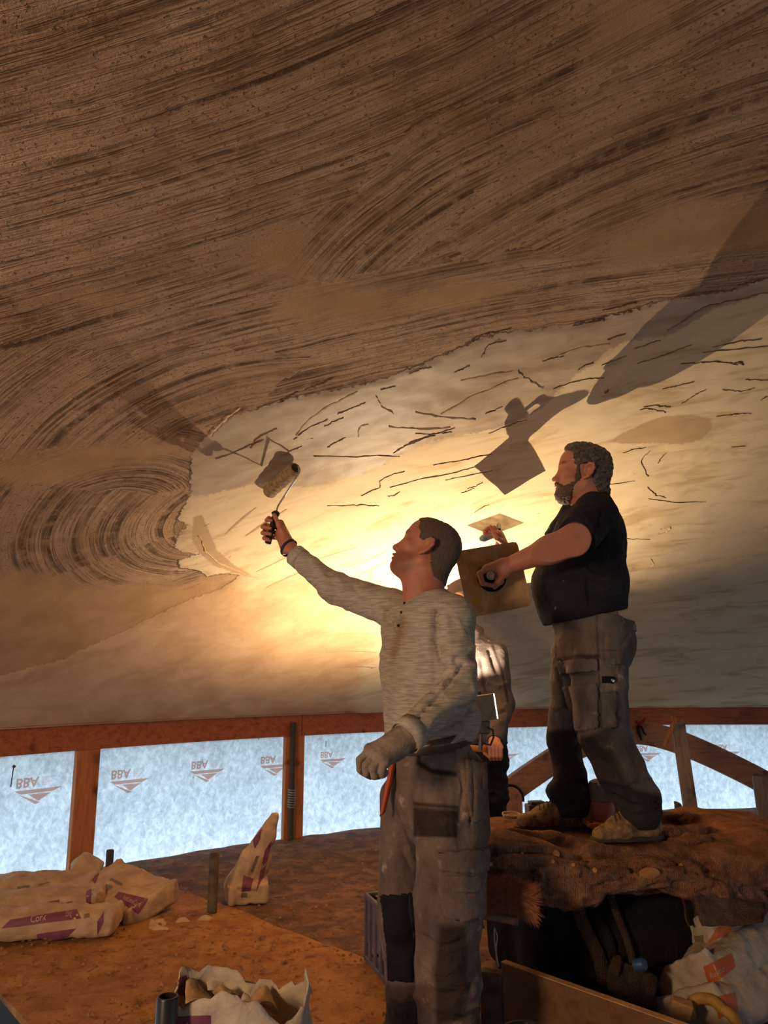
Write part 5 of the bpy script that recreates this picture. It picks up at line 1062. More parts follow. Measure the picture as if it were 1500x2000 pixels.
# ---- twin-head work lamp on its cross bar and stand
wl_ = empty('work_lamp', onz(915, 1760, 0), 'twin-head black work lamp glowing on an orange cross bar of a stand', 'lamp')
M['lampshell'] = mat('speckled_black_lamp', (0.055, 0.048, 0.03), (0.03, 0.026, 0.018), 40, 0.45, 0.0006, spec=0.5); M['orangebar'] = mat('orange_bar', (0.55, 0.21, 0.05), (0.40, 0.13, 0.03), 20, 0.5)
def em(name, c, s):
    m_ = bpy.data.materials.new(name); m_.use_nodes = True; t_ = m_.node_tree; e_ = t_.nodes.new('ShaderNodeEmission'); e_.inputs[0].default_value = (*c, 1); e_.inputs[1].default_value = s; t_.links.new(e_.outputs[0], t_.nodes['Material Output'].inputs[0]); return m_
M['glow'] = em('lamp_glass', (1.0, 0.86, 0.66), 3.0)
def head_lamp(c, n, side, w, h, d, power, dep, low=None):
    """open trough of sheet metal facing n, with a bare tube inside"""
    n = nrm(n); side = nrm(np.asarray(side) - n * (np.asarray(side) @ n)); up = np.cross(n, side); R = np.array([side, up, n])
    m = MB(); t_ = 0.004
    back = np.array([(-1, -.9), (1, -.9), (1, .9), (-1, .9)]); fr_ = np.array([(-1, -1), (1, -1), (1, 1), (-1, 1)])
    V = []
    for sc, z in ((back * 0.96, -d), (back * 1.0, -d * 0.93), (fr_, -d * 0.6), (fr_, 0)):
        for x, y in sc: V.append(c + side * x * w / 2 + up * y * h / 2 + n * (z - (0.045 if low and z == 0 else 0)))
    k_ = len(V)
    for sc, z in ((back * 0.9, -d + t_), (back * .94, -d * 0.9), (fr_ * 0.94, -d * 0.6), (fr_ * 0.94, 0)):
        for x, y in sc: V.append(c + side * x * w / 2 + up * y * h / 2 + n * (z - (0.045 if low and z == 0 else 0)))
    F = [(3, 2, 1, 0), (k_, k_ + 1, k_ + 2, k_ + 3)]
    for L_ in range(3):
        for i in range(4): j = (i + 1) % 4; F += [(L_ * 4 + i, L_ * 4 + j, L_ * 4 + 4 + j, L_ * 4 + 4 + i), (k_ + L_ * 4 + j, k_ + L_ * 4 + i, k_ + L_ * 4 + 4 + i, k_ + L_ * 4 + 4 + j)]
    for i in range(4): j = (i + 1) % 4; F.append((12 + i, 12 + j, k_ + 12 + j, k_ + 12 + i))
    m.add(V, F); hd = m.build('lamp_head', M['lampshell'], wl_)
    m = MB()
    for s0, s1, sz in (((-1, -1), (1, -1), 0), ((1, -1), (1, 1), 0), ((1, 1), (-1, 1), 0), ((-1, 1), (-1, -1), 0)):
        a = c + side * s0[0] * w / 2 + up * s0[1] * h / 2 + n * 0.004; b = c + side * s1[0] * w / 2 + up * s1[1] * h / 2 + n * 0.004; m.tube([a - n * 0.004, b - n * 0.004], 0.003, 6)
    if low is None: m.build('glass_rim', M['lampshell'], hd, True)
    m = MB(); m.tube([c - side * w * 0.30 - n * 0.03, c + side * w * 0.30 - n * 0.03], 0.005, 8); m.build('tube', M['glow'], hd, True)
    if power: lamp('lamp_light', 'SPOT', c - n * dep, power, WARM, 0.006, c - n * dep + np.array([-0.16, 0.20, 0.95]), math.radians(164), 0.55)
    else: m = MB(); m.box(c + n * 0.004, (w * 0.96, h * 0.96, 0.010), R); m.build('glass', M['glow'], hd)
    return hd
LA = at(872, 1378, 4.55)
Pc1, Pc2 = dome(1040, 1190), dome(1490, 1102); mA = nrm(np.cross(Pc1 - LA, Pc2 - LA)); mA = mA if mA[2] > 0 else -mA      # the added flap ends the beam along this line of the shell
sA = nrm(np.cross(mA, [0, 0, 1])); gA = np.cross(sA, mA); gA = gA if gA[2] > 0 else -gA
nA = nrm(mA * math.sin(math.radians(85)) - gA * -math.cos(math.radians(85)))
head_lamp(LA + nA * 0.0061, nA, sA, 0.18, 0.14, 0.09, 125, 0.0061, True)
m = MB(); fp = LA + gA * 0.072 + sA * 0.035 * (1 if sA @ (Pc2 - LA) > 0 else -1); up_ = nA; m.box(fp - up_ * 0.028, (0.15, 0.004, 0.056), np.array([sA, np.cross(up_, sA), up_])); m.build('beam_cut_flap', M['lampshell'], wl_)  # hidden flap added to cut the beam sharply on the right
LB = at(966, 1379, 4.400); head_lamp(LB, (0.93, -0.12, 0.12), (0.1, 1.0, 0), 0.15, 0.135, 0.16, 0, 0.03)
b0, b1_ = at(897, 1459, 4.430), at(978, 1466, 4.470); db = nrm(b1_ - b0); m = MB(); m.tube([b0, b1_ - db * 0.045], 0.017, 12); m.build('cross_bar', M['orangebar'], wl_, True)
m = MB(); m.tube([b1_ - db * 0.05, b1_ - db * 0.045, b1_], [0.018, 0.021, 0.021], 12); m.build('end_grip', M['rubber'], wl_, True)
m = MB(); m.box(at(941, 1420, 4.370), (0.085, 0.05, 0.07), None, 0.006); m.tube([at(940, 1424, 4.370), at(938, 1466, 4.360)], 0.012, 8); m.build('bracket', M['lampshell'], wl_); m = MB(); m.tube([LA - nA * 0.09, at(880, 1440, 4.52), at(898, 1458, 4.43)], 0.012, 8); m.build('bracket', M['lampshell'], wl_, True)
m = MB(); m.tube(f((950, 1420, 4.350), (962, 1425, 4.320), (964, 1440, 4.310), (958, 1455, 4.330), (944, 1452, 4.360), (936, 1440, 4.370)), 0.0055, 8); m.build('lamp_cord', M['rubber'], wl_, True)
m = MB(); m.lathe([(0, 0.02), (0.012, 0.018), (0.014, 0.008), (0.006, 0.0), (0.006, -0.02)], at(936, 1450, 4.390), (0, 0, 1), 14); m.build('wing_knob', M['rubber'], wl_, True)
m = MB(); m.lathe([(0, 0.02), (0.008, 0.018), (0.009, 0.0), (0.0, 0.0)], at(936, 1357, 4.370), (0, 0, 1), 12); m.build('wing_knob', M['rubber'], wl_, True)
sb = at(905, 1461, 4.450); sg = np.array([sb[0], sb[1], 0.0]); m = MB(); m.tube([sb, sg + [0, 0, 0.30]], 0.014, 10); m.build('pole', M['lampshell'], wl_, True)
for a in (0.4, 2.5, 4.850): m = MB(); m.tube([sg + [0, 0, 0.34], sg + [0.36 * math.cos(a), 0.30 * math.sin(a), 0.008]], 0.009, 8); m.build('leg', M['lampshell'], wl_, True)
# ------------------------------------------------------------------ timber arch and loose timbers at the back
f = lambda *q: [at(*p) for p in q]
def spline(P, n):
    P = np.asarray(P, float); t = np.r_[0, np.cumsum(np.linalg.norm(np.diff(P, axis=0), axis=1))]; s = np.linspace(0, t[-1], n)
    Q = np.stack([np.interp(s, t, P[:, i]) for i in range(P.shape[1])], 1)
    for _ in range(3): Q[1:-1] = 0.25 * Q[:-2] + 0.5 * Q[1:-1] + 0.25 * Q[2:]
    return Q
pc = spline([(968, 1573), (1000, 1540), (1052, 1504), (1110, 1466), (1160, 1443), (1210, 1430), (1250, 1429), (1295, 1439), (1336, 1453), (1400, 1481), (1481, 1521), (1560, 1568)], 44)
rA = RR - 0.075; C3 = np.array([cyl(x, y, rA) for x, y in pc]); T3 = np.gradient(C3, axis=0); V = []; F = []
for p, t in zip(C3, T3):
    rad = nrm([p[0] - RC[0], p[1] - RC[1], 0]); t = nrm(t); w_ = np.cross(rad, t); w_ = w_ if w_[2] > 0 else -w_
    for a, b in ((-1, -1), (1, -1), (1, 1), (-1, 1)): V.append(p + w_ * 0.105 * a + rad * 0.032 * b)
n = len(C3); F = [(0, 1, 2, 3), (4 * n - 1, 4 * n - 2, 4 * n - 3, 4 * n - 4)] + [(4 * i + q, 4 * i + 4 + q, 4 * i + 4 + (q + 1) % 4, 4 * i + (q + 1) % 4) for i in range(n - 1) for q in range(4)]
arch = empty('trim_2', (C3[0][0], C3[0][1], 0), 'curved reddish timber arch set under the ring beam behind the stack', kind='structure'); mk('arch_rib', V, F, M['arch'], arch)
ap = cyl(994, 1560, RR - 0.16); a = math.atan2(ap[1] - RC[1], ap[0] - RC[0]); rad = np.array([math.cos(a), math.sin(a), 0]); tan = np.array([-rad[1], rad[0], 0]); zt = cyl(994, 1536, RR - 0.16)[2]; hw = 0.115
prof = [(-hw, -0.0), (hw, -0.0)] + [(hw * math.cos(q), zt - hw + hw * math.sin(q)) for q in np.linspace(0, math.pi, 14)]
c0 = np.array([ap[0], ap[1], 0]); V = [c0 + tan * x + np.array([0, 0, z]) + rad * y for y in (-0.025, 0.025) for x, z in prof]; m = len(prof)
mk('arch_foot', V, [tuple(range(m - 1, -1, -1)), tuple(range(m, 2 * m))] + [(i, (i + 1) % m, (i + 1) % m + m, i + m) for i in range(m)], M['arch'], arch)
ct = [c0 + tan * (hw + 0.012) * math.cos(q) + np.array([0, 0, zt - hw + (hw + 0.012) * math.sin(q)]) - rad * 0.02 for q in np.linspace(-0.1, math.pi + 0.1, 20)]
ct = [c0 + tan * (hw + 0.013) + np.array([0, 0, 0.02]) - rad * 0.02] + ct; m = MB(); m.tube(ct, 0.011, 8); o = m.build('cable', M['rubber'], None, True, loc=c0); tag(o, 'black cable looped over the round-topped timber behind the helper', 'cable')
M['prop'] = wood('grey_prop_wood', (0.30, 0.215, 0.155), (0.19, 0.125, 0.085), 'Z', 1.0, 0.75)
pr = empty('prop', onz(1352, 1640, 0), 'grey timber prop leaning against the ring beam right of the bearded man', 'post')
a_, b_ = at(1324, 1412, 6.55), at(1350, 1590, 6.45); d_ = b_ - a_; b_ = a_ + d_ * (a_[2] / -d_[2]) * 0.995; m = MB(); ax_ = nrm(a_ - b_); m.box((a_ + b_) / 2, (0.105, 0.06, np.linalg.norm(a_ - b_)), axes_from(x=(1, -0.2, 0), z=ax_), 0.006); m.build('shaft', M['prop'], pr)
m = MB(); m.box(a_ + ax_ * 0.02 + [-0.03, 0, 0], (0.03, 0.04, 0.08), axes_from(x=(1, 0, 0.2), z=ax_), 0.004, jit=0.004); m.box(a_ + ax_ * 0.01 + [0.025, 0, 0], (0.025, 0.035, 0.06), axes_from(x=(1, 0, -0.3), z=ax_), 0.004, jit=0.004); m.build('split_end', M['post'], pr)
m = MB(); m.tube(f((1314, 1416, 6.48), (1308, 1432, 6.46), (1302, 1445, 6.46), (1297, 1458, 6.46)), [0.02, 0.016, 0.018, 0.012], 8); o = m.build('stick', M['post'], None, True, loc=at(1297, 1458, 6.46)); tag(o, 'short orange-brown stick stuck beside the leaning prop', 'stick')
m = MB(); a_, b_ = at(1482, 1516, 6.6), at(1502, 1660, 6.5); d_ = b_ - a_; b_ = a_ + d_ * (a_[2] / -d_[2]) * 0.99; ax_ = nrm(a_ - b_); m.box((a_ + b_) / 2, (0.10, 0.04, np.linalg.norm(a_ - b_)), axes_from(x=(1, -0.2, 0), z=ax_), 0.005); o = m.build('plank', M['prop'], None, loc=b_); tag(o, 'grey plank standing under the right arm of the timber arch', 'plank')
cl = empty('clamp', cyl(1252, 1430, RR - 0.13), 'small dark clamp with a red jaw hung on the beam behind the bearded man', 'clamp'); M['redp'] = mat('red_paint', (0.32, 0.02, 0.035), None, 20, 0.5)
g = [cyl(x, y, RR - 0.13) for x, y in ((1243, 1408), (1250, 1416), (1256, 1408), (1260, 1402))]; m = MB(); m.tube(g, [0.02, 0.032, 0.024, 0.012], 10, squash=0.6); m.build('jaw', M['redp'], cl, True)
g = [cyl(x, y, RR - 0.13) for x, y in ((1245, 1418), (1248, 1432), (1253, 1446))]; m = MB(); m.tube(g, [0.02, 0.022, 0.012], 8, squash=0.6); g = [cyl(x, y, RR - 0.14) for x, y in ((1252, 1418), (1258, 1432), (1262, 1436))]; m.tube(g, [0.018, 0.016, 0.01], 8, squash=0.6); m.build('handle', M['rubber'], cl, True)
# steel prop bar by the second post
sp_ = empty('steel_bar', onz(567, 1648, 0), 'thin black steel bar standing against the second post with a wire wrap', 'bar'); M['iron'] = mat('dark_iron', (0.030, 0.027, 0.025), (0.06, 0.045, 0.035), 40, 0.6, 0.001)
q0 = cyl(568, 1640, RR - 0.03) * [1, 1, 0]; m = MB(); m.tube([q0, q0 + [0.0, 0, 0.93 * ZT + 0.02]], 0.021, 10); m.build('shaft', M['iron'], sp_, True)
M['galv'] = mat('dull_zinc_wire', (0.30, 0.29, 0.28), None, 60, 0.5, metal=0.6); zc = cyl(568, 1558, RR - 0.03)[2]; m = MB()
m.tube([q0 + [0.027 * math.cos(a), 0.027 * math.sin(a), zc + 0.07 - 0.14 * a / 50] for a in np.arange(0, 50, 0.5)], 0.006, 5); m.build('wire_wrap', M['galv'], sp_, True)
M['stakem'] = mat('muddy_stake', (0.055, 0.042, 0.032), (0.15, 0.10, 0.065), 16, 0.85, 0.003)
def pipe(name, base, h, r, m_, label, cat, lean=(0, 0)):
    b = np.asarray(base, float); t = b + [lean[0], lean[1], h]; ax = nrm(t - b); m = MB(); L = np.linalg.norm(t - b); m.lathe([(r, -0.03), (r, L - 0.003), (r - 0.002, L), (r - 0.006, L), (r - 0.007, L - 0.05), (0, L - 0.05)], b, ax, 20)
    o = m.build(name, m_, None, True, loc=b); return tag(o, label, cat)
pipe('pipe_stub', onz(213, 1697, 0.0), at(213, 1660, onz(213, 1697)[1])[2], 0.024, M['iron'], 'short black pipe stub rising behind the tipped cement bag', 'pipe')
pipe('pipe_stub', onz(414, 1786, 0.0), at(418, 1667, onz(412, 1786)[1])[2], 0.026, M['stakem'], 'mud-caked stub post in the middle of the boards', 'pipe')
pb = at(327, 1960, 2.12) * [1, 1, 0]; pipe('pipe_stub', pb, at(327, 1945, 2.12)[2], 0.027, M['blackplastic'], 'open black plastic pipe end beside the open cement bag', 'pipe')
nk = empty('cord', cyl(25, 1500, RR + 0.04), 'thin dark cord hanging from a nail on the membrane', 'cord'); m = MB(); m.tube([cyl(x, y, RR + 0.045) for x, y in ((27, 1497), (24, 1515), (21, 1537))], 0.003, 6); m.build('string', M['rubber'], nk); m = MB(); c_ = cyl(27, 1497, RR + 0.04); m.lathe([(0.0, 0.012), (0.008, 0.01), (0.01, 0), (0, -0.002)], c_, nrm([RC[0] - c_[0], RC[1] - c_[1], 0]), 10); m.build('nail', M['stakem'], nk)

# ------------------------------------------------------------------ cement bags
def paperm(name, c, c2):
    k = NT(name); VCOL.add(name); f_ = k.noise(k.coord('Object'), 9, 5, 0.6); col = k.ramp(f_, [(0.34, c2), (0.6, c)]); col = k.mix(1.0, col, k.attr('col').outputs[0], 'MULTIPLY'); cr = k.noise(k.coord('Object'), 30, 5, 0.65, 0.6)
    return k.done(col, 0.75, k.bump(cr, 0.006), 0, 0.25)
M['kraft'] = paperm('kraft_paper', (0.50, 0.335, 0.20), (0.38, 0.24, 0.135)); M['kraftin'] = paperm('inner_paper', (0.44, 0.27, 0.13), (0.27, 0.15, 0.07)); M['whitebag'] = paperm('white_paper', (0.50, 0.40, 0.31), (0.36, 0.28, 0.21))
M['purple'] = mat('purple_print', (0.20, 0.055, 0.095), (0.165, 0.042, 0.075), 12, 0.6); M['orangep'] = mat('orange_print', (0.50, 0.115, 0.035), (0.42, 0.09, 0.03), 12, 0.6); M['letter'] = mat('pale_letters', (0.52, 0.36, 0.27), None, 10, 0.7); M['greyp'] = mat('grey_print', (0.20, 0.14, 0.095), None, 60, 0.7)
def bag(label, c, L, W, T, az, tilt=0, roll=0, seed=0, matn='kraft', pinch=0.0, group=None, h=0.008, cr=0.010):
    x = np.array([math.cos(az) * math.cos(tilt), math.sin(az) * math.cos(tilt), math.sin(tilt)]); y0 = nrm(np.cross([0, 0, 1], x)); z0 = np.cross(x, y0); y = y0 * math.cos(roll) + z0 * math.sin(roll); z = np.cross(x, y); R = np.array([x, y, z]); c = np.asarray(c, float)
    A = Field(c - L * 0.62, c + L * 0.62, h); A.box(c, (L / 2, W / 2, T / 2 * 0.9), R, T * 0.30, 0.0); A.ell(c, (L * 0.44, W * 0.46, T * 0.62), R, 0.03)
    for sx in (-1, 1): A.box(c + x * L * 0.47 * sx + z * T * 0.12, (T * 0.10, W * 0.49, T * 0.40), R, 0.012, 0.02)
    V, F = A.mesh(); V = relax(V, F, 1); N = vnormals(V, F); q = (V - c) @ R.T
    V = V + N * (cr * (0.55 - 1.7 * np.abs(vnoise(q, 9, 2, seed))) + 0.003 * vnoise(q, 40, 2, seed))[:, None]
    V = V * [1, 1, 1]; V[:, 2] = np.maximum(V[:, 2], 0.006)
    K = col1(len(V)); dust = np.clip(vnoise(q, 14, 3, seed + 3), 0, 1); paint(K, dust, (0.7, 0.6, 0.5), 0.5)
    b = c.copy(); b[2] = 0; o = mk('cement_bag', V, F, M[matn], None, True, loc=b, attrs=dict(col=K)); tag(o, label, 'bag', group); return o, bvh_of(V, F)
GB = 'paper cement bags on the boards'
o, b = bag('purple-printed paper cement bag lying nearest on the boards, flat in front', (-1.65, 4.05, 0.066), 0.70, 0.24, 0.115, 0.10, 0.0, 0.0, 1, group=GB)
decal(b, [(20, 1797), (150, 1776), (158, 1794), (2, 1814)], 20, 4, 0.002, 'printed_panel', M['purple'], o); decal(b, [(72, 1824), (150, 1813), (122, 1838), (74, 1844)], 14, 6, 0.002, 'printed_panel', M['purple'], o); decal(b, [(190, 1800), (203, 1780), (203, 1800), (190, 1826)], 5, 6, 0.002, 'printed_panel', M['purple'], o)
text_on(b, 'Cork', [(60, 1790), (92, 1784), (90, 1797), (60, 1803)], 0.004, 'lettering', M['letter'], o, 0.01); text_on(b, '25kg', [(128, 1780), (140, 1778), (140, 1793), (128, 1795)], 0.004, 'lettering', M['letter'], o); decal(b, [(164, 1786), (175, 1784), (175, 1792), (164, 1794)], 3, 3, 0.002, 'printed_panel', M['greyp'], o); decal(b, [(6, 1846), (58, 1842), (58, 1846), (6, 1851)], 8, 1, 0.002, 'lettering', M['greyp'], o)
o, b = bag('cement bag in the middle of the lying pile, purple band along its side', (-1.82, 4.29, 0.075), 0.72, 0.22, 0.125, 0.13, 0.01, 0.0, 2, group=GB)
decal(b, [(48, 1770), (116, 1757), (116, 1772), (48, 1788)], 16, 5, 0.002, 'printed_panel', M['purple'], o); decal(b, [(168, 1742), (178, 1736), (178, 1762), (168, 1768)], 4, 6, 0.002, 'printed_panel', M['purple'], o); text_on(b, 'eco Cork Lime', [(58, 1772), (98, 1765), (98, 1774), (58, 1782)], 0.004, 'lettering', M['letter'], o); decal(b, [(130, 1762), (141, 1760), (141, 1772), (130, 1774)], 3, 3, 0.002, 'printed_panel', M['greyp'], o)
o, b = bag('cement bag at the back of the lying pile against the membrane', (-1.97, 4.54, 0.085), 0.76, 0.24, 0.135, 0.16, 0.01, 0.0, 3, group=GB)
decal(b, [(14, 1764), (118, 1738), (120, 1750), (14, 1776)], 20, 4, 0.002, 'printed_panel', M['purple'], o); text_on(b, 'nt', [(62, 1756), (71, 1754), (71, 1766), (62, 1768)], 0.004, 'lettering', M['letter'], o); decal(b, [(34, 1732), (58, 1728), (58, 1734), (34, 1737)], 6, 2, 0.002, 'lettering', M['greyp'], o); decal(b, [(74, 1728), (96, 1722), (96, 1724), (74, 1730)], 6, 1, 0.002, 'lettering', M['greyp'], o)
o, b = bag('plump cement bag tipped over at the right end of the pile, panel facing out', (at(243, 1745, 4.45)[0], 4.45, 0.078), 0.50, 0.34, 0.125, -0.62, -0.10, 0.30, 4, group=GB)
decal(b, [(232, 1742), (290, 1756), (270, 1786), (223, 1752)], 14, 8, 0.002, 'printed_panel', M['purple'], o); text_on(b, 'hotLimeCork', [(244, 1748), (278, 1764), (272, 1773), (240, 1757)], 0.004, 'lettering', M['letter'], o); decal(b, [(172, 1702), (196, 1702), (186, 1726), (176, 1716)], 6, 6, 0.002, 'printed_panel', M['purple'], o); decal(b, [(208, 1727), (220, 1731), (214, 1738), (206, 1733)], 3, 3, 0.002, 'printed_panel', M['greyp'], o); decal(b, [(217, 1714), (240, 1726), (238, 1731), (214, 1719)], 8, 2, 0.002, 'lettering', M['greyp'], o)
# folded flap of an emptied bag lying behind it
A = Field(at(165, 1700, 4.75) - 0.25, at(165, 1700, 4.75) + 0.25, 0.006); A.box(at(166, 1702, 4.72), (0.07, 0.10, 0.035), axes_from(x=(0.8, 0.1, -0.45), z=(0.4, -0.5, 0.7)), 0.02); A.cone(at(158, 1682, 4.72), at(178, 1716, 4.70), 0.03, 0.045, 0.03); A.cone(at(150, 1690, 4.74), at(156, 1716, 4.72), 0.03, 0.04, 0.03); V, F = A.mesh(); N = vnormals(V, F); V = V + N * (0.010 * (0.4 - np.abs(vnoise(V, 14, 2))))[:, None]
bb_ = at(165, 1715, 4.72) * [1, 1, 0]; 
o = mk('cement_bag', V, F, M['kraft'], None, True, loc=bb_, attrs=dict(col=col1(len(V)))); tag(o, 'crumpled emptied paper bag tucked behind the tipped bag, at the foot of the first post', 'bag', GB); b = bvh_of(V, F); decal(b, [(143, 1710), (170, 1706), (174, 1722), (144, 1730)], 8, 5, 0.002, 'printed_panel', M['purple'], o)
# the bag standing on its base, folded to a leaning point
bc = at(482, 1763, 4.60) * [1, 1, 0]; up = lambda px, py, Y=4.62: at(px, py, Y); A = Field(bc + [-.35, -.3, -.02], bc + [.5, .35, .68], 0.006)
A.box(bc + [0, 0, 0.055], (0.112, 0.075, 0.055), axes_from(x=(0.97, 0.22, 0), z=(0, 0, 1)), 0.02); uu = np.array([0.97, 0.22, 0])
A.ecap(up(480, 1722), up(498, 1680), (0.105, 0.075), (0.082, 0.055), uu, 0.03); A.ecap(up(498, 1680), up(522, 1630), (0.082, 0.055), (0.048, 0.034), uu, 0.03); A.ecap(up(522, 1630), up(536, 1594), (0.048, 0.034), (0.026, 0.022), uu, 0.03); A.cone(up(452, 1728), up(500, 1672), 0.035, 0.05, 0.03)
V, F = A.mesh(); V = relax(V, F, 1); N = vnormals(V, F); V = V + N * (0.008 * (0.5 - 1.6 * np.abs(vnoise(V * [1.2, 1, .6], 13, 2, 5))) + 0.002 * vnoise(V, 50, 2))[:, None]; V[:, 2] = np.maximum(V[:, 2], 0.004)
V = folds(V, F, [([(500, 1640), (488, 1690), (470, 1745)], 0.010, 0.012), ([(448, 1728), (470, 1738), (500, 1742)], -0.010, 0.008)])
o = mk('cement_bag', V, F, M['kraft'], None, True, loc=bc, attrs=dict(col=col1(len(V)))); tag(o, 'brown paper cement bag standing upright, its empty neck twisted to a leaning point', 'bag', GB); b = bvh_of(V, F)
decal(b, [(476, 1709), (495, 1716), (488, 1741), (471, 1742)], 8, 10, 0.002, 'printed_panel', M['purple'], o); decal(b, [(517, 1661), (531, 1640), (515, 1712), (500, 1742)], 8, 20, 0.002, 'printed_panel', M['purple'], o); decal(b, [(494, 1640), (512, 1618), (508, 1640), (497, 1658)], 8, 8, 0.002, 'printed_panel', M['purple'], o)
text_on(b, 'dor', [(508, 1690), (523, 1678), (521, 1688), (508, 1700)], 0.004, 'lettering', M['letter'], o, 0.02); decal(b, [(500, 1672), (506, 1671), (494, 1704), (488, 1702)], 2, 10, 0.002, 'lettering', M['greyp'], o); decal(b, [(471, 1744), (483, 1744), (483, 1753), (471, 1753)], 3, 3, 0.002, 'printed_panel', M['greyp'], o)
# the open torn bag in front
oc = at(466, 1990, 2.25) * [1, 1, 0]; n = 88; rows = []
px_top = [(345, 1935), (352, 1915), (362, 1901), (372, 1918), (385, 1940), (400, 1949), (412, 1958), (425, 1950), (434, 1951), (440, 1964), (447, 1968), (455, 1950), (466, 1943), (480, 1950), (500, 1968), (520, 1970), (540, 1962), (552, 1945), (564, 1930), (580, 1944), (591, 1957)]
def top_z(a):   # ragged rim height round the mouth
    return 0.43 + 0.030 * math.sin(3 * a + 1.0) + 0.028 * vnoise(np.array([[2.2 * math.cos(a), 2.2 * math.sin(a), 0.3]]), 1.3, 3)[0] + 0.02 * vnoise(np.array([[math.cos(a), math.sin(a), 0.3]]), 9, 1)[0]
hs = np.linspace(0, 1, 26); V = []; 
for j, t in enumerate(hs):
    for i in range(n):
        a = 2 * math.pi * i / n; e = 0.45; cx, sx = math.cos(a), math.sin(a); rx, ry = 0.185, 0.105; sq = (abs(cx)**(2 / e * .62) + abs(sx)**(2 / e * .62))**(-e / 2 / .62)
        z = top_z(a) * t; g_ = 1 + 0.05 * math.sin(t * 3) - 0.03 * t; V.append(oc + np.array([rx * cx * sq * g_, ry * sx * sq * g_, z]))
V = np.array(V); nn = np.c_[V[:, :2] - oc[:2], V[:, 2] * 0]; nn /= np.linalg.norm(nn, axis=1)[:, None]; V0 = V.copy(); V = V + nn * (0.020 * (0.4 - np.abs(vnoise(V, 11, 3, 9))) * np.clip(V[:, 2:3].ravel() / 0.3, 0.2, 1.2))[:, None]; Vi = V - nn * 0.004
F = []; m_ = len(V)
for j in range(len(hs) - 1):
    for i in range(n):
        a, b_, c_, d_ = j * n + i, j * n + (i + 1) % n, (j + 1) * n + (i + 1) % n, (j + 1) * n + i; F.append((a, b_, c_, d_)); F.append((b_ + m_, a + m_, d_ + m_, c_ + m_))
J = (len(hs) - 1) * n
for i in range(n): F.append((J + i, J + (i + 1) % n, J + (i + 1) % n + m_, J + i + m_))
F.append(tuple(range(n - 1, -1, -1)))
o = mk('cement_bag', np.concatenate([V, Vi]), F, M['whitebag'], None, True, loc=oc); tag(o, 'pale cement bag torn open at the top, in the foreground beside the black pipe', 'bag', GB); b = bvh_of(np.concatenate([V, Vi]), F)
decal(b, [(346, 1912), (364, 1904), (362, 1946), (348, 1942)], 8, 10, 0.002, 'printed_panel', M['purple'], o); decal(b, [(345, 1985), (410, 1982), (410, 2030), (345, 2030)], 10, 6, 0.002, 'printed_panel', M['purple'], o)
def sheet(name, corners, nseg, curl, seed, mat_, thick=0.0016, parent=None, loc=None, amp=0.012, **kw):
    """torn curled paper: bilinear patch pushed about by noise"""
    q = np.asarray(corners, float); nrm_ = nrm(np.cross(q[1] - q[0], q[3] - q[0])); V = []
    for j in range(nseg + 1):
        for i in range(nseg + 1):
            u, v = i / nseg, j / nseg; p = (q[0] * (1 - u) + q[1] * u) * (1 - v) + (q[3] * (1 - u) + q[2] * u) * v
            V.append(p + nrm_ * curl * (4 * (u - .5)**2))
    V = np.array(V); V = V + nrm_ * (amp * vnoise(V, 16, 2, seed))[:, None] + 0.25 * amp * np.c_[vnoise(V, 30, 2, seed + 1), vnoise(V, 30, 2, seed + 2), vnoise(V, 30, 2, seed + 3)]
    e_ = nseg + 1; F = [(j * e_ + i, j * e_ + i + 1, (j + 1) * e_ + i + 1, (j + 1) * e_ + i) for j in range(nseg) for i in range(nseg)]; k_ = len(V)
    rim = [i for i in range(e_)] + [j * e_ + nseg for j in range(1, e_)] + [nseg * e_ + i for i in range(nseg - 1, -1, -1)] + [j * e_ for j in range(nseg - 1, 0, -1)]
    W = np.concatenate([V, V - nrm_ * thick]); FF = F + [tuple(i + k_ for i in f_[::-1]) for f_ in F] + [(rim[(i + 1) % len(rim)], rim[i], rim[i] + k_, rim[(i + 1) % len(rim)] + k_) for i in range(len(rim))]
    return mk(name, W, FF, mat_, parent, True, loc, **kw)
for i, cs in enumerate(([(362, 1912, 2.30), (384, 1908, 2.33), (420, 1950, 2.28), (372, 1945, 2.24)], [(402, 1905, 2.36), (450, 1912, 2.36), (470, 1935, 2.33), (410, 1936, 2.33)], [(410, 1940, 2.30), (430, 1925, 2.30), (452, 1938, 2.30), (446, 1975, 2.27)], [(490, 1945, 2.30), (525, 1932, 2.34), (545, 1968, 2.30), (505, 1972, 2.22)], [(466, 1935, 2.30), (482, 1928, 2.31), (490, 1975, 2.20), (458, 1975, 2.20)], [(440, 1906, 2.37), (500, 1922, 2.37), (540, 1962, 2.36), (450, 1960, 2.36)])):
    sheet('torn_flap', f(*cs), 10, 0.01, 40 + i, M['kraftin'] if i in (0, 2, 3) else M['whitebag'], parent=o, amp=0.02)
for lab, cs, sd in (('torn curled strip of brown bag paper lying by the muddy stub post', [(340, 1800), (352, 1790), (425, 1787), (408, 1796)], 60), ('crumpled scrap of bag paper in front of the tipped bag', [(286, 1808), (308, 1790), (350, 1806), (312, 1824)], 61), ('dark curled paper scrap right of the tipped bag', [(298, 1772), (322, 1756), (330, 1772), (308, 1778)], 62)):
    g = [onz(x, y, 0.014) for x, y in cs]; sheet('paper_scrap', g, 12, 0.025, sd, M['kraft'], loc=(*g[0][:2], 0.0), amp=0.022, label=lab, cat=None)
for o in list(C.objects):
    if o.name.startswith('paper_scrap'): o['category'] = 'paper'; o['group'] = 'scraps of bag paper'
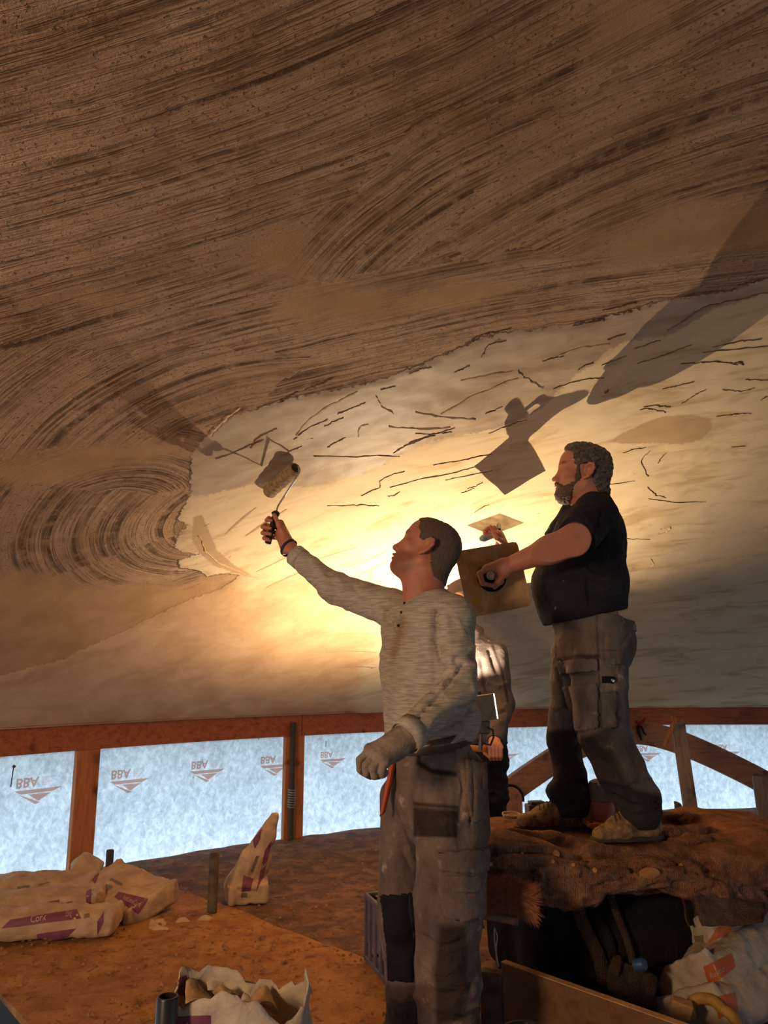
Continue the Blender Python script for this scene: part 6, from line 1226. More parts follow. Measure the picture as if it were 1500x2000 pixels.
# ------------------------------------------------------------------ ribbed crate behind his leg
M['crate'] = mat('grey_violet_plastic', (0.125, 0.10, 0.125), (0.085, 0.065, 0.08), 12, 0.5); k0 = onz(752, 1930, 0.0); k1 = onz(718, 1888, 0.0); ey = nrm(k1 - k0); ex = np.array([ey[1], -ey[0], 0]); 
if ex[0] < 0: ex = -ex
LX, LY, HZ = 0.40, 0.30, 0.285; Rk = np.array([ex, ey, [0, 0, 1.0]]); kc = k0 + ex * LX / 2 + ey * LY / 2
cr_ = empty('crate', kc, 'ribbed grey plastic crate of plaster crumbs behind the leg of the man with the roller', 'crate')
m = MB(); K3 = lambda x, y, z: k0 + ex * x + ey * y + np.array([0, 0, z])
m.box(K3(LX / 2, LY / 2, 0.012), (LX - .02, LY - .02, 0.016), Rk)
for s_ in (0, 1): m.box(K3(LX / 2, 0.012 + s_ * (LY - 0.024), HZ / 2 + 0.04), (LX - 0.02, 0.005, HZ - 0.09), Rk); m.box(K3(0.012 + s_ * (LX - 0.024), LY / 2, HZ / 2 + 0.04), (0.005, LY - 0.02, HZ - 0.09), Rk)
m.build('body', M['crate'], cr_)
for z in (0.02, HZ - 0.012):
    m = MB()
    for s_ in (0, 1): m.box(K3(LX / 2, 0.008 + s_ * (LY - .016), z), (LX, 0.016, 0.024), Rk, 0.003); m.box(K3(0.008 + s_ * (LX - .016), LY / 2, z), (0.016, LY, 0.024), Rk, 0.003)
    m.build('rim', M['crate'], cr_)
for s_ in (0, 1):
    for i in range(5): m = MB(); m.box(K3(0.01 + i * (LX - 0.02) / 4, 0.006 + s_ * (LY - .012), HZ / 2), (0.018, 0.012, HZ - 0.03), Rk, 0.002); m.build('rib', M['crate'], cr_)
    for i in range(1, 4): m = MB(); m.box(K3(0.006 + s_ * (LX - .012), i * LY / 4, HZ / 2), (0.012, 0.018, HZ - 0.03), Rk, 0.002); m.build('rib', M['crate'], cr_)
V = []; F = []
for i in range(420):
    p = K3(rng.uniform(0.03, LX - .03), rng.uniform(0.03, LY - .03), HZ - 0.035 + rng.uniform(0, 0.02)); n_ = len(V); s_ = rng.uniform(0.008, 0.02); Q = rng.normal(0, s_, (4, 3)) + p; V += list(Q); F += [(n_, n_ + 1, n_ + 2), (n_, n_ + 2, n_ + 3), (n_, n_ + 3, n_ + 1), (n_ + 1, n_ + 3, n_ + 2)]
mk('crumbs', V, F, M['crumb'], cr_, kind='stuff')
# ------------------------------------------------------------------ the covered stack he stands on
ZP = 0.60
def burlapm(name, c, c2, st=(1, 1, 1)):
    k = NT(name); VCOL.add(name); f_ = k.noise(k.coord('Object'), 11, 6, 0.68); col = k.ramp(f_, [(0.32, c2), (0.64, c)]); wv = k.n('ShaderNodeTexWave', wave_type='BANDS', bands_direction='X'); wv.inputs['Scale'].default_value = 55; wv.inputs['Distortion'].default_value = 3; k.l(k.coord('Object'), wv.inputs['Vector'])
    w2 = k.n('ShaderNodeTexWave', wave_type='BANDS', bands_direction='Y'); w2.inputs['Scale'].default_value = 55; w2.inputs['Distortion'].default_value = 3; k.l(k.coord('Object'), w2.inputs['Vector'])
    h = k.math('ADD', k.math('MULTIPLY', wv.outputs['Fac'], 0.5), k.math('MULTIPLY', w2.outputs['Fac'], 0.5)); sp = k.noise(k.coord('Object'), 240, 3, 0.7)
    col = k.mix(k.math('MULTIPLY', k.ss(sp, 0.46, 0.34), 0.6), col, tuple(x * 0.3 for x in c2)); col = k.mix(1.0, col, k.attr('col').outputs[0], 'MULTIPLY')
    return k.done(col, 0.95, k.bump(k.math('ADD', h, k.math('MULTIPLY', sp, 1.2)), 0.005), 0, 0.1)
M['hessian'] = burlapm('brown_hessian', (0.36, 0.175, 0.105), (0.12, 0.058, 0.036)); M['felt'] = burlapm('black_felt', (0.030, 0.024, 0.021), (0.016, 0.013, 0.012)); M['strapm'] = burlapm('dirty_strap', (0.10, 0.062, 0.042), (0.05, 0.031, 0.022))
bulk = empty('bulk_bag', (1.05, 3.42, 0), 'black woven bulk bag with hanging lifting straps carrying the brown cover', 'bag')
A = Field((0.35, 2.95, -0.02), (1.55, 3.95, 0.62), 0.010); A.box((0.90, 3.50, 0.25), (0.40, 0.33, 0.26), np.array([[0.985, 0.17, 0], [-0.17, 0.985, 0], [0, 0, 1]]), 0.07); A.ell((0.92, 3.46, 0.24), (0.43, 0.36, 0.24), None, 0.04)
V, F = A.mesh(); V = relax(V, F, 2); N = vnormals(V, F); V = V + N * (0.014 * (0.4 - np.abs(vnoise(V * [1, 1, .5], 6, 2, 3))))[:, None]; V[:, 2] = np.maximum(V[:, 2], 0.003); mk('body', V, F, M['felt'], bulk, True); bbk = bvh_of(V, F)
def onb(pts, off, B=None): 
    o = []
    for p in pts:
        h_ = hit(B or bbk, *p); 
        if h_ is not None: o.append(h_[0] + nrm(EYE - h_[0]) * off)
    return o
def ribbon(name, P, wv, t, mat_, parent, **kw):
    """flat strap along points P, widths wv"""
    P = np.asarray(P, float); n_ = len(P); T = np.gradient(P, axis=0); V = []; wv = np.full(n_, wv) if np.isscalar(wv) else np.interp(np.linspace(0, 1, n_), np.linspace(0, 1, len(wv)), wv)
    for i in range(n_):
        d = nrm(T[i]); v_ = nrm(EYE - P[i]); s_ = nrm(np.cross(d, v_)); q_ = np.cross(s_, d)
        for a, b_ in ((-1, 0), (1, 0), (1, 1), (-1, 1)): V.append(P[i] + s_ * wv[i] * a / 2 + q_ * t * (b_ - .5))
    F = [(0, 1, 2, 3), tuple(4 * (n_ - 1) + i for i in (3, 2, 1, 0))] + [(4 * i + q, 4 * i + q + 4, 4 * i + (q + 1) % 4 + 4, 4 * i + (q + 1) % 4) for i in range(n_ - 1) for q in range(4)]
    return mk(name, V, F, mat_, parent, True, **kw)
P = spline(onb([(1128, 1770), (1136, 1800), (1150, 1830), (1165, 1855), (1176, 1890), (1185, 1925)], 0.02), 20); ribbon('lifting_strap', P, [0.05, 0.045, 0.05, 0.06], 0.008, M['strapm'], bulk)
P = spline(onb([(1190, 1740), (1200, 1775), (1215, 1810), (1228, 1845), (1236, 1880)], 0.025), 20); m = MB(); m.tube(P, 0.014, 8); m.build('lifting_strap', M['strapm'], bulk, True)
P = spline(onb([(1155, 1770), (1172, 1800), (1190, 1835), (1196, 1870)], 0.018), 16); ribbon('lifting_strap', P, 0.035, 0.006, M['felt'], bulk)
g = [at(1196, 1872, 3.06), at(1284, 1902, 3.02), at(1286, 1968, 2.98), at(1186, 1952, 2.99)]; sheet('loose_flap', g, 14, 0.03, 77, M['strapm'], parent=bulk, amp=0.025, thick=0.006)
g = [at(1196, 1868, 3.04), at(1216, 1868, 3.06), at(1212, 1930, 3.0), at(1192, 1945, 2.98)]; sheet('loose_flap', g, 8, 0.015, 78, M['strapm'], parent=bulk, amp=0.02, thick=0.005)
M['brownfelt'] = burlapm('brown_felt', (0.20, 0.115, 0.075), (0.11, 0.062, 0.042)); 
g = [at(1322, 1738, 3.18), at(1366, 1742, 3.24), at(1370, 1806, 3.18), at(1336, 1812, 3.12)]; sheet('corner_flap', g, 10, -0.02, 79, M['brownfelt'], parent=bulk, amp=0.012, thick=0.006)
M['bluecap'] = mat('blue_plastic', (0.035, 0.095, 0.22), None, 10, 0.4); m = MB(); c_ = at(1251, 1884, 2.975); m.lathe([(0, 0.018), (0.017, 0.018), (0.021, 0.012), (0.021, -0.02), (0.0, -0.02)], c_, (0.6, -0.6, 0.3), 18); m.build('drain_cap', M['bluecap'], bulk, True, label='small blue plastic cap')
# side sacks behind it, propping the right half of the cover
A = Field((1.2, 3.0, -0.02), (2.35, 4.3, 0.60), 0.012); A.box((1.80, 3.72, 0.24), (0.48, 0.40, 0.25), np.array([[0.97, 0.24, 0], [-0.24, 0.97, 0], [0, 0, 1]]), 0.09); V, F = A.mesh(); N = vnormals(V, F); V = V + N * (0.02 * vnoise(V, 5, 3))[:, None]; V[:, 2] = np.maximum(V[:, 2], 0.003)
o = mk('sack', V, F, M['brownfelt'], None, True, loc=(1.8, 3.72, 0)); tag(o, 'brown felt bundle under the right half of the cover', 'sack')
# the cover
cov = empty('cover', (1.1, 3.45, 0.45), 'brown hessian cover heaped in folds over the bulk bag, trodden by two boots', 'cloth')
A = Field((0.25, 2.7, 0.30), (2.55, 4.45, 0.80), 0.008)
A.box((1.10, 3.46, 0.525), (0.70, 0.40, 0.075), np.array([[0.99, 0.12, 0], [-0.12, 0.99, 0], [0, 0, 1]]), 0.06); A.box((1.80, 3.58, 0.475), (0.44, 0.34, 0.085), axes_from(x=(1, 0.2, -0.2), z=(0.2, 0, 1)), 0.08, 0.06)
W = lambda *q: [at(*p) for p in q]
A.chain(W((930, 1700, 3.02), (985, 1690, 3.04), (1050, 1700, 3.02), (1110, 1722, 3.0), (1150, 1735, 3.0)), [0.10, 0.11, 0.095, 0.075, 0.05], 0.05)
A.chain(W((935, 1648, 3.12), (1000, 1640, 3.16), (1080, 1645, 3.18), (1160, 1668, 3.12)), [0.045, 0.042, 0.04, 0.045], 0.02)
A.chain(W((1150, 1672, 3.06), (1230, 1682, 3.08), (1310, 1672, 3.14), (1400, 1660, 3.26), (1450, 1665, 3.35)), [0.05, 0.045, 0.05, 0.055, 0.05], 0.02)
A.chain(W((1120, 1720, 2.98), (1200, 1712, 2.98), (1270, 1708, 3.0), (1340, 1718, 3.04), (1400, 1735, 3.10), (1470, 1762, 3.14)), [0.04, 0.045, 0.05, 0.055, 0.06, 0.05], 0.02)
A.chain(W((1180, 1700, 3.0), (1240, 1695, 3.02), (1300, 1700, 3.06), (1370, 1712, 3.12), (1430, 1720, 3.2)), [0.03, 0.03, 0.04, 0.05, 0.05], 0.012)
for pts, r_ in (([(1160, 1690, 3.03), (1210, 1688, 3.03), (1262, 1694, 3.03), (1310, 1706, 3.05)], .018), ([(1180, 1702, 2.99), (1230, 1704, 2.98), (1280, 1716, 2.99), (1330, 1724, 3.0)], .016), ([(1196, 1680, 3.05), (1240, 1674, 3.07), (1300, 1664, 3.12), (1360, 1652, 3.2)], .020), ([(1120, 1716, 2.97), (1160, 1700, 2.98), (1205, 1692, 3.0)], .020), ([(1250, 1712, 2.97), (1300, 1726, 2.98), (1360, 1742, 3.02), (1420, 1756, 3.06)], .022), ([(1320, 1690, 3.08), (1380, 1698, 3.12), (1440, 1716, 3.16)], .026),
                ([(945, 1662, 3.08), (1010, 1656, 3.1), (1080, 1662, 3.1), (1140, 1680, 3.05)], .020), ([(1300, 1630, 3.25), (1360, 1624, 3.34), (1420, 1634, 3.4), (1480, 1664, 3.4)], .028), ([(1310, 1648, 3.18), (1370, 1642, 3.26), (1450, 1655, 3.34)], .022), ([(1044, 1694, 2.96), (1060, 1704, 2.95), (1060, 1724, 2.94), (1044, 1732, 2.94)], .014), ([(950, 1740, 2.94), (1010, 1734, 2.93), (1080, 1742, 2.93), (1130, 1738, 2.95)], .026), ([(1010, 1720, 2.93), (1060, 1738, 2.92), (1100, 1748, 2.94)], .016)):
    A.chain(W(*pts), r_, 0.010)
A.chain(W((1380, 1690, 3.2), (1450, 1690, 3.3), (1540, 1720, 3.3)), [0.08, 0.10, 0.12], 0.04)
for (x, y, Y, r_) in ((1395, 1604, 3.95, .04), (1420, 1603, 3.98, .05), (1444, 1612, 3.92, .04), (1465, 1630, 3.8, .06), (1340, 1600, 3.85, .045), (1300, 1600, 3.85, .04), (1490, 1662, 3.7, .09)): A.ell(at(x, y, Y - 0.25), (r_ * 1.3, r_, r_ * 0.8), None, 0.03)
V, F = A.mesh(); V = relax(V, F, 2)
ln = [([(945, 1668), (1000, 1660), (1080, 1664), (1150, 1685)], -0.020, 0.010), ([(950, 1702), (1000, 1690), (1060, 1696)], 0.006, 0.010), ([(1040, 1695), (1058, 1702), (1062, 1722), (1048, 1730)], 0.014, 0.007), ([(1030, 1712), (1038, 1700), (1048, 1696)], -0.012, 0.012),
      ([(1160, 1690), (1230, 1700), (1300, 1690), (1390, 1680)], -0.016, 0.008), ([(1130, 1712), (1190, 1704), (1240, 1700), (1290, 1708)], 0.012, 0.007), ([(1170, 1726), (1220, 1718), (1262, 1722)], -0.012, 0.006), ([(1180, 1684), (1240, 1676), (1300, 1682)], 0.010, 0.007),
      ([(1240, 1688), (1262, 1696), (1300, 1720)], 0.010, 0.006), ([(1300, 1640), (1340, 1648), (1400, 1640)], -0.012, 0.009), ([(1320, 1630), (1370, 1634), (1420, 1646)], 0.010, 0.010), ([(1340, 1700), (1400, 1716), (1460, 1740)], -0.012, 0.010), ([(1280, 1716), (1340, 1736), (1400, 1752)], -0.010, 0.008), ([(1090, 1724), (1140, 1700), (1190, 1690)], 0.010, 0.008)]
V = folds(V, F, ln); N = vnormals(V, F); flat = np.clip((N[:, 2] - 0.6) / 0.3, 0, 1) * (V[:, 2] > 0.58)
V = V + N * ((0.026 * (0.35 - np.abs(vnoise(V * [0.8, 1.7, 1.7], 11, 3, 2))) + 0.004 * vnoise(V, 45, 2)) * (1 - 0.75 * flat))[:, None]
K = col1(len(V)); paint(K, np.clip(vnoise(V, 6, 3, 8) * 1.2, 0, 1), (1.6, 1.3, 1.0), 0.6); mk('hessian', V, F, M['hessian'], cov, True, attrs=dict(col=K)); bcv = bvh_of(V, F)
M['flake'] = mat('dry_flakes', (0.46, 0.21, 0.07), (0.34, 0.14, 0.045), 20, 0.8)
for i, (x, y, r_) in enumerate(((954, 1687, .016), (1086, 1668, .013), (1080, 1682, .007), (1268, 1704, .022), (1120, 1690, .007), (1330, 1690, .008), (1162, 1700, .009), (1020, 1668, .006))):
    h_ = hit(bcv, x, y)
    if h_ is None: continue
    m = MB(); m.lathe([(0.0, 0.003), (r_ * 0.8, 0.003), (r_, 0.001), (r_ * 0.9, -0.003)], h_[0] + h_[1] * 0.002, h_[1], 12); o = m.build('flake', M['flake'], None, True, loc=h_[0])
    tag(o, ['round orange-brown plaster flake on the left shoulder of the cover', 'round flake in the middle of the cover below the left boot', 'tiny flake just under the round flake in the middle of the cover', 'long orange flake in the folded front of the cover', 'tiny flake left of the bunched folds on the cover', 'small flake on the right folds of the cover', 'small flake beside the bunched folds below the front boot', 'tiny flake on the upper left roll of the cover'][i], 'flake', 'plaster flakes on the cover')
    if i == 3: o.scale = (1.7, 1, 1)
m = MB(); m.box(at(1344, 1603, 3.80), (0.13, 0.035, 0.012), axes_from(x=(1, -0.15, 0.05), z=(0, -0.2, 1)), 0.003, jit=0.002); o = m.build('wood_chip', M['prop'], None, loc=at(1344, 1606, 3.80)); tag(o, 'flat split of wood lying on the right top of the cover', 'wood')
g = W((1317, 1565, 3.92), (1330, 1574, 3.92), (1336, 1602, 3.90), (1318, 1602, 3.88)); o = sheet('torn_flap', g, 6, 0.006, 88, M['brownfelt'], parent=cov, amp=0.008, thick=0.01)
g = W((1338, 1736, 3.02), (1490, 1766, 3.06), (1482, 1806, 2.98), (1366, 1812, 2.95)); sheet('hanging_side', g, 14, -0.02, 91, M['brownfelt'], parent=cov, amp=0.016, thick=0.008)
# ---- things standing on top
mt = empty('power_tool', at(1180, 1610, 3.42), 'upright red-brown motor with dark cap on an orange flange between the boots', 'tool')
M['motor'] = mat('red_brown_motor', (0.30, 0.085, 0.045), (0.2, 0.05, 0.03), 14, 0.5); M['capm'] = mat('dusty_grey_cap', (0.10, 0.075, 0.06), (0.06, 0.045, 0.038), 20, 0.6); M['flange'] = mat('orange_flange', (0.62, 0.24, 0.11), (0.48, 0.17, 0.07), 14, 0.5)
pb_ = at(1180, 1612, 3.42); pz = pb_[2]; axm = nrm((-0.03, 0, 1)); m = MB(); m.lathe([(0.0, 0.02), (0.047, 0.02), (0.049, 0.03), (0.049, 0.095), (0.046, 0.10)], pb_, axm, 26); m.build('housing', M['motor'], mt, True)
m = MB(); m.lathe([(0.046, 0.098), (0.052, 0.102), (0.052, 0.160), (0.047, 0.176), (0.030, 0.184), (0, 0.186)], pb_, axm, 26); cp = m.build('cap', M['capm'], mt, True); m = MB(); m.box(pb_ + axm * 0.168 + [0.0, -0.044, 0.004], (0.05, 0.012, 0.018), axes_from(x=(1, 0, 0), z=(0, -0.6, 0.8)), 0.003); m.build('rating_plate', M['handlew'], cp)
m = MB(); m.box(pb_ + [0.0, 0.01, 0.010], (0.165, 0.15, 0.02), None, 0.012, 2); m.build('flange', M['flange'], mt); m = MB(); m.box(pb_ + [-0.062, 0.03, 0.045], (0.05, 0.04, 0.09), None, 0.012, 2); m.build('lug', M['flange'], mt); m = MB(); m.box(pb_ + [0.066, 0.02, 0.035], (0.03, 0.05, 0.07), None, 0.010, 2); m.build('lug', M['flange'], mt)
for x, y in ((-.066, -.05), (.066, -.05), (.0, -.062)): m = MB(); m.lathe([(0, .006), (.006, .006), (.006, 0)], pb_ + [x, y, 0.019], (0, 0, 1), 6); m.build('bolt', M['iron'], mt)
tb = at(998, 1612, 3.75); m = MB(); m.lathe([(0.0, 0.0), (0.036, 0.0), (0.040, 0.045), (0.043, 0.046), (0.043, 0.052), (0.039, 0.052), (0.036, 0.036), (0.0, 0.036)], tb, (0.05, -0.08, 1), 24); M['tub'] = mat('dirty_white_plastic', (0.50, 0.40, 0.29), (0.36, 0.27, 0.18), 18, 0.6); tbo = empty('tub', tb, 'small dirty white tub at the left boot toe', 'tub'); m.build('body', M['tub'], tbo, True)
m = MB(); m.lathe([(0, 0.050), (0.02, 0.047), (0.037, 0.040)], tb, (0.05, -0.08, 1), 20); m.build('filling', M['crumb'], tbo, True)
bx = at(1046, 1590, 3.80); m = MB(); m.box(bx + [0, 0, 0.02], (0.085, 0.06, 0.05), axes_from(x=(1, 0.2, 0.12), z=(0, 0, 1)), 0.004); bo_ = empty('box', bx, 'small black box behind the left boot', 'box'); m.build('body', M['lampshell'], bo_); m = MB(); m.box(bx + [0.006, 0, 0.052], (0.07, 0.05, 0.012), axes_from(x=(1, 0.2, -0.1), z=(0, 0, 1)), 0.003); m.build('lid', M['lampshell'], bo_)
# ---- broom leaning in from behind his leg
br = empty('broom', at(990, 1790, 2.95), 'red-brown bristle broom head lying at the left front of the cover', 'broom'); M['bristle'] = mat('red_bristles', (0.40, 0.15, 0.07), (0.2, 0.07, 0.035), 60, 0.8); M['broomw'] = wood('broom_handle', (0.30, 0.17, 0.10), (0.2, 0.1, 0.06), 'X', 1.0)
m = MB(); m.tube(W((905, 1780, 2.86), (1012, 1800, 2.80)), 0.0135, 10); m.build('handle', M['broomw'], br, True)
m = MB(); P = W((930, 1748, 2.86), (985, 1745, 2.83), (1040, 1766, 2.79)); m.tube(spline(P, 12), [0.038] * 11 + [0.02], 10, squash=0.7); m.build('block', M['bristle'], br, True)
V = []; F = []; Q = spline(P, 60)
for i in range(4200):
    j = rng.integers(0, 60); a = rng.uniform(0, 6.283); o_ = np.array([rng.normal(0, .004), 0.036 * math.cos(a), 0.040 * math.sin(a)]); p = Q[j] + o_; d = nrm(o_ * [1, 1, 1] + [0.035, 0, -0.012] + rng.normal(0, 0.006, 3)) * rng.uniform(0.02, 0.045); s_ = nrm(np.cross(d, [0.2, 1, 0.1])) * 0.0011; n_ = len(V); V += [p - s_, p + s_, p + d]; F.append((n_, n_ + 1, n_ + 2))
mk('bristles', V, F, M['bristle'], br, kind='stuff')
# ---- boards, post and odds and ends at the front of the stack
fb = empty('board', at(1150, 1990, 2.75) * [1, 1, 0], 'wide brown board standing on edge in front of the bulk bag', 'board'); a_, b_ = onz(983, 1876, 0.25), onz(1420, 2030, 0.25); M['boardw'] = wood('brown_board', (0.15, 0.073, 0.032), (0.10, 0.045, 0.02), 'X', 0.6, 0.7); M['boardtop'] = wood('raw_board_edge', (0.46, 0.25, 0.10), (0.36, 0.17, 0.06), 'X', 0.8, 0.7)
d_ = nrm(b_ - a_); nrm_b = nrm(np.cross(d_, [0, 0, 1])); m = MB(); m.box((a_ + b_) / 2 - [0, 0, 0.128], (np.linalg.norm(b_ - a_), 0.028, 0.25), axes_from(x=d_, z=(0, 0, 1)), 0.002); m.build('face', M['boardw'], fb); m = MB(); m.box((a_ + b_) / 2 - [0, 0, 0.0015], (np.linalg.norm(b_ - a_) * 0.999, 0.027, 0.003), axes_from(x=d_, z=(0, 0, 1)), 0.0); m.build('raw_edge', M['boardtop'], fb)
dp = at(962, 1990, 2.86) * [1, 1, 0]; m = MB(); zt = at(962, 1895, 2.86)[2]; m.box(dp + [0, 0, zt / 2], (0.07, 0.05, zt), axes_from(x=(0.95, -0.3, 0), z=(0, 0, 1)), 0.004); m.box(dp + [-0.055, 0.04, zt / 2 - 0.015], (0.03, 0.05, zt - 0.03), None, 0.003); o = m.build('post', M['stakem'], None, loc=dp); tag(o, 'dark stained post at the left end of the edge board', 'post'); o['kind'] = 'thing'
g = W((966, 1812, 2.88), (972, 1830, 2.86), (968, 1855, 2.86), (971, 1880, 2.85), (974, 1888, 2.85)); m = MB(); m.tube(spline(g, 20), 0.0028, 6); g = W((965, 1815, 2.87), (966, 1840, 2.85), (970, 1870, 2.85), (974, 1888, 2.85)); m.tube(spline(g, 16), 0.0025, 6); o = m.build('wire', M['tub'], None, True, loc=g[-1]); tag(o, 'pale looped wire hanging beside the trouser leg', 'wire')
bk = empty('bucket', at(1025, 2040, 2.3) * [1, 1, 0], 'black bucket rim speckled with plaster at the bottom edge', 'bucket'); bc_ = at(1026, 2012, 2.42); zr = bc_[2]; m = MB(); m.lathe([(0.052, -zr + 0.003), (0.060, -0.02), (0.066, -0.012), (0.066, 0.0), (0.058, 0.0), (0.05, -zr + 0.01), (0, -zr + 0.01)], bc_, (0, 0, 1), 30); M['speck'] = mat('speckled_black', (0.02, 0.017, 0.015), (0.30, 0.25, 0.2), 60, 0.5, lo=0.28, hi=0.34); m.build('body', M['speck'], bk, True)
M['yellow'] = mat('dirty_yellow', (0.50, 0.27, 0.05), (0.34, 0.165, 0.035), 26, 0.6, 0.002); g = W((1350, 1985, 2.90), (1345, 1965, 2.90), (1360, 1950, 2.89), (1385, 1950, 2.87), (1402, 1960, 2.85), (1410, 1972, 2.84), (1425, 1978, 2.82), (1440, 2000, 2.80), (1446, 2030, 2.78)); m = MB(); m.tube(spline(g, 40), [0.018] * 40, 12); o = m.build('hose', M['yellow'], None, True, loc=g[0] * [1, 1, 0]); tag(o, 'dirty yellow hose looping behind the edge board', 'hose')
m = MB(); m.box(at(1330, 1968, 2.86), (0.07, 0.045, 0.05), axes_from(x=(0.9, -0.3, 0.25), z=(0.2, -0.3, 1)), 0.004, jit=0.002); o = m.build('offcut', M['boardtop'], None, loc=at(1330, 1985, 2.86)); tag(o, 'small wood offcut resting behind the edge board near the yellow hose', 'wood')
def obag(label, c, L, W_, T, az, tilt, roll, seed): return bag(label, c, L, W_, T, az, tilt, roll, seed, 'whitebag', group='orange-printed bags beside the bulk bag', cr=0.008)
o, b = obag('white bag with an orange corner, topmost beside the bulk bag', at(1405, 1812, 3.28), 0.36, 0.30, 0.13, 0.5, 0.10, -0.5, 11); decal(b, [(1400, 1812), (1432, 1800), (1428, 1822), (1382, 1842)], 8, 6, 0.002, 'printed_panel', M['orangep'], o); decal(b, [(1356, 1828), (1374, 1826), (1374, 1848), (1360, 1850)], 4, 4, 0.002, 'printed_panel', M['greyp'], o)
o, b = obag('torn white bag with a broad orange panel, second below the cover', at(1408, 1884, 3.16), 0.40, 0.32, 0.17, 0.6, 0.16, -0.55, 12); decal(b, [(1374, 1888), (1428, 1862), (1436, 1888), (1386, 1928)], 10, 8, 0.002, 'printed_panel', M['orangep'], o); text_on(b, 'Rustic', [(1386, 1900), (1412, 1886), (1414, 1898), (1390, 1912)], 0.004, 'lettering', M['letter'], o, 0.01)
o, b = obag('white bag with an orange panel, lowest behind the yellow hose', at(1425, 1955, 3.08), 0.42, 0.32, 0.17, 0.55, 0.08, -0.5, 13); decal(b, [(1398, 1948), (1436, 1938), (1440, 1975), (1404, 1990)], 8, 8, 0.002, 'printed_panel', M['orangep'], o)
# ------------------------------------------------------------------ trowel tears and drag lips in the fresh coat: thin ragged slivers standing proud of it
M['tear'] = mat('torn_plaster', (0.17, 0.095, 0.048), (0.09, 0.048, 0.025), 60, 0.95, 0.002); M['lipm'] = mat('drag_lip', (0.66, 0.49, 0.30), (0.5, 0.35, 0.2), 40, 0.9, 0.002)
bce = bvh_of(VC, FC)
def surf(p):
    r = bce.ray_cast(Vector((p[0], p[1], 0.0)), Vector((0, 0, 1))); return float(r[0][2]) if r[0] is not None else float(dome_z(p[0], p[1]))
def tear(px, w_, m_=None, proud=0.0035):
    P = np.array([dome(x, y) for x, y in px]); P = spline(P, max(9, 5 * len(px))); n_ = len(P); T = np.gradient(P, axis=0); dist = np.linalg.norm(P - EYE, axis=1); V = []
    for i in range(n_):
        t = i / (n_ - 1); d = nrm(T[i]); up = nrm([-(P[i][0] - RC[0]) / RS, -(P[i][1] - RC[1]) / RS, -1]); s_ = nrm(np.cross(d, up)); ww = w_ * dist[i] / FPX * 0.5 * (math.sin(math.pi * min(1, max(0, t * 0.96 + 0.02)))**0.6) * rng.uniform(0.3, 1.35) * 1.25
        P[i][:2] += rng.normal(0, 0.0022, 2); z0 = surf(P[i]); c_ = np.array([P[i][0], P[i][1], z0]) + up * 0.0006
        V += [c_ - s_ * ww, c_ + up * proud * rng.uniform(.5, 1.2), c_ + s_ * ww * rng.uniform(.6, 1.2), c_ - up * 0.02]
    F = [(4 * i + q, 4 * i + 4 + q, 4 * i + 4 + q + 1, 4 * i + q + 1) for i in range(n_ - 1) for q in (0, 1)] + [(4 * i + 2, 4 * i + 6, 4 * i + 7, 4 * i + 3) for i in range(n_ - 1)] + [(4 * i + 3, 4 * i + 7, 4 * i + 4, 4 * i) for i in range(n_ - 1)]
    return mk('plaster_tear' if m_ is None else 'drag_lip', V, F, m_ or M['tear'], ceil)
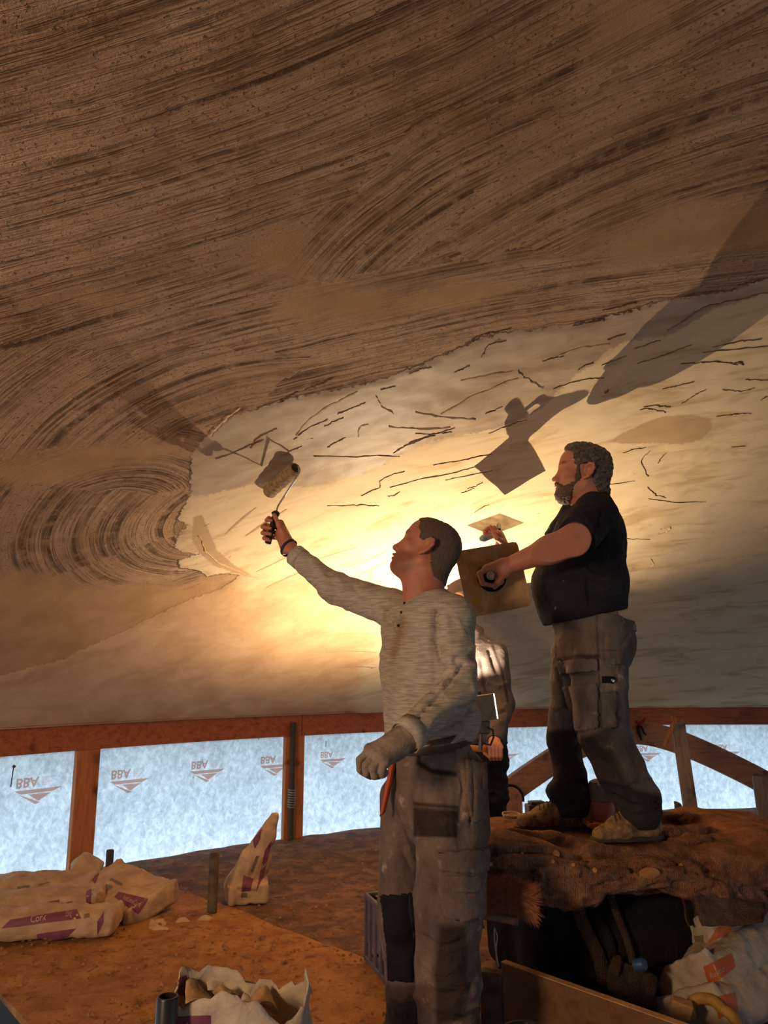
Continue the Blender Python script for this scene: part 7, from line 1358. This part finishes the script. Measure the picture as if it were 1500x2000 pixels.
TE = [([(768, 880), (785, 868), (805, 856), (840, 844), (870, 838), (888, 831)], 9), ([(800, 862), (830, 848), (850, 845)], 6), ([(760, 949), (800, 938), (835, 930), (880, 922), (926, 910)], 4), ([(848, 903), (890, 896), (925, 888), (962, 883)], 2.5), ([(1330, 707), (1370, 709), (1400, 705), (1442, 711)], 3.5), ([(1432, 708), (1446, 706), (1452, 712)], 6),
      ([(1372, 686), (1420, 683), (1500, 675)], 2.5), ([(1390, 675), (1430, 668), (1490, 661)], 2), ([(1243, 706), (1300, 690), (1350, 672)], 2), ([(1292, 758), (1330, 750), (1357, 744)], 2.5), ([(1174, 706), (1200, 697), (1225, 689)], 2.5), ([(946, 803), (965, 796), (980, 788)], 3.5), ([(1080, 753), (1120, 738), (1145, 733), (1182, 733)], 2.5),
      ([(955, 842), (990, 828), (1028, 816)], 2), ([(1400, 813), (1440, 808), (1468, 806)], 2.5), ([(1264, 950), (1280, 964), (1300, 970)], 2), ([(1265, 972), (1320, 979), (1378, 978)], 2), ([(548, 780), (565, 770), (582, 761)], 4), ([(596, 757), (620, 748), (650, 734)], 3), ([(922, 662), (932, 654), (960, 649), (1000, 640)], 3.5), ([(1176, 604), (1210, 597), (1245, 590)], 2.5),
      ([(1440, 560), (1470, 553), (1500, 546)], 3), ([(1300, 640), (1325, 628), (1345, 615), (1370, 600), (1420, 588), (1500, 571)], 3), ([(704, 966), (725, 956), (744, 950), (740, 936), (766, 922), (790, 916)], 2.2), ([(756, 967), (770, 966), (781, 958)], 4), ([(421, 891), (470, 872), (515, 852)], 2), ([(553, 882), (570, 874), (590, 866)], 2), ([(658, 800), (690, 788), (714, 778)], 2.5), ([(634, 827), (650, 817), (673, 807)], 2),
      ([(745, 752), (760, 749), (772, 746)], 3), ([(886, 719), (900, 714), (916, 706)], 3), ([(798, 722), (815, 714), (842, 706)], 2), ([(640, 866), (660, 855), (674, 848)], 2), ([(612, 885), (690, 885), (780, 886)], 1.6), ([(912, 951), (930, 946), (944, 938)], 2.5), ([(1180, 618), (1150, 625), (1118, 630)], 2), ([(1190, 1040), (1225, 1050), (1270, 1050)], 1.6), ([(925, 1000), (945, 988), (955, 985)], 1.6),
      ([(1186, 656), (1206, 650), (1222, 647)], 2), ([(1290, 660), (1270, 666), (1240, 676)], 2), ([(1255, 795), (1280, 790), (1310, 796)], 1.6), ([(1330, 790), (1360, 770), (1380, 760)], 1.6), ([(1060, 700), (1075, 694), (1100, 690)], 1.8), ([(1215, 885), (1240, 876), (1262, 874)], 3), ([(1265, 930), (1250, 900), (1268, 880)], 1.4), ([(1300, 885), (1290, 895), (1285, 905)], 1.8), ([(640, 985), (700, 983), (740, 985)], 1.3), ([(1128, 715), (1140, 705), (1158, 700)], 2.5),
      ([(1182, 764), (1186, 758), (1187, 756)], 5), ([(1250, 800), (1262, 797), (1300, 805)], 1.5), ([(1440, 565), (1410, 572), (1380, 574)], 2), ([(1455, 740), (1480, 742), (1500, 741)], 1.6), ([(1485, 780), (1495, 774), (1500, 772)], 2), ([(1410, 760), (1450, 764), (1475, 755)], 1.4), ([(1120, 955), (1180, 945), (1240, 938)], 1.0), ([(1430, 873), (1450, 871), (1458, 870)], 2), ([(540, 830), (500, 850), (490, 870)], 1.5), ([(640, 812), (600, 832), (575, 850)], 1.3), ([(940, 690), (952, 668), (990, 660)], 1.4), ([(812, 838), (850, 842), (882, 840)], 1.8),
      ([(870, 935), (920, 925), (960, 918)], 1.6), ([(900, 960), (915, 955), (925, 950)], 2)]
for px, w_ in TE: tear(px, w_)
LI = [([(735, 766), (745, 785), (770, 800)], 2), ([(760, 826), (820, 830), (880, 830)], 2.2), ([(700, 845), (702, 826), (720, 822)], 2), ([(580, 845), (600, 815), (640, 785), (700, 755)], 2), ([(1010, 720), (1030, 735), (1060, 752)], 2.2), ([(900, 735), (960, 726), (1000, 720)], 2), ([(390, 1040), (400, 1075), (430, 1100), (480, 1120)], 2.5), ([(810, 795), (870, 808), (930, 812)], 2.2), ([(860, 800), (940, 760), (1010, 735)], 1.8),
      ([(1290, 1030), (1310, 1025), (1303, 1036), (1285, 1040)], 2), ([(1270, 1090), (1278, 1100), (1270, 1105)], 2), ([(1090, 690), (1140, 672), (1190, 665)], 2), ([(470, 795), (440, 818), (410, 848)], 2.2)]
for px, w_ in LI: tear(px, w_, M['lipm'], 0.005)
# shallow damp smears left by the brush low on the coat
M['smear'] = mat('damp_smear', (0.52, 0.35, 0.20), (0.44, 0.28, 0.155), 14, 0.85)
def smear(px, w_):
    P = spline(np.array([dome(x, y) for x, y in px]), 10); T = np.gradient(P, axis=0); V = []
    for i, p in enumerate(P):
        up = nrm([-(p[0] - RC[0]) / RS, -(p[1] - RC[1]) / RS, -1]); s_ = nrm(np.cross(nrm(T[i]), up)); ww = w_ * np.linalg.norm(p - EYE) / FPX * 0.5 * math.sin(math.pi * (i + 0.6) / 10.4)**0.5 * rng.uniform(.6, 1.3); c_ = np.array([p[0], p[1], surf(p)]) + up * 0.0006; V += [c_ - s_ * ww, c_ + up * 0.001, c_ + s_ * ww]
    mk('smear', V, [(3 * i + q, 3 * i + 3 + q, 3 * i + 4 + q, 3 * i + 1 + q) for i in range(9) for q in (0, 1)], M['smear'], ceil, True)
for px, w_ in (([(620, 1276), (680, 1270), (735, 1273)], 5), ([(640, 1240), (690, 1236), (735, 1238)], 3), ([(660, 1302), (700, 1300), (735, 1302)], 4), ([(520, 1145), (570, 1120), (620, 1100)], 8), ([(700, 1120), (730, 1105), (760, 1090)], 7), ([(480, 1045), (520, 1015), (560, 990)], 8), ([(720, 1130), (722, 1118), (728, 1105)], 6), ([(670, 1105), (720, 1090), (760, 1070)], 5), ([(440, 1040), (470, 1010), (500, 985)], 6), ([(600, 1095), (650, 1080), (700, 1066)], 4), ([(500, 1115), (540, 1095), (575, 1080)], 4), ([(630, 1200), (680, 1196), (735, 1190)], 3)): smear(px, w_)
